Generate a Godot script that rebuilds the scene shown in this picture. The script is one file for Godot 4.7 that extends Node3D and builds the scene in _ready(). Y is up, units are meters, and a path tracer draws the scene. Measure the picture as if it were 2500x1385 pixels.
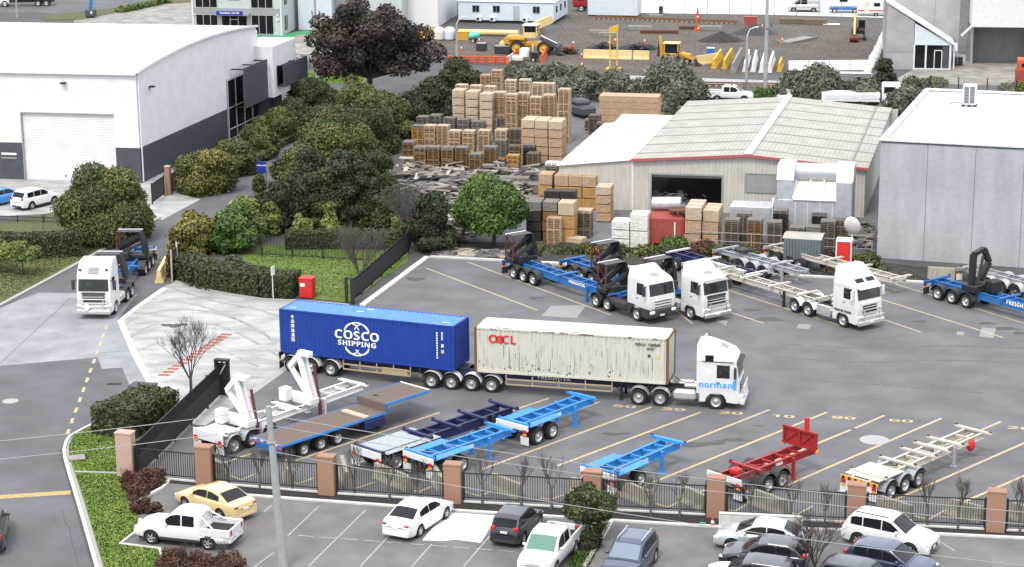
extends Node3D
# Container yard, timber yard and rail works seen from the air. Metres, y up.

class MB:
	# collects triangles for one mesh
	var v := PackedVector3Array()
	var n := PackedVector3Array()
	var c := PackedColorArray()
	var ix := PackedInt32Array()
	var T := Transform3D.IDENTITY
	var col = null
	func at(p: Vector3, yaw := 0.0, pitch := 0.0, roll := 0.0) -> MB:
		T = Transform3D(Basis.from_euler(Vector3(deg_to_rad(roll), deg_to_rad(yaw), deg_to_rad(pitch))), p)
		return self
	func push(p: Vector3, nn: Vector3) -> int:
		v.append(T * p)
		n.append((T.basis * nn).normalized())
		if col != null: c.append(col)
		return v.size() - 1
	func face(a: int, b: int, d: int) -> void:
		if (v[b] - v[a]).cross(v[d] - v[a]).dot(n[a] + n[b] + n[d]) > 0.0:
			ix.append(a); ix.append(d); ix.append(b)
		else:
			ix.append(a); ix.append(b); ix.append(d)
	func tri(a: Vector3, b: Vector3, d: Vector3, nn: Vector3) -> void:
		var i := push(a, nn); push(b, nn); push(d, nn)
		face(i, i + 1, i + 2)
	func quad(a: Vector3, b: Vector3, d: Vector3, e: Vector3, nn: Vector3) -> void:
		var i := push(a, nn); push(b, nn); push(d, nn); push(e, nn)
		face(i, i + 1, i + 2); face(i, i + 2, i + 3)
	func box(p: Vector3, s: Vector3, bev := 0.0) -> MB:
		var h := s * 0.5
		if bev <= 0.0:
			for k in 6:
				var a := k % 3
				var sg := 1.0 if k < 3 else -1.0
				var nn := Vector3.ZERO; nn[a] = sg
				var u := Vector3.ZERO; u[(a + 1) % 3] = h[(a + 1) % 3]
				var w := Vector3.ZERO; w[(a + 2) % 3] = h[(a + 2) % 3]
				var o := p + nn * h[a]
				quad(o - u - w, o + u - w, o + u + w, o - u + w, nn)
			return self
		var b := minf(bev, minf(h.x, minf(h.y, h.z)) * 0.95)
		var P := func(sx, sy, sz, a) -> Vector3:
			var q := Vector3(sx * (h.x - b), sy * (h.y - b), sz * (h.z - b))
			q[a] = [sx, sy, sz][a] * h[a]
			return p + q
		for a in 3:
			var a1 := (a + 1) % 3
			var a2 := (a + 2) % 3
			for sg in [-1.0, 1.0]:
				var nn := Vector3.ZERO; nn[a] = sg
				var pts := []
				for k in [[-1.0, -1.0], [1.0, -1.0], [1.0, 1.0], [-1.0, 1.0]]:
					var s3 := [0.0, 0.0, 0.0]
					s3[a] = sg; s3[a1] = k[0]; s3[a2] = k[1]
					pts.append(P.call(s3[0], s3[1], s3[2], a))
				quad(pts[0], pts[1], pts[2], pts[3], nn)
			for s1 in [-1.0, 1.0]:
				for s2 in [-1.0, 1.0]:
					var lo := [0.0, 0.0, 0.0]
					lo[a1] = s1; lo[a2] = s2
					var hi := lo.duplicate()
					lo[a] = -1.0; hi[a] = 1.0
					var nn := Vector3.ZERO; nn[a1] = s1; nn[a2] = s2
					quad(P.call(lo[0], lo[1], lo[2], a1), P.call(hi[0], hi[1], hi[2], a1), P.call(hi[0], hi[1], hi[2], a2), P.call(lo[0], lo[1], lo[2], a2), nn.normalized())
		for sx in [-1.0, 1.0]:
			for sy in [-1.0, 1.0]:
				for sz in [-1.0, 1.0]:
					tri(P.call(sx, sy, sz, 0), P.call(sx, sy, sz, 1), P.call(sx, sy, sz, 2), Vector3(sx, sy, sz).normalized())
		return self
	func bar(a: Vector3, b: Vector3, w: float, h: float, up := Vector3.UP) -> MB:
		# a box from a to b, w across and h high
		var d := (b - a).normalized()
		var s := d.cross(up)
		if s.length() < 0.01: s = d.cross(Vector3.RIGHT)
		s = s.normalized()
		var u := s.cross(d).normalized()
		var keep := T
		T = T * Transform3D(Basis(d, u, s), (a + b) * 0.5)
		box(Vector3.ZERO, Vector3(a.distance_to(b), h, w))
		T = keep
		return self
	func tube(a: Vector3, b: Vector3, r0: float, r1 := -1.0, seg := 10, caps := true) -> MB:
		if r1 < 0.0: r1 = r0
		var d := (b - a).normalized()
		var s := d.cross(Vector3.UP)
		if s.length() < 0.01: s = Vector3.RIGHT
		s = s.normalized()
		var u := s.cross(d)
		var i0 := v.size()
		for k in seg:
			var t := TAU * k / seg
			var o := s * cos(t) + u * sin(t)
			push(a + o * r0, o); push(b + o * r1, o)
		for k in seg:
			var p := i0 + k * 2
			var q := i0 + ((k + 1) % seg) * 2
			face(p, p + 1, q + 1); face(p, q + 1, q)
		if caps:
			for e in [[a, r0, -d], [b, r1, d]]:
				if e[1] < 0.001: continue
				var ci := push(e[0], e[2])
				for k in seg:
					var t := TAU * k / seg
					push(e[0] + (s * cos(t) + u * sin(t)) * e[1], e[2])
				for k in seg: face(ci, ci + 1 + k, ci + 1 + (k + 1) % seg)
		return self
	func path(pts: Array, r: float, seg := 8) -> MB:
		for k in pts.size() - 1: tube(pts[k], pts[k + 1], r, r, seg, k == 0 or k == pts.size() - 2)
		return self
	func grid(rows: Array, inside: Vector3, closed := false, skip := {}) -> MB:
		# rows of equally many points, smooth, turned away from the point inside
		var nr := rows.size()
		var nc: int = rows[0].size()
		var N := []
		for r in nr:
			var a := []
			a.resize(nc); a.fill(Vector3.ZERO); N.append(a)
		var m := nc if closed else nc - 1
		for r in nr - 1:
			for k in m:
				var k2 := (k + 1) % nc
				var f: Vector3 = (rows[r + 1][k] - rows[r][k]).cross(rows[r][k2] - rows[r][k]) + (rows[r + 1][k2] - rows[r][k2]).cross(rows[r + 1][k2] - rows[r + 1][k])
				N[r][k] += f; N[r + 1][k] += f; N[r][k2] += f; N[r + 1][k2] += f
		var s := 0.0
		for r in nr:
			for k in nc: s += N[r][k].dot(rows[r][k] - inside)
		var sg := 1.0 if s >= 0.0 else -1.0
		var i0 := v.size()
		for r in nr:
			for k in nc: push(rows[r][k], (N[r][k] * sg).normalized() if N[r][k].length() > 1e-9 else Vector3.UP)
		for r in nr - 1:
			for k in m:
				if skip.has(Vector2i(r, k)): continue
				var k2 := (k + 1) % nc
				var p := i0 + r * nc
				var q := p + nc
				face(p + k, q + k, q + k2); face(p + k, q + k2, p + k2)
		return self
	func lathe(prof: Array, axis: Vector3, o: Vector3, seg := 20) -> MB:
		# prof: Vector2(radius, along axis)
		var s := axis.cross(Vector3.UP)
		if s.length() < 0.01: s = Vector3.RIGHT
		s = s.normalized()
		var u := s.cross(axis).normalized()
		var rows := []
		for p in prof:
			var row := []
			for k in seg:
				var t := TAU * k / seg
				row.append(o + axis * p.y + (s * cos(t) + u * sin(t)) * p.x)
			rows.append(row)
		# orient by the profile: outside is to the right of its direction
		var i0 := v.size()
		for r in rows.size():
			var d: Vector2 = prof[mini(r + 1, prof.size() - 1)] - prof[maxi(r - 1, 0)]
			var nn := Vector2(d.y, -d.x).normalized()
			for k in seg:
				var t := TAU * k / seg
				push(rows[r][k], (s * cos(t) + u * sin(t)) * nn.x + axis * nn.y)
		for r in rows.size() - 1:
			for k in seg:
				var k2 := (k + 1) % seg
				var p := i0 + r * seg
				face(p + k, p + seg + k, p + seg + k2); face(p + k, p + seg + k2, p + k2)
		return self
	func ball(o: Vector3, r: Vector3, seg := 12, rings := 8) -> MB:
		var rows := []
		for j in rings + 1:
			var f := PI * j / rings
			var row := []
			for k in seg:
				var t := TAU * k / seg
				row.append(o + Vector3(sin(f) * cos(t) * r.x, cos(f) * r.y, sin(f) * sin(t) * r.z))
			rows.append(row)
		return grid(rows, o, true)
	func poly(pts: PackedVector2Array, y: float) -> MB:
		# a flat sheet facing up; pts are (x, z)
		var t := Geometry2D.triangulate_polygon(pts)
		var i0 := v.size()
		for p in pts: push(Vector3(p.x, y, p.y), Vector3.UP)
		for k in t.size() / 3: face(i0 + t[k * 3], i0 + t[k * 3 + 1], i0 + t[k * 3 + 2])
		return self
	func prism(pts: PackedVector2Array, z0: float, z1: float) -> MB:
		# polygon in x, y drawn out along z
		var t := Geometry2D.triangulate_polygon(pts)
		for z in [[z0, -1.0], [z1, 1.0]]:
			var i0 := v.size()
			for p in pts: push(Vector3(p.x, p.y, z[0]), Vector3(0, 0, z[1] * signf(z1 - z0)))
			for k in t.size() / 3: face(i0 + t[k * 3], i0 + t[k * 3 + 1], i0 + t[k * 3 + 2])
		var cw := 1.0 if Geometry2D.is_polygon_clockwise(pts) else -1.0
		for k in pts.size():
			var a := pts[k]
			var b := pts[(k + 1) % pts.size()]
			var nn := Vector3(a.y - b.y, b.x - a.x, 0) * cw
			if nn.length() < 1e-7: continue
			quad(Vector3(a.x, a.y, z0), Vector3(b.x, b.y, z0), Vector3(b.x, b.y, z1), Vector3(a.x, a.y, z1), nn.normalized())
		return self
	func slab(pts: PackedVector2Array, y0: float, y1: float) -> MB:
		# polygon in x, z drawn out upwards: kerbs, platforms
		poly(pts, y1)
		var cw := 1.0 if Geometry2D.is_polygon_clockwise(pts) else -1.0
		for k in pts.size():
			var a := pts[k]
			var b := pts[(k + 1) % pts.size()]
			var nn := Vector3(a.y - b.y, 0, b.x - a.x) * cw
			if nn.length() < 1e-7: continue
			quad(Vector3(a.x, y0, a.y), Vector3(b.x, y0, b.y), Vector3(b.x, y1, b.y), Vector3(a.x, y1, a.y), nn.normalized())
		return self
	func mesh() -> ArrayMesh:
		var a := []
		a.resize(Mesh.ARRAY_MAX)
		a[Mesh.ARRAY_VERTEX] = v; a[Mesh.ARRAY_NORMAL] = n; a[Mesh.ARRAY_INDEX] = ix
		if c.size() == v.size() and c.size() > 0: a[Mesh.ARRAY_COLOR] = c
		var m := ArrayMesh.new()
		m.add_surface_from_arrays(Mesh.PRIMITIVE_TRIANGLES, a)
		return m

var M := {}
var X := {}
var names := {}
var cache := {}

func V(x: float, y: float, z: float) -> Vector3: return Vector3(x, y, z)

# ---------- textures and materials ----------
func noise_tex(freq: float, lo: float, hi: float, octaves := 4, size := 256, seed_ := 1, gain := 0.5, power := 1.0, kind := FastNoiseLite.TYPE_SIMPLEX_SMOOTH) -> ImageTexture:
	# a grey tile that a material's colour is multiplied with
	var f := FastNoiseLite.new()
	f.seed = seed_; f.frequency = freq; f.noise_type = kind
	f.fractal_octaves = octaves; f.fractal_gain = gain
	var im := f.get_seamless_image(size, size)
	im.convert(Image.FORMAT_L8)
	var d := im.get_data()
	var lut := PackedByteArray()
	lut.resize(256)
	for k in 256: lut[k] = int(clampf(lerpf(lo, hi, pow(k / 255.0, power)), 0.0, 1.0) * 255.0)
	for k in d.size(): d[k] = lut[d[k]]
	return ImageTexture.create_from_image(Image.create_from_data(size, size, false, Image.FORMAT_L8, d))

func ramp_tex(freq: float, stops: Array, octaves := 4, size := 256, seed_ := 1, gain := 0.5) -> ImageTexture:
	# noise coloured through stops of [place, linear colour]
	var f := FastNoiseLite.new()
	f.seed = seed_; f.frequency = freq
	f.fractal_octaves = octaves; f.fractal_gain = gain
	var im := f.get_seamless_image(size, size)
	im.convert(Image.FORMAT_L8)
	var d := im.get_data()
	var g := Gradient.new()
	g.offsets = PackedFloat32Array(stops.map(func(s): return s[0]))
	g.colors = PackedColorArray(stops.map(func(s): return s[1].linear_to_srgb()))
	var lut := []
	for k in 256: lut.append(g.sample(k / 255.0))
	var o := PackedByteArray()
	o.resize(d.size() * 3)
	for k in d.size():
		var q: Color = lut[d[k]]
		o[k * 3] = q.r8; o[k * 3 + 1] = q.g8; o[k * 3 + 2] = q.b8
	return ImageTexture.create_from_image(Image.create_from_data(size, size, false, Image.FORMAT_RGB8, o))

func mat(key: String, r: float, g: float, b: float, rough := 0.8, metal := 0.0, tex: Texture2D = null, ts := Vector3.ONE * 0.2, world := true) -> StandardMaterial3D:
	# r, g, b are real-world reflectances (linear)
	var m := StandardMaterial3D.new()
	m.resource_name = key
	m.albedo_color = Color(r, g, b).linear_to_srgb()
	m.roughness = rough
	m.metallic = metal
	if tex:
		m.albedo_texture = tex
		m.uv1_triplanar = true
		m.uv1_world_triplanar = world
		m.uv1_scale = ts
	M[key] = m
	return m

# ---------- nodes ----------
func numbered(called: String) -> String:
	var k: int = names.get(called, -1) + 1
	names[called] = k
	return called if k == 0 else "%s_%03d" % [called, k]

func nth(k: int) -> String:
	return ["first", "second", "third", "fourth", "fifth", "sixth", "seventh", "eighth", "ninth", "tenth", "eleventh", "twelfth", "thirteenth", "fourteenth", "fifteenth", "sixteenth", "seventeenth", "eighteenth"][clampi(k, 0, 17)]

func tag(o: Node3D, label: String, category: String, group := "") -> Node3D:
	o.set_meta("label", label)
	o.set_meta("category", category)
	if group != "": o.set_meta("group", group)
	return o

func thing(called: String, label: String, category: String, at := Vector3.ZERO, yaw := 0.0, group := "") -> Node3D:
	var o := Node3D.new()
	o.name = numbered(called)
	add_child(o)
	o.position = at
	o.rotation_degrees.y = yaw
	return tag(o, label, category, group)

func part(parent: Node3D, called: String, mb, m, stuff := false) -> MeshInstance3D:
	var o := MeshInstance3D.new()
	o.mesh = mb.mesh() if mb is MB else mb
	o.material_override = M[m] if m is String else m
	o.name = called
	parent.add_child(o, true)
	if stuff: o.set_meta("kind", "stuff")
	return o

func solo(called: String, mb, m, label: String, category: String, group := "", at := Vector3.ZERO, yaw := 0.0) -> MeshInstance3D:
	var o := MeshInstance3D.new()
	o.mesh = mb.mesh() if mb is MB else mb
	o.material_override = M[m] if m is String else m
	o.name = numbered(called)
	add_child(o)
	o.position = at
	o.rotation_degrees.y = yaw
	tag(o, label, category, group)
	return o

func struct(called: String, mb: MB, m) -> MeshInstance3D:
	var o := MeshInstance3D.new()
	o.mesh = mb.mesh()
	o.material_override = M[m] if m is String else m
	o.name = numbered(called)
	add_child(o)
	o.set_meta("kind", "structure")
	return o

func copy(o: Node3D, called: String, label: String, at: Vector3, yaw := 0.0) -> Node3D:
	var d: Node3D = o.duplicate()
	d.name = numbered(called)
	add_child(d)
	d.position = at
	d.rotation_degrees.y = yaw
	d.set_meta("label", label)
	return d

func pv(a: Array) -> PackedVector2Array:
	var p := PackedVector2Array()
	for k in a.size() / 2: p.append(Vector2(a[k * 2], a[k * 2 + 1]))
	return p

func strip(mb: MB, a: Vector3, b: Vector3, w: float, y: float) -> void:
	# a painted line on the ground
	var d := (b - a).normalized()
	var s := Vector3(-d.z, 0, d.x) * w * 0.5
	var u := Vector3(0, y, 0)
	mb.quad(a - s + u, b - s + u, b + s + u, a + s + u, Vector3.UP)

func ribbon(pts: Array, w: float) -> PackedVector2Array:
	# a polygon w wide along a flat [x, z, ...] line, to the left of its direction
	var p := pv(pts)
	var outer := PackedVector2Array()
	for k in p.size():
		var d := (p[mini(k + 1, p.size() - 1)] - p[maxi(k - 1, 0)]).normalized()
		outer.append(p[k] + Vector2(d.y, -d.x) * w)
	outer.reverse()
	p.append_array(outer)
	return p

func letters(text: String, size: float, depth := 0.02, bold := true) -> Mesh:
	var t := TextMesh.new()
	var f := SystemFont.new()
	f.font_names = PackedStringArray(["Droid Sans"])
	if bold: f.font_weight = 700
	t.font = f
	t.text = text
	t.font_size = 64
	t.pixel_size = size / 46.0
	t.depth = depth
	t.curve_step = 2.0
	return t

func write(parent: Node3D, text: String, size: float, p: Vector3, yaw: float, m: String, wide := 1.0, bold := true, pitch := 0.0, depth := 0.02) -> MeshInstance3D:
	var o := part(parent, "lettering", letters(text, size, depth, bold), m)
	o.position = p
	o.rotation_degrees = Vector3(pitch, yaw, 0)
	o.scale.x = wide
	return o

func _ready() -> void:
	var cam := Camera3D.new()
	cam.name = "camera"
	add_child(cam)
	cam.position = V(0, 38.6, 130)
	cam.rotation_degrees = V(-14.553, 0, -0.516)
	cam.fov = 15.767
	cam.near = 1.0
	cam.far = 1500.0
	cam.current = true
	var env := Environment.new()
	var sky := Sky.new()
	var sm := ProceduralSkyMaterial.new()
	sm.sky_top_color = Color(0.9, 0.92, 0.95)
	sm.sky_horizon_color = Color(0.74, 0.765, 0.8)
	sm.sky_curve = 0.25
	sm.ground_bottom_color = Color(0.42, 0.42, 0.42)
	sm.ground_horizon_color = Color(0.7, 0.71, 0.72)
	sky.sky_material = sm
	env.background_mode = Environment.BG_SKY
	env.sky = sky
	env.tonemap_mode = Environment.TONE_MAPPER_LINEAR
	env.tonemap_exposure = 2.4
	env.sdfgi_enabled = true
	env.ssao_enabled = true
	env.ssil_enabled = true
	var we := WorldEnvironment.new()
	we.environment = env
	add_child(we)
	var sun := DirectionalLight3D.new()
	sun.name = "sun"
	add_child(sun)
	sun.rotation_degrees = V(-55, -22, 0)
	sun.light_energy = 0.38
	sun.light_angular_distance = 14.0
	sun.light_color = Color(1.0, 0.97, 0.93)
	sun.shadow_enabled = true
	textures()
	materials()
	ground()
	buildings()
	fences()
	plants()
	vehicles()
	timber_yard()
	works()
	street()

func textures() -> void:
	X.grain = noise_tex(0.12, 0.72, 1.0, 3, 256, 3)
	X.speck = noise_tex(0.35, 0.62, 1.0, 2, 256, 5, 0.6)
	X.blotch = noise_tex(0.012, 0.8, 1.0, 5, 512, 7, 0.55)
	X.soft = noise_tex(0.02, 0.86, 1.0, 4, 256, 9)
	X.faint = noise_tex(0.03, 0.93, 1.0, 4, 256, 15)
	X.dirt = noise_tex(0.03, 0.45, 1.0, 5, 512, 11, 0.6)
	X.wood = noise_tex(0.05, 0.66, 1.0, 4, 256, 13, 0.6)
	X.oil = noise_tex(0.016, 0.3, 1.0, 5, 512, 21, 0.55, 0.35)
	X.swirl = noise_tex(0.02, 0.7, 1.0, 4, 512, 23, 0.55, 0.7)

func rough_detail(key: String, tex: Texture2D, s: float) -> void:
	# a second, finer or coarser layer multiplied in
	var m: StandardMaterial3D = M[key]
	m.detail_enabled = true
	m.detail_blend_mode = BaseMaterial3D.BLEND_MODE_MUL
	m.detail_albedo = tex
	m.detail_uv_layer = BaseMaterial3D.DETAIL_UV_2
	m.uv2_triplanar = true
	m.uv2_world_triplanar = true
	m.uv2_scale = Vector3.ONE * s

func materials() -> void:
	var w := Vector3.ONE
	# ground
	mat("asphalt", 0.24, 0.236, 0.252, 0.9, 0, X.blotch, w * 0.035); rough_detail("asphalt", X.speck, 0.22)
	mat("road_asphalt", 0.2, 0.2, 0.216, 0.9, 0, X.blotch, w * 0.03); rough_detail("road_asphalt", X.speck, 0.25)
	mat("park_asphalt", 0.285, 0.27, 0.265, 0.9, 0, X.blotch, w * 0.05); rough_detail("park_asphalt", X.speck, 0.25)
	mat("lane_concrete", 0.42, 0.435, 0.46, 0.9, 0, X.blotch, w * 0.05); rough_detail("lane_concrete", X.grain, 0.3)
	mat("apron", 0.6, 0.59, 0.575, 0.85, 0, X.swirl, V(0.03, 0.05, 0.06)); rough_detail("apron", X.grain, 0.35)
	mat("kerb", 0.62, 0.61, 0.58, 0.9, 0, X.soft, w * 0.4)
	mat("gutter", 0.45, 0.44, 0.43, 0.9, 0, X.grain, w * 0.3)
	mat("soil", 0.115, 0.097, 0.082, 1, 0, X.dirt, w * 0.09); rough_detail("soil", X.speck, 0.5)
	mat("works_soil", 0.22, 0.18, 0.15, 1, 0, X.blotch, w * 0.025); rough_detail("works_soil", X.dirt, 0.11)
	mat("works_grey", 0.15, 0.148, 0.148, 1, 0, X.blotch, w * 0.03); rough_detail("works_grey", X.speck, 0.3)
	mat("mulch", 0.075, 0.056, 0.047, 1, 0, X.dirt, w * 0.4); rough_detail("mulch", X.speck, 1.0)
	mat("pale_ground", 0.6, 0.59, 0.57, 0.9, 0, X.soft, w * 0.05)
	mat("drive", 0.4, 0.365, 0.33, 0.9, 0, X.blotch, w * 0.07); rough_detail("drive", X.swirl, 0.03)
	mat("lawn_soil", 0.15, 0.235, 0.03, 1, 0, X.swirl, w * 0.12); rough_detail("lawn_soil", X.grain, 0.6)
	mat("verge", 0.16, 0.165, 0.065, 1, 0, X.blotch, w * 0.2); rough_detail("verge", X.speck, 0.8)
	mat("yellow_line", 0.75, 0.55, 0.22, 0.85, 0, X.dirt, w * 0.5)
	mat("cream_line", 0.85, 0.68, 0.4, 0.85, 0, X.dirt, w * 0.5)
	mat("white_line", 0.62, 0.61, 0.58, 0.85, 0, X.dirt, w * 0.6)
	mat("white_paint_ground", 0.86, 0.86, 0.85, 0.8, 0, X.soft, w * 0.3)
	mat("red_line", 0.6, 0.17, 0.1, 0.9, 0, X.dirt, w * 0.5)
	mat("oil", 0.075, 0.07, 0.07, 0.75, 0, X.soft, w * 0.5)
	mat("tyre_mark", 0.2, 0.196, 0.206, 0.85, 0, X.dirt, w * 0.35)
	mat("apron_mark", 0.5, 0.495, 0.49, 0.85, 0, X.dirt, w * 0.35)
	mat("patch", 0.34, 0.33, 0.32, 0.9, 0, X.grain, w * 0.4)
	# buildings
	mat("white_wall", 0.74, 0.74, 0.76, 0.6, 0, X.faint, w * 0.07)
	mat("white_roof", 0.72, 0.755, 0.79, 0.5, 0, X.faint, w * 0.05)
	mat("skylight", 0.6, 0.66, 0.68, 0.5, 0, X.soft, w * 0.1)
	mat("charcoal", 0.062, 0.069, 0.084, 0.6, 0, X.soft, w * 0.2)
	mat("black", 0.012, 0.012, 0.014, 0.5)
	mat("black_matt", 0.018, 0.018, 0.02, 0.85)
	mat("dark_glass", 0.012, 0.014, 0.018, 0.06).metallic_specular = 0.32
	mat("mid_grey", 0.3, 0.31, 0.31, 0.7, 0, X.soft, w * 0.1)
	mat("office_wall", 0.5, 0.54, 0.545, 0.7, 0, X.faint, w * 0.1)
	mat("office_band", 0.3, 0.315, 0.315, 0.7, 0, X.faint, w * 0.1)
	mat("pale_metal", 0.68, 0.69, 0.7, 0.45, 0.0, X.faint, w * 0.2)
	mat("steel_frame", 0.6, 0.6, 0.6, 0.4, 0.3)
	mat("shed_wall", 0.56, 0.53, 0.48, 0.6, 0, X.soft, V(0.5, 0.06, 0.5))
	mat("shed_roof", 0.4, 0.37, 0.33, 0.6, 0, X.soft, w * 0.1)
	mat("shed_roof_seam", 0.27, 0.26, 0.24, 0.7, 0, X.soft, w * 0.3)
	mat("lean_roof", 0.74, 0.7, 0.65, 0.6, 0, X.soft, w * 0.12)
	mat("red_trim", 0.36, 0.085, 0.085, 0.6)
	mat("panel_wall", 0.45, 0.475, 0.5, 0.8, 0, X.soft, V(0.12, 0.03, 0.12)); rough_detail("panel_wall", X.faint, 0.3)
	mat("tilt_wall", 0.38, 0.385, 0.375, 0.8, 0, X.soft, w * 0.08)
	mat("tilt_dark", 0.26, 0.265, 0.26, 0.7, 0, X.soft, w * 0.1)
	mat("galvanised", 0.56, 0.585, 0.62, 0.42, 0.35, X.soft, w * 0.3)
	mat("rust", 0.2, 0.085, 0.04, 0.9, 0, X.dirt, w * 0.6)
	mat("pale_blue", 0.6, 0.66, 0.72, 0.6, 0, X.faint, w * 0.2)
	mat("green_paint", 0.06, 0.3, 0.13, 0.8, 0, X.soft, w * 0.2)
	mat("pillar", 0.42, 0.235, 0.165, 0.9, 0, X.grain, w * 0.5)
	mat("pillar_pale", 0.62, 0.43, 0.36, 0.9, 0, X.grain, w * 0.5)
	mat("concrete", 0.42, 0.4, 0.37, 0.9, 0, X.blotch, w * 0.3); rough_detail("concrete", X.grain, 0.6)
	mat("barrier_old", 0.5, 0.46, 0.38, 0.9, 0, X.swirl, V(0.5, 0.12, 0.5)); rough_detail("barrier_old", X.grain, 0.6)
	mat("pole_concrete", 0.36, 0.365, 0.36, 0.85, 0, X.soft, w * 0.3)
	# timber
	mat("pine", 0.78, 0.53, 0.34, 0.85, 0, X.wood, V(0.5, 3.0, 0.5)); rough_detail("pine", X.soft, 0.35)
	mat("pine_pale", 0.86, 0.68, 0.5, 0.85, 0, X.wood, V(0.5, 3.0, 0.5)); rough_detail("pine_pale", X.soft, 0.35)
	mat("pine_gold", 0.74, 0.42, 0.15, 0.85, 0, X.wood, V(0.5, 3.0, 0.5)); rough_detail("pine_gold", X.soft, 0.35)
	mat("weathered", 0.48, 0.37, 0.28, 0.9, 0, X.wood, V(1.0, 3.0, 1.0)); rough_detail("weathered", X.dirt, 0.6)
	mat("weathered_gold", 0.62, 0.38, 0.17, 0.9, 0, X.wood, V(1.0, 3.0, 1.0)); rough_detail("weathered_gold", X.dirt, 0.6)
	mat("weathered_grey", 0.6, 0.54, 0.49, 0.9, 0, X.wood, V(1.0, 3.0, 1.0)); rough_detail("weathered_grey", X.dirt, 0.6)
	mat("dark_timber", 0.06, 0.055, 0.056, 0.9, 0, X.dirt, w * 0.8)
	mat("deck_timber", 0.2, 0.15, 0.12, 0.9, 0, X.wood, V(0.7, 0.7, 0.7))
	mat("wrap_white", 0.8, 0.77, 0.72, 0.6, 0, X.soft, w * 0.5)
	mat("bark", 0.1, 0.08, 0.065, 1, 0, X.grain, w * 1.0)
	mat("bark_grey", 0.16, 0.135, 0.125, 1, 0, X.grain, w * 1.0)
	# paint
	mat("truck_white", 0.68, 0.68, 0.685, 0.3, 0, X.faint, w * 0.4)
	mat("trailer_blue", 0.03, 0.16, 0.45, 0.5, 0, X.soft, w * 0.4)
	mat("sky_blue", 0.03, 0.25, 0.66, 0.45, 0, X.soft, w * 0.4)
	mat("dark_blue", 0.018, 0.022, 0.09, 0.5, 0, X.soft, w * 0.4)
	mat("trailer_red", 0.34, 0.018, 0.022, 0.5, 0, X.soft, w * 0.4)
	mat("bright_red", 0.55, 0.02, 0.02, 0.5, 0, X.faint, w * 0.5)
	mat("faded_red", 0.34, 0.06, 0.05, 0.7, 0, X.soft, w * 0.4)
	mat("maroon", 0.1, 0.012, 0.02, 0.5)
	mat("trailer_white", 0.62, 0.57, 0.5, 0.6, 0, X.swirl, w * 0.6)
	mat("trailer_grey", 0.36, 0.38, 0.41, 0.5, 0, X.soft, w * 0.5)
	mat("container_blue", 0.01, 0.055, 0.34, 0.45, 0, X.soft, w * 0.15); rough_detail("container_blue", X.faint, 0.5)
	mat("container_roof_blue", 0.07, 0.24, 0.66, 0.5, 0, X.blotch, w * 0.2)
	mat("rust_frame", 0.3, 0.15, 0.07, 0.9, 0, X.dirt, w * 0.7)
	mat("grey_shed", 0.13, 0.155, 0.175, 0.55, 0, X.soft, w * 0.3)
	mat("machine_yellow", 0.62, 0.34, 0.04, 0.5, 0, X.soft, w * 0.6)
	mat("pale_yellow", 0.72, 0.56, 0.27, 0.7, 0, X.soft, w * 0.5)
	mat("barrier_yellow", 0.7, 0.42, 0.03, 0.6, 0, X.soft, w * 0.5)
	mat("orange", 0.62, 0.1, 0.03, 0.6, 0, X.soft, w * 0.6)
	mat("teal", 0.12, 0.55, 0.47, 0.5)
	mat("plain_white", 0.68, 0.68, 0.68, 0.5)
	mat("ivory", 0.72, 0.69, 0.6, 0.6, 0, X.soft, w * 0.4)
	mat("sign_blue", 0.012, 0.02, 0.3, 0.5)
	mat("norman_blue", 0.06, 0.36, 0.8, 0.5)
	mat("letter_red", 0.6, 0.02, 0.015, 0.5)
	mat("letter_white", 0.82, 0.82, 0.82, 0.5)
	mat("letter_dark", 0.05, 0.05, 0.055, 0.6)
	mat("tyre", 0.024, 0.023, 0.024, 0.9, 0, X.grain, w * 1.5)
	mat("rim", 0.5, 0.5, 0.51, 0.35, 0.6)
	mat("rim_dark", 0.14, 0.14, 0.15, 0.5, 0.4)
	mat("rim_yellow", 0.6, 0.36, 0.05, 0.6)
	mat("chrome", 0.62, 0.62, 0.63, 0.25, 0.85)
	mat("alloy", 0.6, 0.6, 0.61, 0.4, 0.5, X.soft, w * 0.8)
	mat("head_lamp", 0.7, 0.72, 0.74, 0.12)
	mat("tail_red", 0.45, 0.02, 0.015, 0.25)
	mat("amber", 0.75, 0.3, 0.02, 0.3)
	mat("trim", 0.03, 0.03, 0.032, 0.7)
	mat("hi_vis", 0.45, 0.75, 0.06, 0.8)
	mat("hi_vis_green", 0.08, 0.6, 0.1, 0.8)
	mat("skin", 0.42, 0.26, 0.19, 0.6)
	mat("silver_rail", 0.55, 0.56, 0.58, 0.35, 0.6)
	mat("hydraulic_black", 0.02, 0.02, 0.022, 0.45, 0, X.soft, w * 1.0)
	mat("oxide_red", 0.13, 0.03, 0.03, 0.6, 0, X.soft, w * 1.0)
	mat("chassis_grey", 0.06, 0.06, 0.065, 0.7, 0, X.dirt, w * 0.8)
	mat("side_rail", 0.4, 0.32, 0.2, 0.7, 0, X.soft, w * 0.8)
	var gl := mat("cab_glass", 0.02, 0.025, 0.03, 0.05)
	gl.transparency = BaseMaterial3D.TRANSPARENCY_ALPHA
	gl.albedo_color.a = 0.62
	mat("teal_glass", 0.1, 0.2, 0.17, 0.06)
	mat("sky_glass", 0.16, 0.2, 0.25, 0.06)
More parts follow.
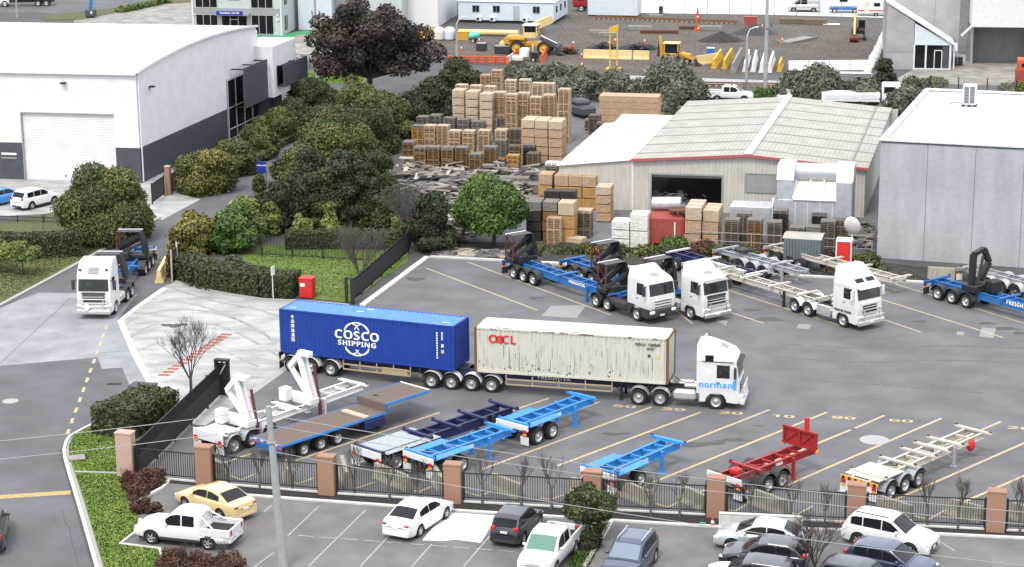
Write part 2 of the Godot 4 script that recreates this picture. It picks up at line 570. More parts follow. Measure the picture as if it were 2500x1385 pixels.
	# rusty streaked side of the cream container: stains copied from the photograph
	var st := ramp_tex(0.02, [[0.0, Color(0.6, 0.58, 0.5)], [0.6, Color(0.56, 0.545, 0.475)], [0.8, Color(0.5, 0.46, 0.37)], [0.92, Color(0.42, 0.35, 0.25)], [1.0, Color(0.24, 0.15, 0.08)]], 5, 512, 31, 0.6)
	mat("container_cream", 1, 1, 1, 0.65, 0, st, V(0.3, 0.05, 0.3), false)
	rough_detail("container_cream", X.faint, 0.6)
	mat("container_cream_roof", 0.76, 0.73, 0.67, 0.6, 0, X.faint, w * 0.3)

func sheet(called: String, pts: Array, y: float, m: String) -> void:
	struct(called, MB.new().poly(pv(pts), y), m)

func kerb(pts: Array, w: float, h := 0.13, m := "kerb") -> void:
	struct("kerb", MB.new().slab(ribbon(pts, w), 0.0, h), m)

func blob(mb: MB, p: Vector3, rx: float, rz: float, y: float, rng: RandomNumberGenerator) -> void:
	var pts := PackedVector2Array()
	var f := rng.randf() * 10.0
	for k in 18:
		var t := TAU * k / 18
		var r := 1.0 + 0.28 * sin(t * 3.0 + f) + 0.16 * sin(t * 5.0 + f * 2.0) + rng.randf_range(-0.08, 0.08)
		pts.append(Vector2(p.x + cos(t) * rx * r, p.z + sin(t) * rz * r))
	mb.poly(pts, y)

func ground() -> void:
	sheet("ground", [-450, 160, 450, 160, 450, -500, -450, -500], 0.0, "works_grey")
	sheet("yard", [-10.65, -12.54, -6.45, -26.96, -0.31, -25.39, 30.89, -17.52, 48.86, -12.99, 43.93, 43.15, 33.62, 34.4, 24.46, 32.45, -3.19, 27.65, -21.45, 23.3, -18.05, 5.32, -16.53, 9.2, -14.62, 3.19], 0.004, "asphalt")
	sheet("road", [-35.69, 45.87, -17.39, 46.25, -20.78, 36.04, -26.05, 18.74, -26.22, 16.49, -24.87, 13.82, -23.55, 8.15, -22.95, 6.39, -27.93, -9.38, -25.54, -19.91, -26.59, -31.89, -24.53, -44.02, -22.18, -61.86, -19.75, -88.5, -12.34, -104.3, -16.67, -108.96, -21.77, -91.15, -24.83, -71.26, -27.91, -52.73, -30.4, -41.84, -33.86, -26.64, -37.15, -13.45, -45.62, 19.41], 0.004, "road_asphalt")
	sheet("road_concrete", [-35.19, -17.22, -27.69, -16.6, -27.93, -9.38, -22.98, 6.38, -23.89, 7.38, -25.44, 2.22, -26.73, 2.45, -27.51, -0.18, -33.54, 1.6, -40.81, 4.18, -41.49, 1.91, -37.04, -13], 0.008, "lane_concrete")
	sheet("apron", [-26.23, -18.47, -25.54, -19.91, -23.59, -18.25, -20.83, -15.89, -18.25, -14.4, -15.5, -13.85, -11.83, -12.58, -10.59, -12.54, -14.62, 3.19, -16.66, 9.77, -18.33, 14.31, -20.4, 13.48, -23.55, 8.15, -22.98, 6.38, -27.89, -9.17, -27.29, -13.12], 0.012, "apron")
	sheet("car_park", [-14.42, 26.25, -3.55, 28.73, 5.19, 30.49, 10.39, 31.48, 17.63, 32.17, 33.53, 34.67, 36.61, 47.39, -15.93, 46.28, -17.32, 36.12, -17.86, 33.93, -19.97, 33.22, -19.36, 31.27, -19.56, 29.76, -20.36, 27.64, -19.66, 25.99, -19.09, 24.6, -19.06, 23.56, -16.84, 24.72], 0.004, "park_asphalt")
	sheet("garden_bed", [-21.61, 23.04, -16.91, 24.21, -3.2, 27.46, 24.55, 32.06, 33.79, 33.85, 33.48, 34.83, 25.65, 33.54, 17.61, 32.29, 10.38, 31.6, 5.18, 30.6, -3.55, 28.85, -14.4, 26.37, -16.84, 24.72, -18.89, 24.15, -19.06, 24.8, -19.64, 26.11, -20.34, 27.76, -21.64, 23.76], 0.03, "mulch")
	sheet("road_verge", [-24.87, 13.82, -25.78, 16.06, -25.69, 17.75, -25.32, 19.53, -24.41, 22.43, -22.86, 27.33, -20.21, 36.06, -17.39, 46.25, -15.21, 46.3, -17.32, 36.12, -17.86, 33.93, -19.97, 33.22, -19.36, 31.27, -19.56, 29.76, -21.86, 22.76, -21.59, 23.17, -21.83, 17.92, -21.22, 11.5, -23.55, 8.15], 0.08, "lawn_soil")
	sheet("lawn", [-22.45, -28.24, -20.24, -31.64, -8.19, -29.77, -8.16, -25.68, -11.9, -13.49, -15.48, -15.12, -16.37, -19.58, -20.89, -26.16], 0.03, "lawn_soil")
	sheet("left_verge", [-37.26, -13.91, -33.97, -27.18, -30.48, -42.33, -33.99, -51.21, -43.71, -40.8, -56.17, -35.95, -42.49, 7.17], 0.05, "verge")
	sheet("forecourt", [-60.41, -61.63, -34.6, -57.99, -32.65, -66.36, -30.45, -42.16, -38.9, -44.62, -54.34, -41.23], 0.012, "apron")
	sheet("driveway", [-32.07, -49.04, -30.73, -52.85, -27.85, -49.72, -29.92, -41.51, -30.86, -41.86], 0.016, "apron")
	sheet("timber_yard_ground", [-10.8, -53.79, -3.02, -95.44, 4.04, -107.8, 20.94, -98.25, 44.87, -95.59, 30.96, -35.49, 14.74, -28.89, -4.9, -29.65], 0.006, "asphalt")
	sheet("bank", [-6.39, -27.23, -4.98, -32.49, 8.3, -30.83, 14.74, -28.89, 28.33, -24.32, 41.17, -17.52, 49.45, -14.83, 48.93, -13.21, 30.92, -17.64, -0.31, -25.52], 0.02, "soil")
	sheet("works_ground", [6.01, -183.7, 38.45, -177.33, 56.64, -172.62, 50.01, -140.72, 45.32, -124.61, 22.67, -117.62, -13.15, -137.13, -14.75, -159.31, 0.31, -154.04, 7.99, -164.39], 0.01, "works_soil")
	sheet("pavement", [19.68, -181.69, 23.04, -235.66, 75.93, -231.15, 57.83, -172.53, 38.57, -178.31], 0.016, "pale_ground")
	sheet("concrete_drive", [46.31, -114.63, 50.06, -122.62, 58.06, -136.4, 69.47, -124.87, 64.86, -107.37, 59.55, -109.19, 49.83, -111.29, 46.55, -109.32], 0.014, "drive")
	sheet("car_park_back", [-65.7, -178.91, -57.06, -201.2, -50.88, -204.11, -46.28, -172.76, -46.11, -163.62, -64.71, -174.05], 0.016, "drive")
	sheet("office_drive", [-32.03, -158.32, -29.33, -163.37, -25.93, -161.38, -22.32, -159.82, -19.87, -141.32, -24.69, -134.17, -28.15, -138.06, -30.57, -149.88], 0.014, "drive")
	sheet("green_apron", [-36.82, -162.11, -32.3, -160.93, -29.51, -165.17, -27.48, -162.36, -29.58, -159.88, -31.51, -156.15, -35.9, -156.87], 0.018, "green_paint")
	sheet("far_road", [-98.27, -188.74, -72.97, -189.48, -65.58, -181.35, -56.68, -198.96, -64.02, -243.08, -115.76, -247.49], 0.014, "road_asphalt")
	sheet("far_verge", [-71.83, -184.29, -56.87, -200.08, -51.72, -205.31, -51.04, -200.74, -56.5, -197.84, -64.65, -179.81, -70.09, -179.22], 0.05, "verge")
	sheet("lane_lawn", [-26.75, -125.51, -17.65, -123.95, -17.57, -115.16, -24.02, -115.53, -26.75, -120.5], 0.03, "lawn_soil")
	sheet("rail_bed", [4.2, -117.08, 12.53, -114.37, 45.62, -106.96, 46.29, -110.56, 7.84, -121.77], 0.02, "gutter")
	# kerbs: real steps
	kerb([-10.59, -12.54, -6.45, -26.96], 0.45, 0.14)
	kerb([-6.45, -26.96, -0.31, -25.39, 30.89, -17.52, 43.32, -14.34], 0.35, 0.14)
	kerb([-14.4, 26.37, -3.55, 28.85, 5.18, 30.6, 10.38, 31.6, 17.61, 32.29, 33.5, 34.77], 0.22, 0.1)
	kerb([-20.36, 27.64, -19.66, 25.99, -19.23, 25.11, -19.05, 24.41, -19.06, 23.56], -0.2)
	kerb([3.47, 36.87, 5.19, 30.49], 0.2)
	kerb([-19.56, 29.76, -19.36, 31.27, -19.97, 33.22, -17.86, 33.93, -17.22, 36.39], 0.15)
	kerb([-24.91, 13.97, -25.45, 15.17, -25.85, 16.21, -25.88, 17.09, -25.72, 18.53, -25.41, 19.81, -24.63, 22.42, -23.1, 27.33, -20.45, 36.05, -18.95, 40.82], -0.18)
	struct("gutter", MB.new().poly(ribbon([-24.91, 13.97, -25.45, 15.17, -25.85, 16.21, -25.88, 17.09, -25.72, 18.53, -25.41, 19.81, -24.63, 22.42, -23.1, 27.33, -20.45, 36.05, -18.95, 40.82], 0.32), 0.03), "gutter")
	kerb([-41.35, 2.37, -37.23, -13.8, -33.94, -27.05, -30.45, -42.16], -0.3, 0.13, "gutter")
	kerb([-27.96, -53.09, -24.83, -71.26, -21.77, -91.15], -0.25, 0.12, "gutter")
	kerb([-25.54, -19.91, -23.59, -18.25, -20.83, -15.89, -18.25, -14.4, -15.5, -13.85, -11.83, -12.58], 0.25, 0.12, "gutter")
	struct("gutter", MB.new().poly(ribbon([-26.15, -18.34, -27.29, -13.12, -27.86, -9.17, -25.3, -0.58, -22.95, 6.56], 0.42), 0.016), "kerb")
	struct("gutter", MB.new().poly(ribbon([-16.66, 9.77, -14.62, 3.19], 0.55), 0.016), "gutter")
	kerb([-24.41, 22.43, -21.89, 22.76], 0.18, 0.1, "gutter")
	# lines of the bays
	var rng := RandomNumberGenerator.new()
	rng.seed = 5
	for l in [[V(-12.27, 0, 20.65), V(-4.45, 0, 12.22)], [V(-16.64, 0, 21.29), V(-14.94, 0, 19.39)], [V(-8.83, 0, 21.22), V(2.21, 0, 9.58)], [V(-1.78, 0, 18.04), V(5.3, 0, 10.41)], [V(-1.73, 0, 22.36), V(8.42, 0, 11.47)], [V(2.45, 0, 21.93), V(11.3, 0, 12.59)], [V(5.1, 0, 23.28), V(15.49, 0, 12.24)], [V(6.84, 0, 25.53), V(18.87, 0, 12.81)], [V(9.78, 0, 26.55), V(19.75, 0, 16.14)], [V(20.07, 0, 15.85), V(22.19, 0, 13.54)], [V(14.25, 0, 25.98), V(25.48, 0, 14.17)], [V(17.5, 0, 26.38), V(28.85, 0, 14.88)], [V(20.11, 0, 27.87), V(33.08, 0, 15.01)], [V(23.61, 0, 28.33), V(37.35, 0, 15.28)], [V(26.1, 0, 29.95), V(38.61, 0, 18.87)]]:
		var mb := MB.new()
		strip(mb, l[0], l[1], 0.19, 0.01)
		struct("bay_line", mb, "cream_line")
	for l in [[V(-6.64, 0, -23.65), V(1.8, 0, -11)], [V(-3.45, 0, -25.5), V(6.98, 0, -9.51)], [V(10.97, 0, -13.27), V(12.51, 0, -7.18)], [V(15.23, 0, -10.32), V(17.48, 0, -7.02)], [V(15.85, 0, -16.25), V(22.87, 0, -6)], [V(25.54, 0, -8.34), V(27.92, 0, -4.39)], [V(26.45, 0, -13.54), V(33.17, 0, -2.91)], [V(28.4, 0, -17.73), V(36.62, 0, -4.51)], [V(36.59, 0, -11.26), V(40.3, 0, -3.68)]]:
		var mb := MB.new()
		strip(mb, l[0], l[1], 0.14, 0.01)
		struct("bay_line", mb, "cream_line")
	for l in [[V(-15.7, 0, 22.99), V(-14.97, 0, 23.8), V(-14.36, 0, 22.83)], [V(-12.43, 0, 23.8), V(-11.77, 0, 24.47), V(-11.03, 0, 23.58)], [V(-9.09, 0, 24.73), V(-8.54, 0, 25.26), V(-7.62, 0, 24.32)], [V(-5.76, 0, 25.33), V(-5.14, 0, 25.92), V(-4.44, 0, 25.05)], [V(-2.62, 0, 25.98), V(-1.81, 0, 26.63), V(-1.21, 0, 25.89)], [V(1.43, 0, 27.03), V(1.97, 0, 27.22), V(3.21, 0, 26.01)], [V(7.49, 0, 27.98), V(8.14, 0, 28.54), V(8.81, 0, 27.71)], [V(11.29, 0, 28.98), V(11.51, 0, 29.29), V(12.42, 0, 28.1)], [V(14.27, 0, 29.18), V(14.71, 0, 29.84), V(15.75, 0, 28.55)], [V(20.78, 0, 30.11), V(21.44, 0, 30.66), V(22.48, 0, 29.44)]]:
		var mb := MB.new()
		strip(mb, l[0], l[1], 0.13, 0.01)
		strip(mb, l[1], l[2], 0.13, 0.0145)
		struct("bay_line", mb, "cream_line")
	for l in [["10", V(16.14, 0, 13.52)], ["90", V(19.7, 0, 13.93)], ["60", V(23, 0, 14.57)], ["20", V(29.66, 0, 16.12)], ["20", V(13.1, 0, 12.8)], ["30", V(9.72, 0, 11.99)], ["50", V(6.78, 0, 11.35)]]:
		var o := write(self, l[0], 0.5, l[1] + V(0, 0.012, 0), -14, "cream_line", 2.0, true, -90, 0.004)
		o.name = numbered("bay_number")
		o.set_meta("kind", "structure")
	# road paint
	var p0 := V(-28.4, 0, -8.33)
	var p1 := V(-26.15, 0, 16.49)
	for k in 12:
		var mb := MB.new()
		var a := p0.lerp(p1, (k + 0.15) / 12.0)
		strip(mb, a, a + (p1 - p0).normalized() * 1.0, 0.2, 0.014)
		struct("road_dash", mb, "cream_line")
	var sl := MB.new()
	strip(sl, V(-28.94, 0, 26.31), V(-24, 0, 25.5), 0.62, 0.012)
	struct("road_stop_line", sl, "yellow_line")
	for k in 15:
		var mb := MB.new()
		var a: Vector3 = V(-22.81, 0, 3.93).lerp(V(-20.04, 0, -5.55), k / 14.0)
		var b: Vector3 = V(-22.08, 0, 4.04).lerp(V(-19.28, 0, -5.32), k / 14.0)
		strip(mb, a, b, 0.4, 0.018)
		struct("red_crossing_bar", mb, "red_line")
	# car park stalls
	for l in [[V(-12.87, 0, 27.71), V(-13.15, 0, 28.67)], [V(-10.33, 0, 27.89), V(-11.56, 0, 32.14)], [V(-7.81, 0, 28.5), V(-10.11, 0, 36.19)], [V(-6.31, 0, 31.99), V(-7.56, 0, 36.25)], [V(-4.16, 0, 33.43), V(-5.02, 0, 36.31)], [V(-1.24, 0, 32.39), V(-2.49, 0, 36.37)], [V(-12.02, 0, 34.39), V(-12.78, 0, 36.23)], [V(20.92, 0, 32.42), V(21.85, 0, 34.93)], [V(-3.32, 0, 29.27), V(-4.47, 0, 32.93)]]:
		var mb := MB.new()
		strip(mb, l[0], l[1], 0.09, 0.01)
		struct("stall_line", mb, "white_line")
	var q0 := V(-11.04, 0, 32.1)
	var q1 := V(0.33, 0, 34.63)
	for k in 10:
		var mb := MB.new()
		strip(mb, q0.lerp(q1, k / 10.0), q0.lerp(q1, (k + 0.72) / 10.0), 0.09, 0.0145)
		struct("stall_line", mb, "white_line")
	sheet("painted_stall", [-4.66, 32.92, -4.31, 31.58, -3.55, 28.97, -0.9, 29.57, -1.25, 31.31, -1.69, 33.33, -3.02, 32.85, -3.64, 33.06], 0.013, "white_paint_ground")
	# oil stains, patches and covers on the asphalt
	var ol := MB.new()
	for s in [[V(17.75, 0, -8.07), 1.1, 0.5], [V(17.04, 0, -10.59), 0.7, 0.35], [V(-7.29, 0, -20.24), 0.7, 0.5], [V(1.78, 0, -14.4), 0.6, 0.35], [V(10.51, 0, 18.45), 1.6, 0.45], [V(12.7, 0, 17.79), 0.9, 0.3], [V(32.88, 0, -6.5), 0.6, 0.3], [V(33.83, 0, -5.12), 0.9, 0.4], [V(34.53, 0, -3.97), 0.5, 0.4], [V(28.33, 0, -7.18), 0.5, 0.25], [V(-23.64, 0, -7.86), 0.9, 0.45], [V(4.05, 0, -10.15), 0.6, 0.4], [V(-5.91, 0, 24.49), 0.9, 0.4], [V(5.9, 0, 16.5), 0.8, 0.3], [V(25.34, 0, 20.63), 1.0, 0.3], [V(-6.1, 0, -9.41), 0.3, 0.2], [V(14.42, 0, 15.24), 0.4, 0.12]]:
		blob(ol, s[0], s[1], s[2], 0.0175 if s[0].x < -15 else 0.0068, rng)
	struct("oil_stain", ol, "oil")
	sheet("asphalt_patch", [2.06, -9.46, 2.78, -12.08, 5.35, -12.33, 4.53, -8.83], 0.0082, "patch")
	sheet("asphalt_patch", [14.19, -7.76, 14.39, -8.29, 15.07, -7.62, 14.79, -6.58], 0.0082, "patch")
	sheet("asphalt_patch", [19.58, -5.69, 19.87, -6.83, 20.75, -6.59, 20.42, -5.46], 0.0082, "patch")
	sheet("asphalt_patch", [31.59, -3.26, 32.31, -5.48, 33.19, -5.14, 32.46, -2.83], 0.0082, "patch")
	sheet("asphalt_patch", [30.16, -3.71, 30.41, -4.51, 30.86, -4.4, 30.58, -3.49], 0.0082, "patch")
	var cov := MB.new()
	for s in [[V(20.82, 0, 18.01), 0.85], [V(-31.09, 0, 9.18), 0.5]]:
		cov.tube(s[0] + V(0, 0.0, 0), s[0] + V(0, 0.02, 0), s[1], s[1], 24)
	struct("manhole_cover", cov, "gutter")
	var gr := MB.new()
	gr.box(V(-25.29, 0, 5.8) + V(0, 0.008, 0), V(0.9, 0.016, 0.4))
	struct("drain_grate", gr, "black_matt")
	# expansion joints and cracks in the road concrete
	var jn := MB.new()
	strip(jn, V(-33.68, 0, 1.04), V(-32.48, 0, -15.59), 0.05, 0.0125)
	strip(jn, V(-27.69, 0, -1.14), V(-25.42, 0, -1.74), 0.06, 0.0125)
	struct("concrete_joint", jn, "letter_dark")
	var cr := MB.new()
	var cp := [V(-23.9, 0, 28.1), V(-23.39, 0, 29.9), V(-22.95, 0, 30.78), V(-22.54, 0, 32.38), V(-21.42, 0, 36.03)]
	for k in 4: strip(cr, cp[k], cp[k + 1], 0.05, 0.0085 + k * 0.0005)
	struct("road_crack", cr, "letter_dark")
	# rubber left by turning tyres
	for q in [[[V(-4.29, 0, -6.69), V(-0.03, 0, -3.49), V(4.67, 0, -2.84), V(9.88, 0, -6.22)], "tyre_mark"], [[V(-2.84, 0, -5.09), V(1.34, 0, -2.25), V(6.29, 0, -2.09), V(11.51, 0, -5.34)], "tyre_mark"], [[V(17.82, 0, -1.92), V(23.13, 0, -0.77), V(28.64, 0, -1.08), V(33.95, 0, -0.43)], "tyre_mark"], [[V(16.92, 0, 0.94), V(22.58, 0, 2.52), V(28.49, 0, 2.24), V(33.56, 0, 3.32)], "tyre_mark"], [[V(-7.92, 0, -11.11), V(-4.32, 0, -7.74), V(-1.97, 0, -2.55)], "tyre_mark"], [[V(18.31, 0, 6.42), V(23.04, 0, 7.42), V(29.04, 0, 9.3)], "tyre_mark"], [[V(3.05, 0, -17.67), V(4.94, 0, -10.67), V(7.62, 0, -6.3), V(12.57, 0, -4.59)], "tyre_mark"], [[V(-27.2, 0, -7.45), V(-26.41, 0, -10.64), V(-23.56, 0, -11.98), V(-20.04, 0, -9.88), V(-15.87, 0, -3.5)], "apron_mark"], [[V(-26.3, 0, -4.34), V(-25.23, 0, -7.91), V(-22.8, 0, -8.89), V(-19.62, 0, -6.67), V(-15.5, 0, -0.08)], "apron_mark"], [[V(-25.22, 0, -1.35), V(-23.21, 0, -4.24), V(-20.13, 0, -2.16), V(-16.27, 0, 2.69)], "apron_mark"], [[V(-25.4, 0, -18.07), V(-21.83, 0, -14.41), V(-17.9, 0, -11.45), V(-15.22, 0, -8.1)], "apron_mark"], [[V(-26.75, 0, -15.16), V(-22.87, 0, -13.3), V(-18.68, 0, -8.22), V(-15.43, 0, -2.01)], "apron_mark"]]:
		var cv := Curve3D.new()
		var pts: Array = q[0]
		for k in pts.size():
			var tg: Vector3 = (pts[mini(k + 1, pts.size() - 1)] - pts[maxi(k - 1, 0)]) / 6.0
			cv.add_point(pts[k], -tg, tg)
		cv.bake_interval = 0.8
		var bp := cv.get_baked_points()
		var mb := MB.new()
		for k in bp.size() - 1:
			if rng.randf() < 0.12: continue
			strip(mb, bp[k], bp[k + 1], rng.randf_range(0.16, 0.34), (0.0062 if q[1] == "tyre_mark" else 0.0142) + (k % 2) * 0.0004)
		struct("tyre_mark", mb, q[1])
	# grass: real blades on the lawns
	grass("short green grass on the lawn inside the black garden fence", pv([-20.89, -26.16, -20.05, -29.95, -8.4, -27.3, -11.84, -14.64, -15.53, -15.7, -16.31, -19.58]), 0.03, 11000, 41, Color(0.17, 0.27, 0.04), Color(0.3, 0.33, 0.09))
	grass("green grass on the verge between the road kerb and the clipped hedge", pv([-24.81, 14.13, -25.7, 16.21, -25.65, 17.75, -25.28, 19.53, -24.39, 22.3, -21.96, 22.63, -22.91, 17.17]), 0.08, 5000, 42, Color(0.14, 0.26, 0.03), Color(0.26, 0.33, 0.06))
	grass("green grass strip between the road kerb and the parked white utility truck", pv([-24.26, 22.7, -22.81, 27.33, -20.17, 36.06, -19.67, 37.87, -16.93, 37.93, -17.36, 36.12, -17.89, 34.03, -20.04, 33.27, -19.44, 31.27, -19.64, 29.75, -21.88, 22.9]), 0.08, 11000, 43, Color(0.14, 0.26, 0.03), Color(0.26, 0.33, 0.06))
	grass("patchy grass on the verge under the small trees left of the lane", pv([-37.43, -14.61, -34.7, -26, -32.15, -35.01, -34.98, -32.21, -40.37, -26.88, -41.99, -25.61, -38.33, -11.04]), 0.05, 14000, 44, Color(0.15, 0.22, 0.05), Color(0.3, 0.27, 0.1))
	grass("green grass patch under the dark reddish gum tree", pv([-26.64, -124.49, -18.12, -123.31, -17.86, -115.8, -23.83, -116.15]), 0.03, 9000, 45, Color(0.12, 0.26, 0.03), Color(0.2, 0.3, 0.04))
	grass("rough weeds along the dirt bank behind the parked trucks", pv([-0.3, -30.88, 14.64, -27.79, 28.1, -23.02, 30.99, -18.49, 14.38, -24.84, -0.3, -27.4]), 0.02, 5000, 46, Color(0.08, 0.1, 0.03), Color(0.17, 0.15, 0.07), 0.22)

func grass(label: String, area: PackedVector2Array, y: float, count: int, seed_: int, c1: Color, c2: Color, h := 0.035) -> void:
	var rng := RandomNumberGenerator.new()
	rng.seed = seed_
	var fn := FastNoiseLite.new()
	fn.seed = seed_; fn.frequency = 0.25
	var t := Geometry2D.triangulate_polygon(area)
	var acc := []
	var sum := 0.0
	for k in t.size() / 3:
		var a := area[t[k * 3]]
		sum += absf((area[t[k * 3 + 1]] - a).cross(area[t[k * 3 + 2]] - a))
		acc.append(sum)
	var v := PackedVector3Array()
	var n := PackedVector3Array()
	var c := PackedColorArray()
	for i in count:
		var k := acc.bsearch(rng.randf() * sum)
		var a := area[t[k * 3]]
		var r1 := sqrt(rng.randf())
		var r2 := rng.randf()
		var p := a * (1.0 - r1) + area[t[k * 3 + 1]] * r1 * (1.0 - r2) + area[t[k * 3 + 2]] * r1 * r2
		var f := fn.get_noise_2d(p.x, p.y)
		if h > 0.15 and f < 0.05: continue
		var yaw := rng.randf() * TAU
		var w := rng.randf_range(0.02, 0.06)
		var hh := h * rng.randf_range(0.6, 1.5)
		var s := V(cos(yaw), 0, sin(yaw)) * w
		var o := V(p.x, y, p.y)
		v.append(o - s); v.append(o + V(rng.randf_range(-0.07, 0.07), hh, rng.randf_range(-0.07, 0.07))); v.append(o + s)
		var nn := V(rng.randf_range(-0.5, 0.5), 1.0, rng.randf_range(-0.5, 0.5)).normalized()
		n.append(nn); n.append(nn); n.append(nn)
		var q := c1.lerp(c2, clampf(0.45 + f * 1.1 + rng.randf_range(-0.3, 0.3), 0.0, 1.0))
		c.append(q); c.append(q); c.append(q)
	var a := []
	a.resize(Mesh.ARRAY_MAX)
	a[Mesh.ARRAY_VERTEX] = v; a[Mesh.ARRAY_NORMAL] = n; a[Mesh.ARRAY_COLOR] = c
	var m := ArrayMesh.new()
	m.add_surface_from_arrays(Mesh.PRIMITIVE_TRIANGLES, a)
	var o := solo("grass", m, leaf_mat(), label, "grass")
	o.set_meta("kind", "stuff")

func leaf_mat() -> StandardMaterial3D:
	if not M.has("leaf"):
		var m := mat("leaf", 1, 1, 1, 0.7)
		m.vertex_color_use_as_albedo = true
		m.backlight_enabled = true
		m.backlight = Color(0.12, 0.14, 0.05)
	return M.leaf

func bx(parent: Node3D, called: String, m, p: Vector3, s: Vector3, bev := 0.0) -> MeshInstance3D:
	return part(parent, called, MB.new().box(p, s, bev), m)

func corr(mb: MB, x0: float, x1: float, y0: float, top: Callable, z: float, pitch: float, depth: float) -> void:
	# a corrugated sheet facing +z
	var x := x0
	while x < x1 - 0.001:
		var q := [[0.0, 0.0], [0.35, 0.0], [0.5, -depth], [0.85, -depth], [1.0, 0.0]]
		for k in 4:
			var a := minf(x + q[k][0] * pitch, x1)
			var b := minf(x + q[k + 1][0] * pitch, x1)
			if b - a < 0.0005: continue
			var nn := V(q[k][1] - q[k + 1][1], 0, b - a).normalized()
			mb.quad(V(a, y0, z + q[k][1]), V(b, y0, z + q[k + 1][1]), V(b, top.call(b), z + q[k + 1][1]), V(a, top.call(a), z + q[k][1]), nn)
		x += pitch

func wall_window(parent: Node3D, x: float, y: float, w: float, h: float, z: float, cols: int, frame := "steel_frame", glass := "dark_glass") -> void:
	var o := part(parent, "window", MB.new().box(V(x, y, z + 0.02), V(w, h, 0.04)), glass)
	var f := MB.new()
	var t := 0.07
	for s in [-1, 1]:
		f.box(V(x + s * w * 0.5, y, z + 0.04), V(t, h + t, 0.1))
		f.box(V(x, y + s * h * 0.5, z + 0.04), V(w - t, t, 0.1))
	for k in range(1, cols): f.box(V(x - w * 0.5 + w * k / cols, y, z + 0.045), V(t, h - t, 0.09))
	part(o, "frame", f, frame)

func buildings() -> void:
	white_warehouse()
	right_warehouse()
	beige_shed()
	kiln()
	office_block()
	tilt_building()
	site_offices()

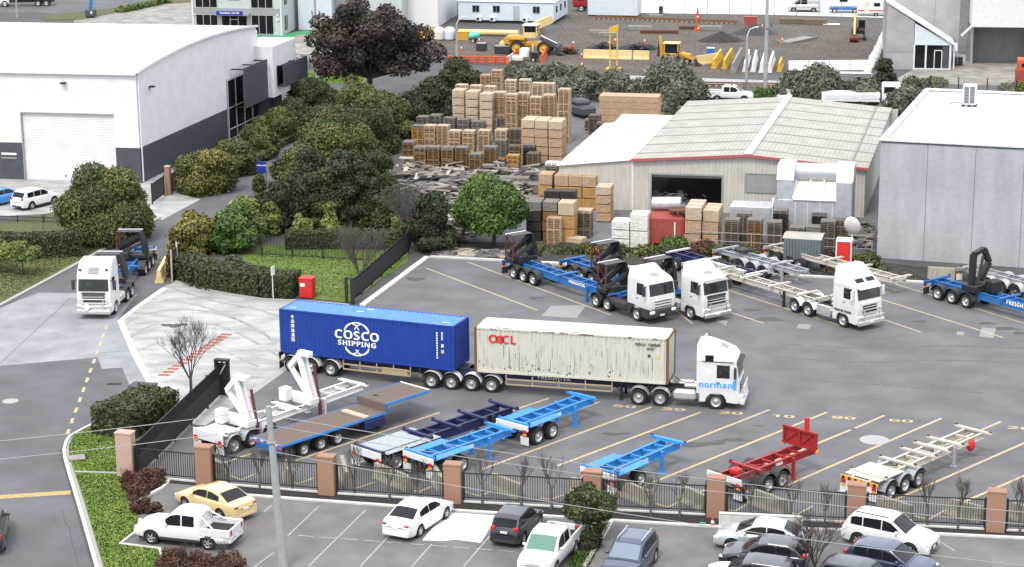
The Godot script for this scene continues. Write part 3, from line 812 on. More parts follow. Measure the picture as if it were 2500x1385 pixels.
func white_warehouse() -> void:
	var t := thing("white_warehouse", "large white warehouse with curved pale roof and charcoal wall base", "warehouse", V(-34.47, 0, -57.23), -10.3)
	var D := 31.0
	var roofy := func(s: float) -> float: return 10.35 + 1.0 * (1.0 - pow((s - 17.0) / 17.0, 2))
	var sk := func(s: float) -> float: return 2.0 * s / D
	# front wall: left of the door, above it and right of it
	var w := MB.new()
	w.box(V(-29.75, 5.15, -0.15), V(36.5, 10.3, 0.3))
	w.box(V(-1.175, 5.15, -0.15), V(2.35, 10.3, 0.3))
	w.box(V(-6.925, 8.325, -0.15), V(9.15, 3.95, 0.3))
	part(t, "front_wall", w, "white_wall")
	# side wall follows the roof curve
	var sp := PackedVector2Array()
	sp.append(Vector2(0, 0)); sp.append(Vector2(D + 0.06, 0))
	for k in 17: sp.append(Vector2(D * (16 - k) / 16.0, roofy.call(D * (16 - k) / 16.0) - 0.05))
	var sd := MB.new()
	sd.T = Transform3D(Basis(V(2.0 / D, 0, -1).normalized(), Vector3.UP, V(1, 0, 2.0 / D).normalized()), V(0, 0, 0))
	sd.prism(sp, -0.3, 0.0)
	part(t, "side_wall", sd, "white_wall")
	part(t, "back_wall", MB.new().box(V(-23, 5.1, -D - 0.2), V(50, 10.2, 0.3)), "white_wall")
	# roof with fine standing ribs running up the slope
	var rows := []
	for k in 17:
		var s := -0.35 + (D + 0.5) * k / 16.0
		rows.append([V(-48, roofy.call(s), -s), V(0.2 + sk.call(s), roofy.call(s), -s)])
	var rf := part(t, "roof", MB.new().grid(rows, V(-20, 0, -15)), "white_roof")
	for x in [-4.3, -11.7, -19.1, -26.5]:
		for half in [[0.3, 15.6], [16.6, 29.0]]:
			var sr := []
			for k in 9:
				var s: float = lerpf(half[0], half[1], k / 8.0)
				sr.append([V(x - 0.45 + sk.call(s), roofy.call(s) + 0.025, -s), V(x + 0.45 + sk.call(s), roofy.call(s) + 0.025, -s)])
			part(rf, "skylight", MB.new().grid(sr, V(-20, 0, -15)), "skylight")
	var ribs := MB.new()
	for k in 64:
		var x := -46.0 + k * 0.72
		for j in 8:
			var s0 := D * j / 8.0
			var s1 := D * (j + 1) / 8.0
			ribs.bar(V(x + sk.call(s0), roofy.call(s0) + 0.01, -s0), V(x + sk.call(s1), roofy.call(s1) + 0.01, -s1), 0.04, 0.05)
	part(rf, "rib", ribs, "white_roof", true)
	part(rf, "ridge_cap", MB.new().box(V(-22, roofy.call(16.1) + 0.05, -16.1), V(46, 0.05, 0.5)), "white_wall")
	part(t, "gutter", MB.new().box(V(-23.9, 10.22, 0.22), V(48, 0.24, 0.22), 0.04), "white_wall")
	var bc := MB.new()
	for k in 16:
		var s0 := D * k / 16.0
		var s1 := D * (k + 1) / 16.0
		bc.bar(V(0.18 + sk.call(s0), roofy.call(s0), -s0), V(0.18 + sk.call(s1), roofy.call(s1), -s1), 0.22, 0.2)
	part(t, "barge_flashing", bc, "white_wall")
	# charcoal base
	part(t, "wall_base", MB.new().box(V(-29.75, 1.78, 0.02), V(36.46, 3.5, 0.06)), "charcoal")
	part(t, "wall_base", MB.new().box(V(-1.145, 1.65, 0.02), V(2.35, 3.3, 0.06)), "charcoal")
	var sb := MB.new()
	sb.T = sd.T
	sb.box(V(10.9, 1.65, 0.02), V(21.9, 3.3, 0.06))
	part(t, "wall_base", sb, "charcoal")
	# roller door
	var door := MB.new()
	for k in 42: door.box(V(-6.925, 0.08 + k * 0.15, -0.17), V(9.1, 0.135, 0.04), 0.015)
	door.box(V(-6.925, 3.17, -0.24), V(9.12, 6.33, 0.06))
	part(t, "roller_door", door, "white_wall")
	var df := MB.new()
	df.box(V(-11.46, 3.2, 0.03), V(0.12, 6.4, 0.1)); df.box(V(-6.9, 6.4, 0.03), V(9.2, 0.1, 0.1))
	part(t, "door_frame", df, "mid_grey")
	for x in [-7.0, -22.0]:
		part(t, "wall_light", MB.new().box(V(x, 9.3, 0.25), V(0.5, 0.14, 0.5), 0.03), "black")
	var wl := MB.new()
	wl.T = sd.T
	wl.box(V(3.0, 8.6, 0.25), V(0.5, 0.14, 0.5), 0.03)
	part(t, "wall_light", wl, "black")
	var bd := MB.new()
	bd.box(V(-12.9, 2.45, 0.07), V(1.5, 0.2, 0.06))
	part(t, "vent_louvre", bd, "plain_white")
	var bd2 := MB.new()
	bd2.box(V(-12.9, 2.05, 0.07), V(1.5, 0.14, 0.06))
	part(t, "vent_louvre", bd2, "mid_grey")
	var dp := MB.new()
	dp.T = sd.T
	dp.tube(V(0.25, 0.1, 0.12), V(0.25, 10.2, 0.12), 0.07)
	part(t, "downpipe", dp, "white_wall")
	# corner windows on the side wall with mullions
	var gw := MB.new()
	gw.T = sd.T
	gw.box(V(26.6, 3.2, 0.03), V(9.0, 6.1, 0.08))
	var gwp := part(t, "window", gw, "dark_glass")
	var mu := MB.new()
	mu.T = sd.T
	for x in [22.1, 24.3, 26.6, 28.9]: mu.box(V(x, 3.2, 0.1), V(0.08, 6.1, 0.08))
	for y in [1.1, 3.3, 6.2]: mu.box(V(26.6, y, 0.105), V(9.0, 0.08, 0.08))
	part(gwp, "frame", mu, "steel_frame")
	# dark sun screen standing off the wall
	var sc := MB.new()
	sc.T = sd.T
	sc.box(V(26.6, 5.25, 1.5), V(6.8, 4.2, 0.1), 0.02)
	var scp := part(t, "sun_screen", sc, "charcoal")
	for y in [3.3, 7.2]:
		for x in [23.35, 26.6, 29.8]:
			var scf := MB.new()
			scf.T = sd.T
			part(scp, "bracket", scf.box(V(x, y, 0.76), V(0.12, 0.12, 1.36)), "black")
	# annex box overhanging at the far end
	var an := MB.new()
	an.T = sd.T
	an.box(V(34.0, 5.8, 0.0), V(7.2, 5.3, 4.0), 0.03)
	var anp := part(t, "annex", an, "white_wall")
	var ap := MB.new()
	ap.T = sd.T
	ap.box(V(34.0, 8.46, 0.0), V(6.7, 0.06, 3.5))
	part(anp, "annex_roof", ap, "white_roof")
	var pr := MB.new()
	pr.T = sd.T
	pr.box(V(34.0, 8.5, 1.87), V(7.2, 0.2, 0.24)); pr.box(V(34.0, 8.5, -1.87), V(7.2, 0.2, 0.24))
	pr.box(V(30.52, 8.5, 0), V(0.24, 0.2, 3.5)); pr.box(V(37.48, 8.5, 0), V(0.24, 0.2, 3.5))
	part(anp, "parapet", pr, "white_wall")
	var s2 := MB.new()
	s2.T = sd.T
	s2.box(V(35.3, 5.3, 2.75), V(7.6, 2.35, 0.1), 0.02)
	var s2p := part(t, "sun_screen", s2, "charcoal")
	for y in [4.25, 6.4]:
		for x in [31.6, 35.3, 39.0]:
			var s2f := MB.new()
			s2f.T = sd.T
			part(s2p, "bracket", s2f.box(V(x, y, 2.35), V(0.1, 0.1, 0.72)), "black")
	var w2 := MB.new()
	w2.T = sd.T
	w2.box(V(34.3, 5.3, 2.02), V(5.6, 2.0, 0.06))
	part(t, "window", w2, "dark_glass")
	var un := MB.new()
	un.T = sd.T
	un.box(V(34.0, 1.55, -0.8), V(6.4, 3.1, 2.3))
	part(t, "undercroft_wall", un, "charcoal")
	var co := MB.new()
	co.T = sd.T
	co.box(V(30.9, 1.55, 1.6), V(0.3, 3.1, 0.3))
	part(t, "column", co, "black")

func right_warehouse() -> void:
	var t := thing("panel_warehouse", "pale grey concrete panel warehouse with flat white roof", "warehouse", V(28.56, 0, -25.64), -19)
	var w := MB.new()
	for k in 8:
		var x0 := k * 3.62
		part(t, "wall_panel", MB.new().box(V(x0 + 1.81, 4.66, -0.1), V(3.6, 9.32, 0.2), 0.02), "panel_wall")
	for k in 7: part(t, "wall_panel", MB.new().box(V(0.1, 4.66, -0.22 - k * 3.6 - 1.8), V(0.2, 9.32, 3.58), 0.02), "panel_wall")
	w.box(V(14.5, 9.16, -12.9), V(29, 0.1, 25.2))
	var rf := part(t, "roof", w, "white_roof")
	var rb := MB.new()
	for k in 40: rb.box(V(0.9 + k * 0.7, 9.235, -12.9), V(0.05, 0.05, 25.0))
	part(rf, "rib", rb, "white_roof", true)
	var cp := MB.new()
	cp.box(V(14.5, 9.38, -0.1), V(29.1, 0.12, 0.34)); cp.box(V(0.1, 9.38, -12.8), V(0.5, 0.12, 25.0)); cp.box(V(14.5, 9.38, -25.5), V(29.1, 0.14, 0.4))
	part(t, "parapet_cap", cp, "pale_metal")
	part(t, "dark_top_strip", MB.new().box(V(14.5, 9.24, 0.02), V(29, 0.1, 0.05)), "charcoal")  # charcoal strip along the top of the front wall
	for p in [[5.4, -13.0], [5.0, -8.6], [7.2, -8.8], [11.5, -9.5]]:
		part(rf, "roof_vent", MB.new().tube(V(p[0], 9.2, p[1]), V(p[0], 9.5, p[1]), 0.22, 0.16, 12), "pale_metal")
	var ac := thing("air_conditioner", "upright air conditioning unit on the flat white roof", "air conditioner", V(38.89, 9.26, -41.63), -19)
	bx(ac, "cabinet", "plain_white", V(0, 0.95, 0), V(1.1, 1.75, 0.6), 0.04)
	for s in [-0.24, 0.24]:
		var gm := MB.new()
		for k in 12: gm.box(V(s, 0.3 + k * 0.12, 0.33), V(0.4, 0.05, 0.06))
		part(ac, "fan_grille", gm, "charcoal")
	var ft := MB.new()
	for x in [-0.5, 0, 0.5]: ft.box(V(x, 0.05, 0), V(0.25, 0.1, 1.0))
	part(ac, "foot", ft, "black")
	part(ac, "pipe", MB.new().path([V(-0.5, 0.2, 0.2), V(-1.1, 0.28, 0.2), V(-1.7, 0.1, 0.3)], 0.06), "mid_grey")

func beige_shed() -> void:
	var t := thing("timber_shed", "beige corrugated timber shed with low gable roof and red trim", "shed", V(12.12, 0, -43.32), -11)
	var D := 30.5
	var sk := 1.6
	var top := func(x: float) -> float:
		if x < -1.63: return lerpf(3.75, 4.5, (x + 8.1) / 6.47)
		return lerpf(4.5, 5.15, (x + 1.63) / 9.9) if x < 8.27 else lerpf(5.15, 4.3, (x - 8.27) / 9.9)
	for seg in [[-8.1, -1.7, 0.0], [-1.56, 0.0, 0.0], [0.0, 6.1, 3.3], [6.1, 18.17, 0.0]]:
		var mb := MB.new()
		corr(mb, seg[0], seg[1], seg[2], top, 0.0, 0.3, 0.035)
		part(t, "front_wall", mb, "shed_wall")
	part(t, "wall_lining", MB.new().prism(pv([-8.05, 0, -0.05, 0, -0.05, 3.3, 6.15, 3.3, 6.15, 0, 18.1, 0, 18.1, 4.2, 8.27, 5.05, -1.63, 4.4, -8.05, 3.65]), -0.25, -0.06), "shed_wall")
	part(t, "corner_flashing", MB.new().box(V(-1.63, 2.2, 0.03), V(0.16, 4.4, 0.08)), "pale_metal")
	var sw := MB.new()
	sw.bar(V(18.12, 2.1, -0.27), V(18.12 + sk, 2.1, -D), 0.16, 4.2)
	part(t, "side_wall", sw, "shed_wall")
	var lw := MB.new()
	lw.bar(V(-8.05, 1.8, -0.27), V(-8.05 + 1.1, 1.8, -21.0), 0.16, 3.6)
	part(t, "side_wall", lw, "shed_wall")
	part(t, "back_wall", MB.new().box(V(9 + sk, 2.1, -D), V(20, 4.2, 0.2)), "shed_wall")
	# main roof: two slopes of sheets with lap seams
	for sl in [[-1.75, 4.5, 8.27, 5.16], [8.27, 5.16, 18.4, 4.27]]:
		var a := V(sl[0], sl[1] + 0.06, 0.25)
		var b := V(sl[2], sl[3] + 0.06, 0.25)
		var off := V(sk, 0, -D - 0.3)
		var mb := MB.new()
		var nn := (b - a).cross(off).normalized()
		if nn.y < 0: nn = -nn
		mb.quad(a, b, b + off, a + off, nn)
		var dn := V(0, -0.08, 0)
		mb.quad(a + dn, b + dn, b + off + dn, a + off + dn, -nn)
		mb.quad(a, b, b + dn, a + dn, V(0, 0, 1))
		var rf := part(t, "roof", mb, "shed_roof")
		for k in 7:
			var f := (k + 0.62) / 7.4
			var q := MB.new()
			q.bar(a + off * f + nn * 0.02, b + off * f + nn * 0.02, 0.2, 0.05)
			part(rf, "lap_seam", q, "shed_roof_seam")
		var rr := MB.new()
		for k in 26:
			var f := (k + 0.5) / 26.0
			rr.bar(a.lerp(b, f) + nn * 0.012, a.lerp(b, f) + off + nn * 0.012, 0.05, 0.03)
		part(rf, "rib", rr, "shed_roof", true)
		part(t, "barge_board", MB.new().bar(a + V(0, -0.08, 0.06), b + V(0, -0.08, 0.06), 0.08, 0.22), "red_trim")
	part(t, "ridge_cap", MB.new().bar(V(8.27, 5.3, 0.25), V(8.27 + sk, 5.3, -D), 0.7, 0.06), "pale_metal")
	var es := MB.new()
	es.bar(V(16.9, 4.52, 0.2), V(16.9 + sk, 4.52, -D), 0.12, 0.06)
	part(t, "roof_flashing", es, "shed_roof_seam")
	# lean-to
	var la := V(-8.3, 3.82, 0.2)
	var lb := V(-1.78, 4.5, 0.2)
	var lo := V(1.1, 0.0, -21.2)
	var ln := (lb - la).cross(lo).normalized()
	if ln.y < 0: ln = -ln
	var lm := MB.new()
	lm.quad(la, lb, lb + lo, la + lo, ln)
	lm.quad(la - V(0, 0.07, 0), lb - V(0, 0.07, 0), lb + lo - V(0, 0.07, 0), la + lo - V(0, 0.07, 0), -ln)
	lm.quad(la, lb, lb - V(0, 0.07, 0), la - V(0, 0.07, 0), V(0, 0, 1))
	var lr := part(t, "lean_to_roof", lm, "lean_roof")
	var rng := RandomNumberGenerator.new()
	rng.seed = 8
	for k in 9:
		var f := rng.randf_range(0.12, 0.9)
		var d := rng.randf_range(0.08, 0.9)
		var p := la.lerp(lb, f) + lo * d + ln * 0.02
		var q := MB.new()
		q.bar(p, p + (lb - la).normalized().rotated(Vector3.UP, rng.randf_range(-0.8, 0.8)) * rng.randf_range(0.5, 1.3), 0.1, 0.03)
		part(lr, "roof_patch", q, "shed_roof_seam")
	# doorway: frame, lintel and the dark hall behind it is the shed itself
	var f := MB.new()
	f.box(V(-0.02, 1.67, 0.05), V(0.12, 3.34, 0.14)); f.box(V(6.12, 1.67, 0.05), V(0.12, 3.34, 0.14)); f.box(V(3.05, 3.3, 0.05), V(6.02, 0.14, 0.14))
	part(t, "door_frame", f, "mid_grey")
	var rd := MB.new()
	rd.tube(V(0.1, 3.1, -0.35), V(6.0, 3.1, -0.35), 0.18)
	part(t, "rolled_door", rd, "mid_grey")
	wall_window(t, 9.4, 2.75, 2.6, 1.6, 0.0, 1, "mid_grey", "mid_grey")
	part(t, "floor", MB.new().box(V(9, 0.005, -15), V(18, 0.03, 30)), "works_grey")

func kiln() -> void:
	var t := thing("drying_kiln", "silver sheet metal timber kiln with round duct between two towers", "kiln", V(21.75, 0, -33.2), -13)
	bx(t, "chamber", "galvanised", V(2.7, 1.55, -1.6), V(5.4, 3.1, 3.0), 0.03)
	bx(t, "tower", "galvanised", V(0.5, 2.4, -2.0), V(1.3, 4.8, 3.6), 0.04)
	bx(t, "tower", "galvanised", V(5.3, 2.35, -2.1), V(1.3, 4.7, 4.2), 0.04)
	for x in [0.5, 5.3]:
		var c := MB.new()
		c.prism(pv([-3.6, 4.6, 0.0, 4.6, -0.9, 5.7, -3.2, 5.7]), -0.68, 0.68)
		var o := part(t, "tower_cap", c, "pale_metal")
		o.rotation_degrees.y = -90
		o.position = V(x, 0.1, -0.15)
		o.scale = V(1, 1, 1)
	part(t, "duct", MB.new().tube(V(1.1, 4.95, -2.6), V(4.7, 4.95, -2.6), 0.75, 0.75, 24), "galvanised")
	var h := MB.new()
	h.quad(V(1.15, 3.1, -0.1), V(4.65, 3.1, -0.1), V(4.65, 4.3, -2.2), V(1.15, 4.3, -2.2), V(0, 0.85, 0.5).normalized())
	part(t, "sloping_hood", h, "ivory")
	for x in [1.2, 2.4, 3.5]: part(t, "hood_rib", MB.new().bar(V(x, 3.18, -0.05), V(x + 0.05, 4.4, -2.2), 0.16, 0.16), "pale_metal")
	for x in [1.4, 2.4, 3.4, 4.4]: part(t, "panel_joint", MB.new().box(V(x, 1.5, -0.085), V(0.06, 2.9, 0.05)), "pale_metal")
	part(t, "rail", MB.new().path([V(1.2, 3.15, 0.0), V(4.7, 3.15, 0.0)], 0.05), "pale_metal")
	var b := thing("metal_bunker", "low silver sheet metal box beside the kiln", "metal box", V(18.0, 0, -34.0), -13)
	bx(b, "body", "galvanised", V(1.6, 1.2, -1.2), V(3.4, 2.4, 2.4), 0.03)
	part(b, "frame", MB.new().path([V(3.4, 0, 0.05), V(3.4, 2.6, 0.05), V(3.4, 3.1, -0.5)], 0.06), "pale_metal")

func office_block() -> void:
	var t := thing("office_block", "two storey grey office with dark windows and blue sign canopy", "building", V(-32.17, 0, -159.62), -10)
	bx(t, "wall", "office_wall", V(-6.6, 3.5, -5), V(13.2, 7.0, 10), 0.03)
	bx(t, "floor_band", "office_band", V(-6.6, 3.35, 0.03), V(13.2, 0.85, 0.1))
	bx(t, "floor_band", "office_band", V(-6.6, 6.7, 0.03), V(13.2, 0.6, 0.1))
	bx(t, "pilaster", "pale_metal", V(-13.1, 3.5, 0.06), V(0.25, 7.0, 0.2))
	bx(t, "pilaster", "pale_metal", V(-0.1, 3.5, 0.06), V(0.2, 7.0, 0.2))
	for x in [-11.05, -2.85]:
		wall_window(t, x, 1.5, 3.2, 2.7, 0.0, 3)
		wall_window(t, x, 5.1, 3.2, 2.5, 0.0, 3)
	wall_window(t, -7.0, 5.6, 1.7, 1.2, 0.0, 1)
	bx(t, "entrance", "dark_glass", V(-7.0, 1.35, 0.04), V(3.6, 2.7, 0.08))
	var d := MB.new()
	d.box(V(-7.6, 1.3, 0.12), V(0.1, 2.6, 0.1)); d.box(V(-6.4, 1.3, 0.12), V(0.1, 2.6, 0.1)); d.box(V(-7.0, 2.2, 0.12), V(1.1, 0.1, 0.1))
	part(t, "door", d, "steel_frame")
	bx(t, "canopy", "office_band", V(-7.0, 3.0, 0.6), V(4.9, 0.25, 1.2))
	var s := bx(t, "sign", "sign_blue", V(-7.3, 3.25, 1.24), V(3.9, 0.5, 0.08))
	write(s, "TRAINING CENTRE", 0.24, V(-7.3, 3.25, 1.29), 0, "letter_white")
	for z in [-2.0]:
		var w := part(t, "window", MB.new().box(V(0.03, 1.6, z), V(0.06, 2.0, 1.4)), "dark_glass")
		part(w, "frame", MB.new().box(V(0.06, 1.6, z), V(0.06, 2.1, 0.08)), "steel_frame")
		part(t, "window", MB.new().box(V(0.03, 5.2, z), V(0.06, 2.0, 1.4)), "dark_glass")
	for p in [[-0.6, 2.9], [-0.6, 2.2], [-12.8, 2.9]]: bx(t, "wall_light", "plain_white", V(p[0], p[1], 0.1), V(0.3, 0.18, 0.2))
	var u := thing("warehouse", "tall grey warehouse behind the two storey office", "warehouse", V(-30.0, 0, -165.5), -10)
	bx(u, "wall", "pale_blue", V(2.0, 5, -8), V(5.0, 10, 16), 0.03)
	bx(u, "wall", "office_wall", V(9.5, 5, -9.5), V(10.0, 10, 16), 0.03)
	bx(u, "wall", "plain_white", V(16.0, 5, -12), V(6.0, 10, 14), 0.03)
	var rd := MB.new()
	for k in 40: rd.box(V(6.9, 0.08 + k * 0.15, -1.48), V(4.6, 0.13, 0.05))
	part(u, "roller_door", rd, "mid_grey")
	part(u, "stair_mesh", MB.new().bar(V(2.3, 0.2, 0.08), V(4.2, 2.2, 0.08), 0.06, 0.1), "plain_white")

func tilt_building() -> void:
	var t := thing("tilt_panel_building", "grey precast concrete workshop with sloping roof entrance wing", "building", V(50.06, 0, -122.62), -9)
	# wing with the skillion roof falling to the right
	part(t, "wing_wall", MB.new().prism(pv([-3.4, 0, -0.06, 0, -0.06, 6.0, -3.4, 8.3]), -6.0, 0.0), "tilt_wall")
	part(t, "wing_gable", MB.new().prism(pv([0.0, 3.06, 4.6, 3.06, 4.6, 3.2, 0.0, 5.75]), -6.0, -0.05), "pale_blue")
	var rf := MB.new()
	rf.T = Transform3D(Basis.IDENTITY, Vector3.ZERO)
	rf.prism(pv([-3.6, 8.35, 4.9, 3.05, 4.9, 3.2, -3.6, 8.55]), -6.3, 0.2)
	part(t, "wing_roof", rf, "pale_metal")
	bx(t, "panel_joint", "tilt_dark", V(-1.75, 2.2, 0.01), V(3.3, 0.06, 0.03))
	part(t, "window", MB.new().box(V(2.2, 1.5, -0.25), V(4.4, 3.1, 0.1)), "dark_glass")
	var f := MB.new()
	for x in [0.03, 1.45, 4.4]: f.box(V(x, 1.5, -0.08), V(0.2, 3.1, 0.16))
	f.box(V(2.2, 0.1, -0.08), V(4.4, 0.14, 0.14))
	for x in [2.5, 3.4]: f.box(V(x, 1.2, -0.12), V(0.1, 2.4, 0.1))
	f.box(V(2.95, 2.4, -0.12), V(0.9, 0.1, 0.1))
	part(t, "entrance_frame", f, "pale_metal")
	bx(t, "screen", "charcoal", V(3.95, 1.5, -0.17), V(0.95, 2.9, 0.05))
	bx(t, "wing_side", "tilt_wall", V(4.5, 1.5, -3.0), V(0.15, 3.0, 5.8))
	# main block behind
	for k in 3: bx(t, "wall_panel", "tilt_wall", V(-2.0 + k * 3.1, 6.5, -6.5), V(3.08, 13, 0.3), 0.02)
	for k in 5: bx(t, "wall_panel", "tilt_wall", V(16.4 + k * 4.2, 6.5, -5.0), V(4.17, 13, 0.3), 0.02)
	bx(t, "recess_side", "tilt_wall", V(7.3, 3, -6.6), V(0.3, 6, 3.2))
	bx(t, "recess_wall", "tilt_dark", V(10.6, 6.5, -8.0), V(7.6, 13, 0.2))
	var rd := MB.new()
	for k in 34: rd.box(V(10.8, 0.08 + k * 0.145, -7.86), V(6.4, 0.13, 0.05), 0.012)
	part(t, "roller_door", rd, "tilt_dark")
	bx(t, "canopy", "pale_metal", V(10.7, 7.6, -5.2), V(7.4, 5.2, 5.2), 0.05)
	part(t, "canopy_brace", MB.new().bar(V(7.1, 5.2, -2.8), V(5.8, 3.9, -2.8), 0.15, 0.25), "plain_white")
	bx(t, "side_wall", "tilt_wall", V(-3.3, 5, -14), V(0.3, 10, 15))
	var s := bx(t, "sign", "plain_white", V(16.2, 2.9, -4.8), V(1.0, 0.75, 0.06))
	write(s, "5-4", 0.4, V(16.2, 2.9, -4.75), 0, "letter_dark")
	var w := bx(t, "door", "pale_blue", V(16.4, 1.05, -4.82), V(0.95, 2.1, 0.06))
	bx(w, "door_frame", "mid_grey", V(16.4, 2.15, -4.8), V(1.1, 0.1, 0.1))
	bx(t, "air_conditioner", "plain_white", V(5.0, 2.7, -1.2), V(0.6, 0.9, 0.8), 0.03)
	part(t, "downpipe", MB.new().tube(V(4.9, 0, -0.6), V(4.9, 2.2, -0.6), 0.09), "plain_white")
	var k := thing("red_hut", "faded red metal hut at the edge of the concrete drive", "hut", V(59.4, 0, -108.59), -10)
	bx(k, "lower_wall", "faded_red", V(2, 1.0, -1), V(4, 2.0, 2.5), 0.03)
	bx(k, "upper_wall", "orange", V(2.1, 2.6, -1), V(3.9, 1.2, 2.4), 0.03)
	bx(k, "window", "dark_glass", V(1.2, 2.6, 0.23), V(1.3, 0.4, 0.05))
	for x in [0.0, 0.7]:
		var wb := thing("wheelie_bin", "dark wheelie bin at the grey workshop entrance, %s" % ("next to the downpipe" if x == 0.0 else "next to the roller door"), "bin", off(V(55.8, 0, -125.7), -8, x, 0), -8)
		bx(wb, "bin", "black_matt", V(0, 0.5, 0), V(0.6, 1.0, 0.7), 0.06)
		bx(wb, "lid", "letter_dark", V(0, 1.04, 0), V(0.64, 0.08, 0.75), 0.02)

func site_offices() -> void:
	var t := thing("site_office", "long white portable site office with three windows and blue door", "portable building", V(6.44, 0, -169.08), -13.4)
	bx(t, "wall", "pale_blue", V(-7.2, 1.75, -5.0), V(14.4, 2.7, 10.0), 0.03)
	bx(t, "roof", "white_roof", V(-7.2, 3.18, -5.0), V(14.7, 0.16, 10.3), 0.03)
	for x in [-11.7, -8.6, -2.6]: wall_window(t, x, 2.1, 1.0, 0.95, 0.0, 2, "mid_grey")
	bx(t, "door", "panel_wall", V(-5.6, 1.5, 0.03), V(0.95, 2.1, 0.06))
	bx(t, "base", "black_matt", V(-7.2, 0.2, -5.0), V(13.9, 0.4, 9.6))
	for x in [-3.6, -7.2, -10.8]: bx(t, "panel_joint", "pale_metal", V(x, 1.75, 0.01), V(0.05, 2.7, 0.03))
	for x in [-11.2, -9.1, -4.2]:
		var a := bx(t, "air_conditioner", "plain_white", V(x, 0.65, 0.3), V(0.8, 0.65, 0.4), 0.03)
		part(a, "fan", MB.new().tube(V(x - 0.1, 0.65, 0.5), V(x - 0.1, 0.65, 0.53), 0.24, 0.24, 16), "charcoal")
	for z in [-2.0, -5.0, -8.0]: part(t, "window", MB.new().box(V(0.02, 2.0, z), V(0.05, 0.95, 1.0)), "dark_glass")
	var h := thing("site_hut", "plain pale blue site container hut beside the rails", "portable building", V(11.78, 0, -178.76), -13)
	bx(h, "wall", "pale_blue", V(3.8, 1.55, -1.3), V(7.6, 2.8, 2.6), 0.03)
	bx(h, "roof", "white_roof", V(3.8, 3.0, -1.3), V(7.8, 0.12, 2.8), 0.02)
	bx(h, "base", "black_matt", V(3.8, 0.08, -1.3), V(7.4, 0.16, 2.4))
	var l := thing("site_office", "cream roofed portable office with metal access stairs", "portable building", V(-14.6, 0, -169.6), -13)
	bx(l, "wall", "ivory", V(-5, 1.6, -7), V(10, 3.0, 14), 0.03)
	bx(l, "roof", "ivory", V(-5, 3.2, -7), V(10.3, 0.18, 14.3), 0.03)
	part(l, "window", MB.new().box(V(0.02, 2.0, -2.0), V(0.05, 1.0, 0.8)), "dark_glass")
	for z in [-5.0, -8.5]:
		bx(l, "landing", "mid_grey", V(0.8, 0.85, z), V(1.4, 0.1, 1.4))
		var s := MB.new()
		for k in 4: s.box(V(1.6 + k * 0.28, 0.7 - k * 0.2, z), V(0.28, 0.06, 1.1))
		part(l, "stairs", s, "mid_grey")
		part(l, "handrail", MB.new().path([V(0.2, 1.9, z + 0.7), V(1.4, 1.9, z + 0.7), V(2.5, 1.0, z + 0.7)], 0.04), "charcoal")
	bx(l, "drum", "sign_blue", V(0.5, 0.5, 0.2), V(0.6, 1.0, 0.6), 0.1)

func picket_run(t: Node3D, L: float, h: float, gap: float, m := "black", posts := 2) -> void:
	# rails, posts and pickets along local x from 0 to L
	for k in posts: bx(t, "post", m, V(L * k / (posts - 1), h * 0.5 + 0.02, 0), V(0.09, h + 0.06, 0.09))
	bx(t, "rail", m, V(L * 0.5, h - 0.06, 0), V(L - 0.09, 0.06, 0.05))
	bx(t, "rail", m, V(L * 0.5, 0.2, 0), V(L - 0.09, 0.05, 0.05))
	var pk := MB.new()
	var n := int(L / gap)
	for k in n: pk.box(V((k + 0.5) * L / n, h * 0.5 + 0.06, 0), V(0.028, h - 0.26, 0.028))
	part(t, "pickets", pk, m, true)

func between(a: Vector3, b: Vector3) -> float:
	return rad_to_deg(atan2(-(b.z - a.z), b.x - a.x))

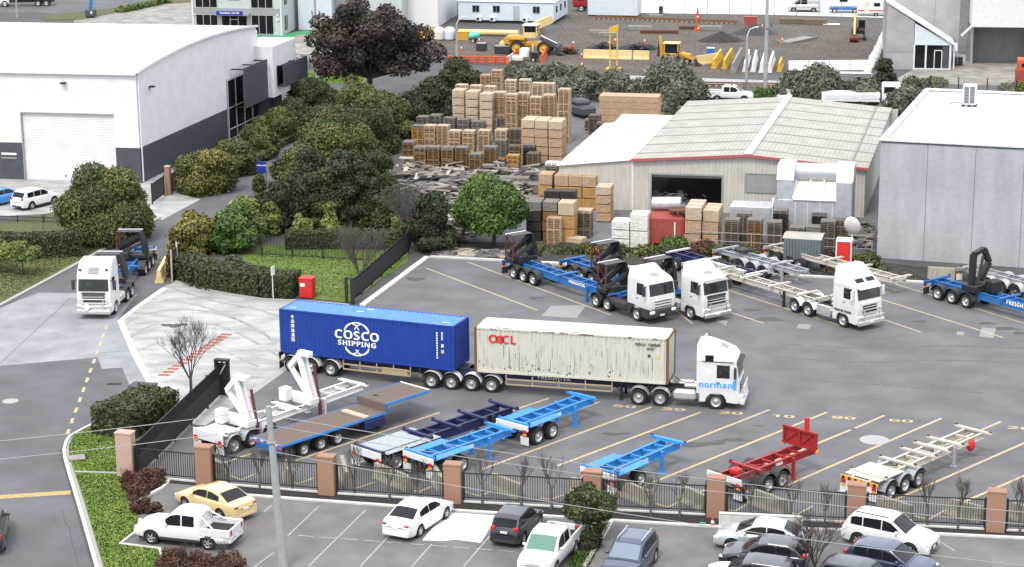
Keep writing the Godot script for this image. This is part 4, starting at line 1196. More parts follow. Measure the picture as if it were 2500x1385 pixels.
func fences() -> void:
	# brick pillars and black picket panels along the yard front
	var P := [V(-21.39, 0, 22.97), V(-16.85, 0, 24.34), V(-10.02, 0, 26.11), V(-3.2, 0, 27.52), V(4.15, 0, 28.86), V(10.5, 0, 29.97), V(17.58, 0, 31.2), V(24.48, 0, 32.34), V(31.24, 0, 33.46)]
	for k in P.size():
		var pale: bool = k == 0
		var h := 2.5 if pale else 2.12
		var w := 0.95 if pale else 0.92
		var o := thing("gate_pillar" if pale else "brick_pillar", "tall pale pink rendered pillar beside the clipped hedge" if pale else "square terracotta brick pillar, %s along from the pale pink pillar" % nth(k - 1), "pillar", P[k], -14, "" if pale else "pillars along the yard fence")
		bx(o, "shaft", "pillar_pale" if pale else "pillar", V(0, h * 0.5, 0), V(w, h, 0.6), 0.015)
		bx(o, "cap", "pillar_pale" if pale else "pillar", V(0, h + 0.06, 0), V(w + 0.06, 0.12, 0.66), 0.02)
		if k == P.size() - 1: continue
		var a: Vector3 = P[k]
		var b: Vector3 = P[k + 1]
		var d := (b - a).normalized()
		var s := a + d * (w * 0.5 + 0.08)
		var L := a.distance_to(b) - w - 0.16
		var f := thing("picket_fence", "black picket fence panel, %s along from the pale pink pillar" % nth(k), "fence", s + V(0, 0.12, 0), between(a, b), "picket panels along the yard front")
		picket_run(f, L, 1.62, 0.13)
		bx(f, "plinth", "kerb", V(L * 0.5, -0.03, 0), V(L, 0.1, 0.12), 0.01)
	# gates and inner fences
	var g := thing("sliding_gate", "open black sliding gate beside the clipped block hedge", "gate", V(-20.72, 0, 23.19), between(V(-20.72, 0, 23.19), V(-18.07, 0, 8.06)))
	var gl := (V(-20.72, 0, 23.19)).distance_to(V(-18.07, 0, 8.06))
	picket_run(g, gl, 2.1, 0.085, "black", 6)
	bx(g, "kick_panel", "black_matt", V(gl * 0.5, 0.75, 0.03), V(gl - 0.1, 1.1, 0.02))
	var gf := thing("gate_guide", "tall black gate guide frame at the end of the sliding gate", "gate guide", V(-18, 0, 8.57), -14)
	for x in [-0.38, 0.38]: bx(gf, "post", "black", V(x, 1.15, 0), V(0.16, 2.3, 0.3))
	bx(gf, "head", "black", V(0, 2.36, 0), V(0.92, 0.12, 0.36))
	part(gf, "brace", MB.new().bar(V(-0.3, 1.2, 0), V(0.3, 2.2, 0), 0.05, 0.08), "steel_frame")
	bx(gf, "screen", "black_matt", V(0, 1.1, -0.08), V(0.6, 2.1, 0.03))
	var m0 := V(-11.64, 0, -13.26)
	var m1 := V(-8.21, 0, -28.66)
	var g2 := thing("sliding_gate", "long black gate between the fenced lawn and the yard kerb", "gate", m0, between(m0, m1))
	picket_run(g2, m0.distance_to(m1), 1.75, 0.085, "black", 7)
	bx(g2, "mesh_screen", "black_matt", V(m0.distance_to(m1) * 0.5, 0.95, 0.04), V(m0.distance_to(m1) - 0.1, 1.2, 0.015))
	var gp := thing("gate_post", "black double gate post at the corner of the lawn", "gate post", V(-11.7, 0, -13.26), 75)
	for z in [-0.25, 0.25]: bx(gp, "post", "black", V(-0.15, 0.95, z), V(0.18, 1.9, 0.18))
	bx(gp, "head", "black", V(-0.15, 1.94, 0), V(0.2, 0.1, 0.7))
	var q0 := V(-22.31, 0, -28.65)
	var q1 := V(-9.91, 0, -25.35)
	var gd := thing("garden_fence", "black picket fence across the back of the lawn", "fence", q0, between(q0, q1))
	picket_run(gd, q0.distance_to(q1), 1.75, 0.12, "black", 6)
	var c0 := V(-46.74, 0, -41.71)
	var c1 := V(-37.68, 0, -40.09)
	var cf := thing("low_fence", "low dark fence in front of the parked white hatchback", "fence", c0, between(c0, c1))
	picket_run(cf, c0.distance_to(c1), 0.6, 0.15, "black", 5)
	var dp := thing("brick_pillar", "narrow orange brick post at the warehouse driveway gate", "pillar", V(-31.04, 0, -51.79), -12)
	bx(dp, "shaft", "pillar", V(0, 1.3, 0), V(0.45, 2.6, 0.45), 0.015)
	bx(dp, "cap", "pillar_pale", V(0, 2.64, 0), V(0.52, 0.1, 0.52), 0.015)
	var e0 := V(-30.8, 0, -52.14)
	var e1 := V(-30.1, 0, -56.1)
	var eg := thing("driveway_gate", "black driveway gate leaf behind the orange brick post", "gate", e0, between(e0, e1))
	picket_run(eg, e0.distance_to(e1), 1.9, 0.12, "black", 2)
	var e2 := V(-31.84, 0, -47.66)
	var eh := thing("driveway_gate", "black driveway gate leaf beside the big round bush", "gate", e2, between(e2, V(-31.36, 0, -51.45)))
	picket_run(eh, e2.distance_to(V(-31.36, 0, -51.45)), 1.9, 0.12, "black", 2)
	var wg := thing("hoarding_panel", "dark upright panel beside the lane with a pale post", "panel", V(-25.74, 0, -20.16), 78)
	bx(wg, "board", "black_matt", V(0.6, 1.25, 0), V(1.2, 2.3, 0.06))
	bx(wg, "post", "pillar_pale", V(-0.05, 1.25, 0.05), V(0.12, 2.5, 0.12))
	bx(wg, "pole", "pale_metal", V(1.25, 1.4, 0), V(0.08, 2.8, 0.08))

# ---------- foliage ----------
func leaf_cloud(clumps: Array, per_m2: float, size: float, cols: Array, seed_: int, long := 1.5) -> ArrayMesh:
	var rng := RandomNumberGenerator.new()
	rng.seed = seed_
	var v := PackedVector3Array()
	var n := PackedVector3Array()
	var c := PackedColorArray()
	var ix := PackedInt32Array()
	for q in clumps:
		var o: Vector3 = q[0]
		var r: Vector3 = q[1]
		var area := 4.0 * PI * pow((pow(r.x * r.y, 1.6) + pow(r.x * r.z, 1.6) + pow(r.y * r.z, 1.6)) / 3.0, 0.625)
		var base: Color = cols[rng.randi() % cols.size()]
		base = base * rng.randf_range(0.8, 1.2)
		for k in int(area * per_m2):
			var d := V(rng.randfn(), rng.randfn(), rng.randfn()).normalized()
			if d.y < -0.75: continue
			var p := o + d * r * (rng.randf_range(0.7, 1.0) + 0.4 * rng.randf() * rng.randf() * rng.randf())
			if p.y < 0.03: continue
			var nn := (d + V(rng.randfn(), rng.randfn(), rng.randfn()) * 0.55).normalized()
			var a := nn.cross(V(rng.randfn(), rng.randfn(), rng.randfn())).normalized()
			var b := nn.cross(a)
			var s := size * rng.randf_range(0.45, 1.3)
			a *= s * long * 0.5
			b *= s * 0.5
			var i := v.size()
			v.append(p - a); v.append(p + b); v.append(p + a); v.append(p - b)
			var col: Color = base.lerp(cols[rng.randi() % cols.size()], 0.35) * rng.randf_range(0.55, 1.45)
			for j in 4: n.append(nn); c.append(col)
			ix.append(i); ix.append(i + 1); ix.append(i + 2); ix.append(i); ix.append(i + 2); ix.append(i + 3)
	var ar := []
	ar.resize(Mesh.ARRAY_MAX)
	ar[Mesh.ARRAY_VERTEX] = v; ar[Mesh.ARRAY_NORMAL] = n; ar[Mesh.ARRAY_COLOR] = c; ar[Mesh.ARRAY_INDEX] = ix
	var m := ArrayMesh.new()
	m.add_surface_from_arrays(Mesh.PRIMITIVE_TRIANGLES, ar)
	return m

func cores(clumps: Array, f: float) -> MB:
	# solid dark ball added inside each clump, stops light passing through
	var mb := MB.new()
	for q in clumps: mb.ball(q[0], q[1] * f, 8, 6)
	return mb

const GREENS := {
	"olive": [Color(0.0576, 0.0756, 0.0202), Color(0.0864, 0.0972, 0.023), Color(0.036, 0.054, 0.0144), Color(0.115, 0.115, 0.0302)],
	"deep": [Color(0.0216, 0.036, 0.0115), Color(0.036, 0.0504, 0.0158), Color(0.0158, 0.0252, 0.0101)],
	"bright": [Color(0.054, 0.108, 0.018), Color(0.0864, 0.137, 0.0216), Color(0.0324, 0.0684, 0.0108)],
	"lime": [Color(0.144, 0.18, 0.036), Color(0.0792, 0.115, 0.0252), Color(0.202, 0.216, 0.0576)],
	"gold": [Color(0.137, 0.122, 0.0252), Color(0.0792, 0.0936, 0.0216), Color(0.187, 0.158, 0.036), Color(0.0504, 0.0648, 0.0144)],
	"hedge": [Color(0.0396, 0.054, 0.0144), Color(0.0576, 0.0684, 0.018), Color(0.0288, 0.0396, 0.0115)],
	"gum": [Color(0.036, 0.023, 0.0173), Color(0.054, 0.031, 0.0245), Color(0.0252, 0.0202, 0.013), Color(0.0432, 0.036, 0.018)],
	"grey": [Color(0.0864, 0.0936, 0.0612), Color(0.122, 0.122, 0.0864), Color(0.0576, 0.0648, 0.0396), Color(0.144, 0.144, 0.108)],
	"red": [Color(0.0864, 0.0252, 0.0158), Color(0.115, 0.0432, 0.0216), Color(0.0504, 0.0216, 0.0144), Color(0.0792, 0.0504, 0.0216)],
	"teal": [Color(0.0576, 0.0936, 0.0648), Color(0.036, 0.0648, 0.0432), Color(0.072, 0.0864, 0.036)],
}

func tree(called: String, label: String, p: Vector3, h: float, w: float, green: String, seed_: int, opt := {}) -> Node3D:
	# trunk, limbs and a crown of clumps; opt: low (crown starts at), n, size, per, cat, group, open, deep
	var rng := RandomNumberGenerator.new()
	rng.seed = seed_
	var t := thing(called, label, opt.get("cat", "tree"), p, 0, opt.get("group", ""))
	var low: float = opt.get("low", 0.0)
	var n: int = int(opt.get("n", 16) * 1.5)
	var dp: float = opt.get("depth", w)
	var clumps := []
	var ch := h - low
	var ball: bool = opt.get("ball", false)
	var core_r := V(w * 0.5, ch * (0.5 if ball else 0.8), dp * 0.5)
	var cc := V(0, low + ch * (0.5 if ball else 0.2), 0)
	var k := 0
	var tries := 0
	while k < n and tries < n * 30:
		tries += 1
		var d := V(rng.randfn(), rng.randfn(), rng.randfn()).normalized()
		if d.y < (-0.55 if ball else -0.2): continue
		var f := rng.randf_range(0.5, 0.8) if not opt.get("open", false) else rng.randf_range(0.3, 0.95)
		var q := cc + d * core_r * f
		var r: float = w * rng.randf_range(0.09, 0.25) * opt.get("clump", 1.0)
		if opt.get("cone", false): q.x *= clampf(1.15 - q.y / h, 0.15, 1.0); q.z *= clampf(1.15 - q.y / h, 0.15, 1.0)
		clumps.append([q, V(r * rng.randf_range(0.9, 1.25), r * rng.randf_range(0.75, 1.05), r * rng.randf_range(0.9, 1.25))])
		k += 1
	if not opt.get("open", false): clumps.append([cc, core_r * (0.72 if not opt.get("cone", false) else 0.5)])
	var tr := MB.new()
	var rt: float = opt.get("trunk", w * 0.03)
	var fork := V(rng.randf_range(-0.1, 0.1), low + ch * 0.18, 0)
	tr.tube(Vector3.ZERO, fork, rt, rt * 0.8, 8)
	var trunk := part(t, "trunk", tr, "bark")
	for q in clumps:
		if rng.randf() < 0.75: part(trunk, "limb", MB.new().tube(fork, q[0], rt * 0.5, rt * 0.12, 5, false), "bark")
	part(t, "crown", leaf_cloud(clumps, opt.get("per", 55.0), opt.get("size", 0.2), GREENS[green], seed_ + 100, opt.get("long", 1.5)), leaf_mat())
	if not opt.get("open", false): part(t, "opaque_core", cores(clumps, 0.72), "twig_" + ("brown" if green in ["gum", "red"] else "green"))  # opaque dark filling added behind the leaves to stop light
	return t

func hedge(label: String, pts: Array, w: float, h: float, green: String, seed_: int, size := 0.14, per := 110.0, called := "clipped_hedge") -> void:
	var rng := RandomNumberGenerator.new()
	rng.seed = seed_
	var p := pv(pts)
	var t := thing(called, label, "hedge", V(p[0].x, 0, p[0].y))
	var o0 := p[0]
	var fn := FastNoiseLite.new()
	fn.seed = seed_; fn.frequency = 0.5
	var v := PackedVector3Array()
	var n := PackedVector3Array()
	var c := PackedColorArray()
	var ix := PackedInt32Array()
	var core := MB.new()
	var cols: Array = GREENS[green]
	for s in p.size() - 1:
		var a := p[s] - o0
		var b := p[s + 1] - o0
		var d := (b - a).normalized()
		var sd := Vector2(-d.y, d.x)
		var L := a.distance_to(b)
		core.bar(V(a.x, h * 0.46, a.y), V(b.x, h * 0.46, b.y), w * 0.86, h * 0.9)
		for k in int(L * (w + 2.0 * h) * per):
			var u := rng.randf() * L * 1.01
			var e := rng.randf() * (w + 2.0 * h)
			var q: Vector3
			var nn: Vector3
			if e < w:
				q = V(0, h, e - w * 0.5); nn = Vector3.UP
			elif e < w + h:
				q = V(0, e - w, w * 0.5); nn = V(sd.x, 0, sd.y)
			else:
				q = V(0, e - w - h, -w * 0.5); nn = -V(sd.x, 0, sd.y)
			var pos2 := a + d * u + sd * q.z
			var pos := V(pos2.x, q.y, pos2.y)
			pos += nn * (fn.get_noise_3dv(pos * 2.0) * 0.14 + rng.randf_range(-0.1, 0.07))
			if rng.randf() < 0.5 * w / maxf(L, 0.5) and (s == 0 or s == p.size() - 2):
				# the two ends
				var far := s == p.size() - 2 and (s > 0 or rng.randf() < 0.5)
				nn = V(d.x, 0, d.y) * (1.0 if far else -1.0)
				pos2 = (b if far else a) + sd * rng.randf_range(-0.5, 0.5) * w
				pos = V(pos2.x, rng.randf() * h, pos2.y) + nn * rng.randf_range(-0.06, 0.08)
			if pos.y < 0.02: continue
			var ln := (nn + V(rng.randfn(), rng.randfn(), rng.randfn()) * 0.5).normalized()
			var ax := ln.cross(V(rng.randfn(), rng.randfn(), rng.randfn())).normalized()
			var bxx := ln.cross(ax)
			var sz := size * rng.randf_range(0.6, 1.3)
			ax *= sz * 0.75; bxx *= sz * 0.5
			var i := v.size()
			v.append(pos - ax); v.append(pos + bxx); v.append(pos + ax); v.append(pos - bxx)
			var tone := 0.5 + 0.5 * fn.get_noise_3dv(pos)
			var col: Color = cols[int(clampf(tone + rng.randf_range(-0.4, 0.4), 0.0, 0.99) * cols.size())] * rng.randf_range(0.7, 1.3)
			for j in 4: n.append(ln); c.append(col)
			ix.append(i); ix.append(i + 1); ix.append(i + 2); ix.append(i); ix.append(i + 2); ix.append(i + 3)
	var ar := []
	ar.resize(Mesh.ARRAY_MAX)
	ar[Mesh.ARRAY_VERTEX] = v; ar[Mesh.ARRAY_NORMAL] = n; ar[Mesh.ARRAY_COLOR] = c; ar[Mesh.ARRAY_INDEX] = ix
	var m := ArrayMesh.new()
	m.add_surface_from_arrays(Mesh.PRIMITIVE_TRIANGLES, ar)
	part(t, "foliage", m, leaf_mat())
	part(t, "opaque_core", core, "twig_green")  # opaque dark core added inside the hedge so light cannot pass

func branch(mb: MB, p: Vector3, d: Vector3, len_: float, r: float, depth: int, rng: RandomNumberGenerator, up: float) -> void:
	var q := p + d * len_
	mb.tube(p, q, r, r * 0.68, 5 if r > 0.02 else 3, false)
	if depth == 0: return
	var k := 3 if depth > 1 else rng.randi_range(2, 4)
	for i in k:
		var e := (d + V(rng.randfn(), rng.randfn() * 0.5 + up, rng.randfn()) * 0.42).normalized()
		var st := p.lerp(q, rng.randf_range(0.55, 1.0))
		branch(mb, st, e, len_ * rng.randf_range(0.6, 0.85), r * 0.6, depth - 1, rng, up)

func bare_tree(label: String, p: Vector3, h: float, seed_: int, m := "bark_grey", group := "", depth := 4, up := 0.5, stems := 1) -> void:
	var rng := RandomNumberGenerator.new()
	rng.seed = seed_
	var t := thing("bare_tree", label, "tree", p, 0, group)
	var tr := MB.new()
	var th := h * (0.36 if stems == 1 else 0.06)
	tr.tube(Vector3.ZERO, V(0, th, 0), h * 0.016 + 0.025, h * 0.013 + 0.02, 8)
	part(t, "trunk", tr, m)
	var br := MB.new()
	for k in (5 if stems == 1 else stems):
		var d := V(rng.randf_range(-0.5, 0.5), 1.0, rng.randf_range(-0.5, 0.5)).normalized()
		branch(br, V(0, th * rng.randf_range(0.8, 1.0), 0), d, h * 0.27, h * 0.008 + 0.008, depth, rng, up)
	part(t, "branches", br, m)

func plants() -> void:
	mat("twig_green", 0.022, 0.028, 0.012, 1.0, 0, X.grain, Vector3.ONE)  # dark colour of the solid cores added inside crowns and hedges
	mat("twig_brown", 0.03, 0.02, 0.016, 1.0, 0, X.grain, Vector3.ONE)  # the same added cores, under brown and red foliage
	# left of the lane
	tree("round_bush", "big round olive green bush at the corner of the warehouse driveway", V(-33.04, 0, -34.31), 6.6, 7.4, "olive", 11, {"n": 40, "per": 85, "size": 0.16, "depth": 6.5, "cat": "bush"})
	hedge("long dark clipped hedge behind the small trees left of the lane", [-44.94, -29.5, -38.73, -28.17, -34.35, -29.1], 1.7, 1.9, "hedge", 12)
	tree("small_tree", "small light green tree on the verge left of the lane", V(-37.52, 0, -22.6), 2.7, 2.5, "lime", 13, {"low": 0.8, "n": 14, "size": 0.14, "per": 120, "trunk": 0.06, "ball": true})
	tree("small_tree", "small light green tree cut by the picture edge on the verge", V(-39.86, 0, -23.71), 2.6, 3.0, "lime", 14, {"low": 0.6, "n": 14, "size": 0.14, "per": 110, "trunk": 0.06, "ball": true})
	bare_tree("thin bare sapling in front of the low dark fence", V(-39.48, 0, -38.3), 1.5, 15, "bark_grey", "", 3)
	# shrubs along the white warehouse
	var rowb := [[V(-27.72, 0, -52.72), 4.6, 5.4, "gold", "yellow tinged"], [V(-25.99, 0, -61.06), 3.6, 4.4, "olive", "olive green"], [V(-25.07, 0, -69.13), 3.6, 4.4, "olive", "dense olive"], [V(-23.91, 0, -77.88), 3.8, 4.6, "olive", "dull green"], [V(-22.92, 0, -85.67), 3.8, 4.6, "hedge", "dark green"], [V(-21.66, 0, -92.44), 4.8, 5.4, "hedge", "tallest dark green"]]
	for k in rowb.size():
		var q: Array = rowb[k]
		tree("wall_shrub", q[4] + " shrub in the row along the white warehouse wall", q[0], q[1], q[2], q[3], 20 + k, {"n": 20, "per": 85, "size": 0.16, "cat": "shrub", "group": "shrubs along the white warehouse"})
	hedge("low grey green groundcover hedge under the warehouse shrubs", [-28.82, -51.34, -26.44, -58.57, -24.58, -69.11, -23.06, -77.84], 1.2, 0.7, "grey", 28, 0.14, 70.0)
	# the tall screen of trees between the lane and the timber yard
	var rowc := [[V(-18.93, 0, -50.57), 5.8, 5.4], [V(-17.37, 0, -56.85), 6.4, 5.8], [V(-15.86, 0, -63.56), 6.8, 6.2], [V(-14.49, 0, -70.77), 6.8, 6.4], [V(-13.06, 0, -76.21), 6.6, 6.4], [V(-16.73, 0, -64.61), 6.4, 5.8], [V(-15.23, 0, -77.46), 6.2, 6.0]]
	for k in rowc.size():
		tree("screen_tree", "dense olive screening tree between lane and pallets, %s from the evergreens" % nth(k), rowc[k][0], rowc[k][1], rowc[k][2], "olive", 30 + k, {"n": 28, "per": 75, "size": 0.17, "group": "tall screening trees by the lane"})
	var rowd := [[V(-20.93, 0, -37.56), 5.8, 2.6], [V(-19.29, 0, -36.74), 5.4, 3.0], [V(-17.62, 0, -37.13), 6.4, 3.4], [V(-15.75, 0, -37.36), 6.6, 3.6], [V(-13.69, 0, -37.28), 6.6, 3.8], [V(-11.79, 0, -37.2), 6.4, 3.4], [V(-10.2, 0, -36.38), 5.8, 3.2], [V(-17.22, 0, -42.1), 6.8, 4.0], [V(-14.52, 0, -43.61), 7.0, 4.0], [V(-11.67, 0, -43.49), 6.6, 4.0]]
	for k in rowd.size():
		tree("screen_conifer", "dark upright evergreen behind the fenced lawn", rowd[k][0], rowd[k][1], rowd[k][2], "deep" if k % 3 else "hedge", 40 + k, {"n": 16, "per": 75, "size": 0.15, "cone": k < 2, "group": "dark evergreens behind the lawn"})
	for q in [[V(-19.81, 0, -35.26), 3.6, 1.8, "slender light green shrub beside the blue sign among evergreens"], [V(-17.24, 0, -33.25), 2.6, 2.2, "low light green shrub behind the back lawn hedge"], [V(-14.82, 0, -33.6), 3.6, 1.7, "upright pale green shrub in front of the dark evergreens"], [V(-12.14, 0, -37.21), 4.4, 1.8, "bright yellow green shrub beside the bare grey tree"], [V(-9.37, 0, -33.38), 2.4, 1.7, "small pale green shrub at the foot of the bare tree"], [V(-17.7, 0, -39.75), 5.0, 1.2, "thin lime green shoot rising among dark evergreens"]]:
		tree("light_shrub", q[3], q[0], q[1], q[2], "lime", int(q[0].x * 10) + 700, {"n": 10, "per": 75, "size": 0.2, "cat": "shrub"})
	tree("lane_bush", "yellow green bush at the gate end of the lane hedge", V(-25.28, 0, -29.31), 3.6, 3.9, "gold", 61, {"n": 18, "per": 70, "cat": "bush"})
	tree("lane_bush", "glossy green bush between lane and lawn fence", V(-22.69, 0, -30.05), 4.0, 4.4, "bright", 62, {"n": 18, "per": 70, "cat": "bush"})
	tree("lane_bush", "fresh green bush at the foot of the evergreens by the lane", V(-21.76, 0, -33.14), 4.4, 3.2, "lime", 63, {"n": 14, "per": 70, "cat": "bush"})
	hedge("curved clipped hedge along the concrete apron before the lawn", [-25.42, -22.16, -23.1, -19.08, -20.41, -17.3, -18.15, -16.15, -15.9, -15.48], 2.3, 1.75, "hedge", 64)
	hedge("clipped hedge at the back of the lawn under the evergreens", [-18.15, -30.71, -14.86, -30.87, -8.55, -30.35], 1.6, 1.4, "hedge", 65)
	tree("grey_bush", "small blue grey bush at the corner of the lawn", V(-21.36, 0, -23.55), 1.3, 1.8, "teal", 66, {"n": 9, "per": 110, "size": 0.12, "cat": "bush"})
	tree("dark_tree", "tall dark green tree at the end of the black gate", V(-6.47, 0, -29.43), 5.8, 3.7, "deep", 67, {"n": 20, "per": 70, "size": 0.17})
	tree("round_tree", "bright green round tree beside the timber rubble", V(-1.43, 0, -31.2), 5.5, 5.5, "bright", 68, {"n": 28, "per": 80, "size": 0.18, "low": 0.3, "ball": true})
	bare_tree("pale grey bare tree on the lawn behind the black gate", V(-11.42, 0, -19.4), 5.6, 71, "bark_grey", "", 5, 0.8, 9)
	bare_tree("wide grey bare tree between evergreens and dark tree", V(-8.26, 0, -31.18), 6.6, 72, "bark_grey", "", 5, 0.6, 9)
	# far greenery
	tree("gum_tree", "large dark reddish gum tree with gaps in its crown", V(-15.74, 0, -98.29), 12.2, 15.0, "gum", 73, {"n": 58, "per": 24, "size": 0.26, "low": 1.4, "open": true, "ball": true, "clump": 0.48, "trunk": 0.38, "depth": 11.0})
	tree("dark_shrub", "dark green shrub beside the tall pallet stacks", V(-8.76, 0, -90.48), 5.4, 6.4, "deep", 74, {"n": 18, "per": 45, "cat": "shrub"})
	tree("dark_shrub", "mid green shrub behind the tall pallet stacks", V(-5.74, 0, -105.39), 4.8, 6.2, "hedge", 75, {"n": 18, "per": 45, "cat": "shrub"})
	tree("dark_shrub", "brownish low shrub under the gum tree", V(-18.19, 0, -88.42), 2.6, 5.0, "gum", 76, {"n": 12, "per": 45, "cat": "shrub"})
	tree("yellow_shrub", "small yellow shrub on the grass by the gum tree", V(-19.22, 0, -116.2), 1.1, 2.0, "gold", 77, {"n": 8, "per": 60, "cat": "shrub"})
	var gs := [[V(1.39, 0, -105.88), 3.6, 5.6], [V(4.69, 0, -104.52), 3.8, 6.0], [V(8.19, 0, -103.18), 3.8, 6.0], [V(11.48, 0, -102.99), 3.4, 5.4], [V(17.91, 0, -94.86), 5.0, 8.0], [V(33.57, 0, -99.51), 3.8, 7.4], [V(39.59, 0, -98.07), 2.4, 6.0], [V(41.81, 0, -85.33), 4.6, 4.6], [V(45.85, 0, -98.29), 2.8, 4.0], [V(14.91, 0, -101.38), 2.6, 3.6]]
	for k in gs.size():
		tree("saltbush", "grey green feathery shrub along the railway, %s from the gum tree" % nth(k), gs[k][0], gs[k][1], gs[k][2], "grey", 80 + k, {"n": 22, "per": 34, "size": 0.22, "long": 2.6, "cat": "shrub", "group": "grey shrubs along the railway"})
	tree("cone_bush", "dark conical bush against the grey workshop wall", V(44.48, 0, -111.29), 3.8, 2.6, "deep", 92, {"n": 12, "per": 50, "cat": "bush"})
	tree("weed_clump", "low yellowish weeds beside the tall concrete pole", V(29.42, 0, -99.74), 1.6, 4.0, "bright", 93, {"n": 10, "per": 40, "cat": "weeds"})
	tree("weed_clump", "yellow flowering weeds at the drive fence", V(49.29, 0, -107.35), 1.2, 4.0, "gold", 94, {"n": 10, "per": 40, "cat": "weeds"})
	tree("weed_clump", "yellow green weeds beside the red hut", V(58.48, 0, -104.75), 1.2, 3.5, "gold", 95, {"n": 10, "per": 40, "cat": "weeds"})
	for k in 7: tree("verge_plant", "leafy green plant on the far verge, %s from the blue boom machine" % nth(k), V(-60.04, 0, -188.53).lerp(V(-55.54, 0, -199.97), k / 6.0), 1.0, 2.2, "bright" if k % 2 else "lime", 120 + k, {"n": 7, "per": 40, "cat": "plant", "group": "plants on the far verge"})
	# front gardens
	hedge("dense clipped block hedge between the pale pillar and the gate", [-23.41, 16.42, -21.38, 12.05], 2.9, 1.75, "hedge", 96)
	tree("fence_shrub", "round dark green shrub on a stem at the picket fence", V(3.82, 0, 33.02), 2.95, 2.55, "hedge", 97, {"n": 18, "per": 130, "size": 0.13, "low": 0.3, "ball": true})
	tree("reed_plant", "dark strappy plant below the round fence shrub", V(3.88, 0, 34.12), 1.0, 1.3, "deep", 98, {"n": 8, "per": 140, "size": 0.1, "long": 4.0, "cat": "plant"})
	for q in [[V(-20.68, 0, 25.07), 1.0, 1.5, "rusty red shrub at the foot of the pale pillar"], [V(-19.76, 0, 24.33), 1.0, 1.6, "rusty red shrub inside the curved kerb of the bed"], [V(-20.13, 0, 26.35), 0.8, 1.3, "low rusty shrub at the point of the curved bed"], [V(-19.64, 0, 28.51), 0.75, 1.3, "small rusty red shrub beside the white utility truck"], [V(-18.91, 0, 28.65), 0.6, 0.9, "tiny rusty red shrub beside the white utility truck"], [V(-16.73, 0, 36.03), 0.9, 1.7, "dark red shrub at the grass edge below the white utility truck"], [V(-15.34, 0, 36.59), 0.85, 1.7, "brown red shrub in the bed below the white utility truck"], [V(-14.04, 0, 36.56), 0.8, 1.7, "orange brown shrub at the end of the bed below the white utility truck"]]:
		tree("red_shrub", q[3], q[0], q[1], q[2], "red", int(q[0].z * 100 + q[0].x * 10) + 900, {"n": 10, "per": 150, "size": 0.09, "cat": "shrub"})
	bare_tree("leafless sapling on the apron side of the black gate", V(-19.72, 0, 10.17), 4.9, 101, "bark", "", 5, 0.8)
	var ft := [V(-15.57, 0, 24.5), V(-13.79, 0, 25.19), V(-11.96, 0, 25.55), V(-8.55, 0, 26.33), V(-6.64, 0, 27.07), V(-5.1, 0, 27.29), V(-1.67, 0, 27.87), V(0.39, 0, 28.41), V(1.98, 0, 28.69), V(5.3, 0, 29.49), V(7.1, 0, 29.89), V(8.6, 0, 30.04), V(12.22, 0, 30.6), V(14.28, 0, 30.89), V(15.92, 0, 31.62), V(21.14, 0, 31.75), V(22.64, 0, 32.07), V(25.63, 0, 32.76)]
	for k in ft.size(): bare_tree("leafless young tree at the picket fence, %s from the pale pink pillar" % nth(k), ft[k], [2.7, 2.5, 2.6, 3.0, 2.7, 2.5, 3.1, 3.0, 3.2][k % 9], 110 + k, "bark_grey", "bare trees along the picket fence", 3, 1.5)
	bare_tree("reddish bare twiggy tree among the cars in the right car park", V(14.58, 0, 37.38), 3.9, 150, "bark", "", 5, 0.5, 8)
	bare_tree("thin bare bush over the red shrubs in the corner bed", V(-16.15, 0, 36.52), 1.9, 151, "bark", "", 4, 0.4, 6)
	bare_tree("thin bare bush beside the white utility truck tailgate", V(-14.39, 0, 35.51), 1.5, 152, "bark_grey", "", 4, 0.3, 5)
	bare_tree("reddish bare twigs in front of the pale pillar", V(-20.7, 0, 25.58), 1.9, 153, "oxide_red", "", 4, 0.5, 5)
	grass("grass strip under the round fence shrub beside the white pickup", pv([2.56, 37.36, 2.97, 33.66, 4.21, 31.16, 4.99, 31, 3.57, 36.77, 3.35, 37.38]), 0.03, 9000, 47, Color(0.06, 0.12, 0.02), Color(0.12, 0.16, 0.04), 0.12)

func off(p: Vector3, yaw: float, dx: float, dz: float) -> Vector3:
	return p + V(dx, 0, dz).rotated(Vector3.UP, deg_to_rad(yaw))

func lerp_line(line: Array, x: float) -> float:
	if x <= line[0][0]: return line[0][1]
	for k in line.size() - 1:
		if x <= line[k + 1][0]:
			var t: float = (x - line[k][0]) / (line[k + 1][0] - line[k][0])
			return lerpf(line[k][1], line[k + 1][1], t)
	return line[-1][1]

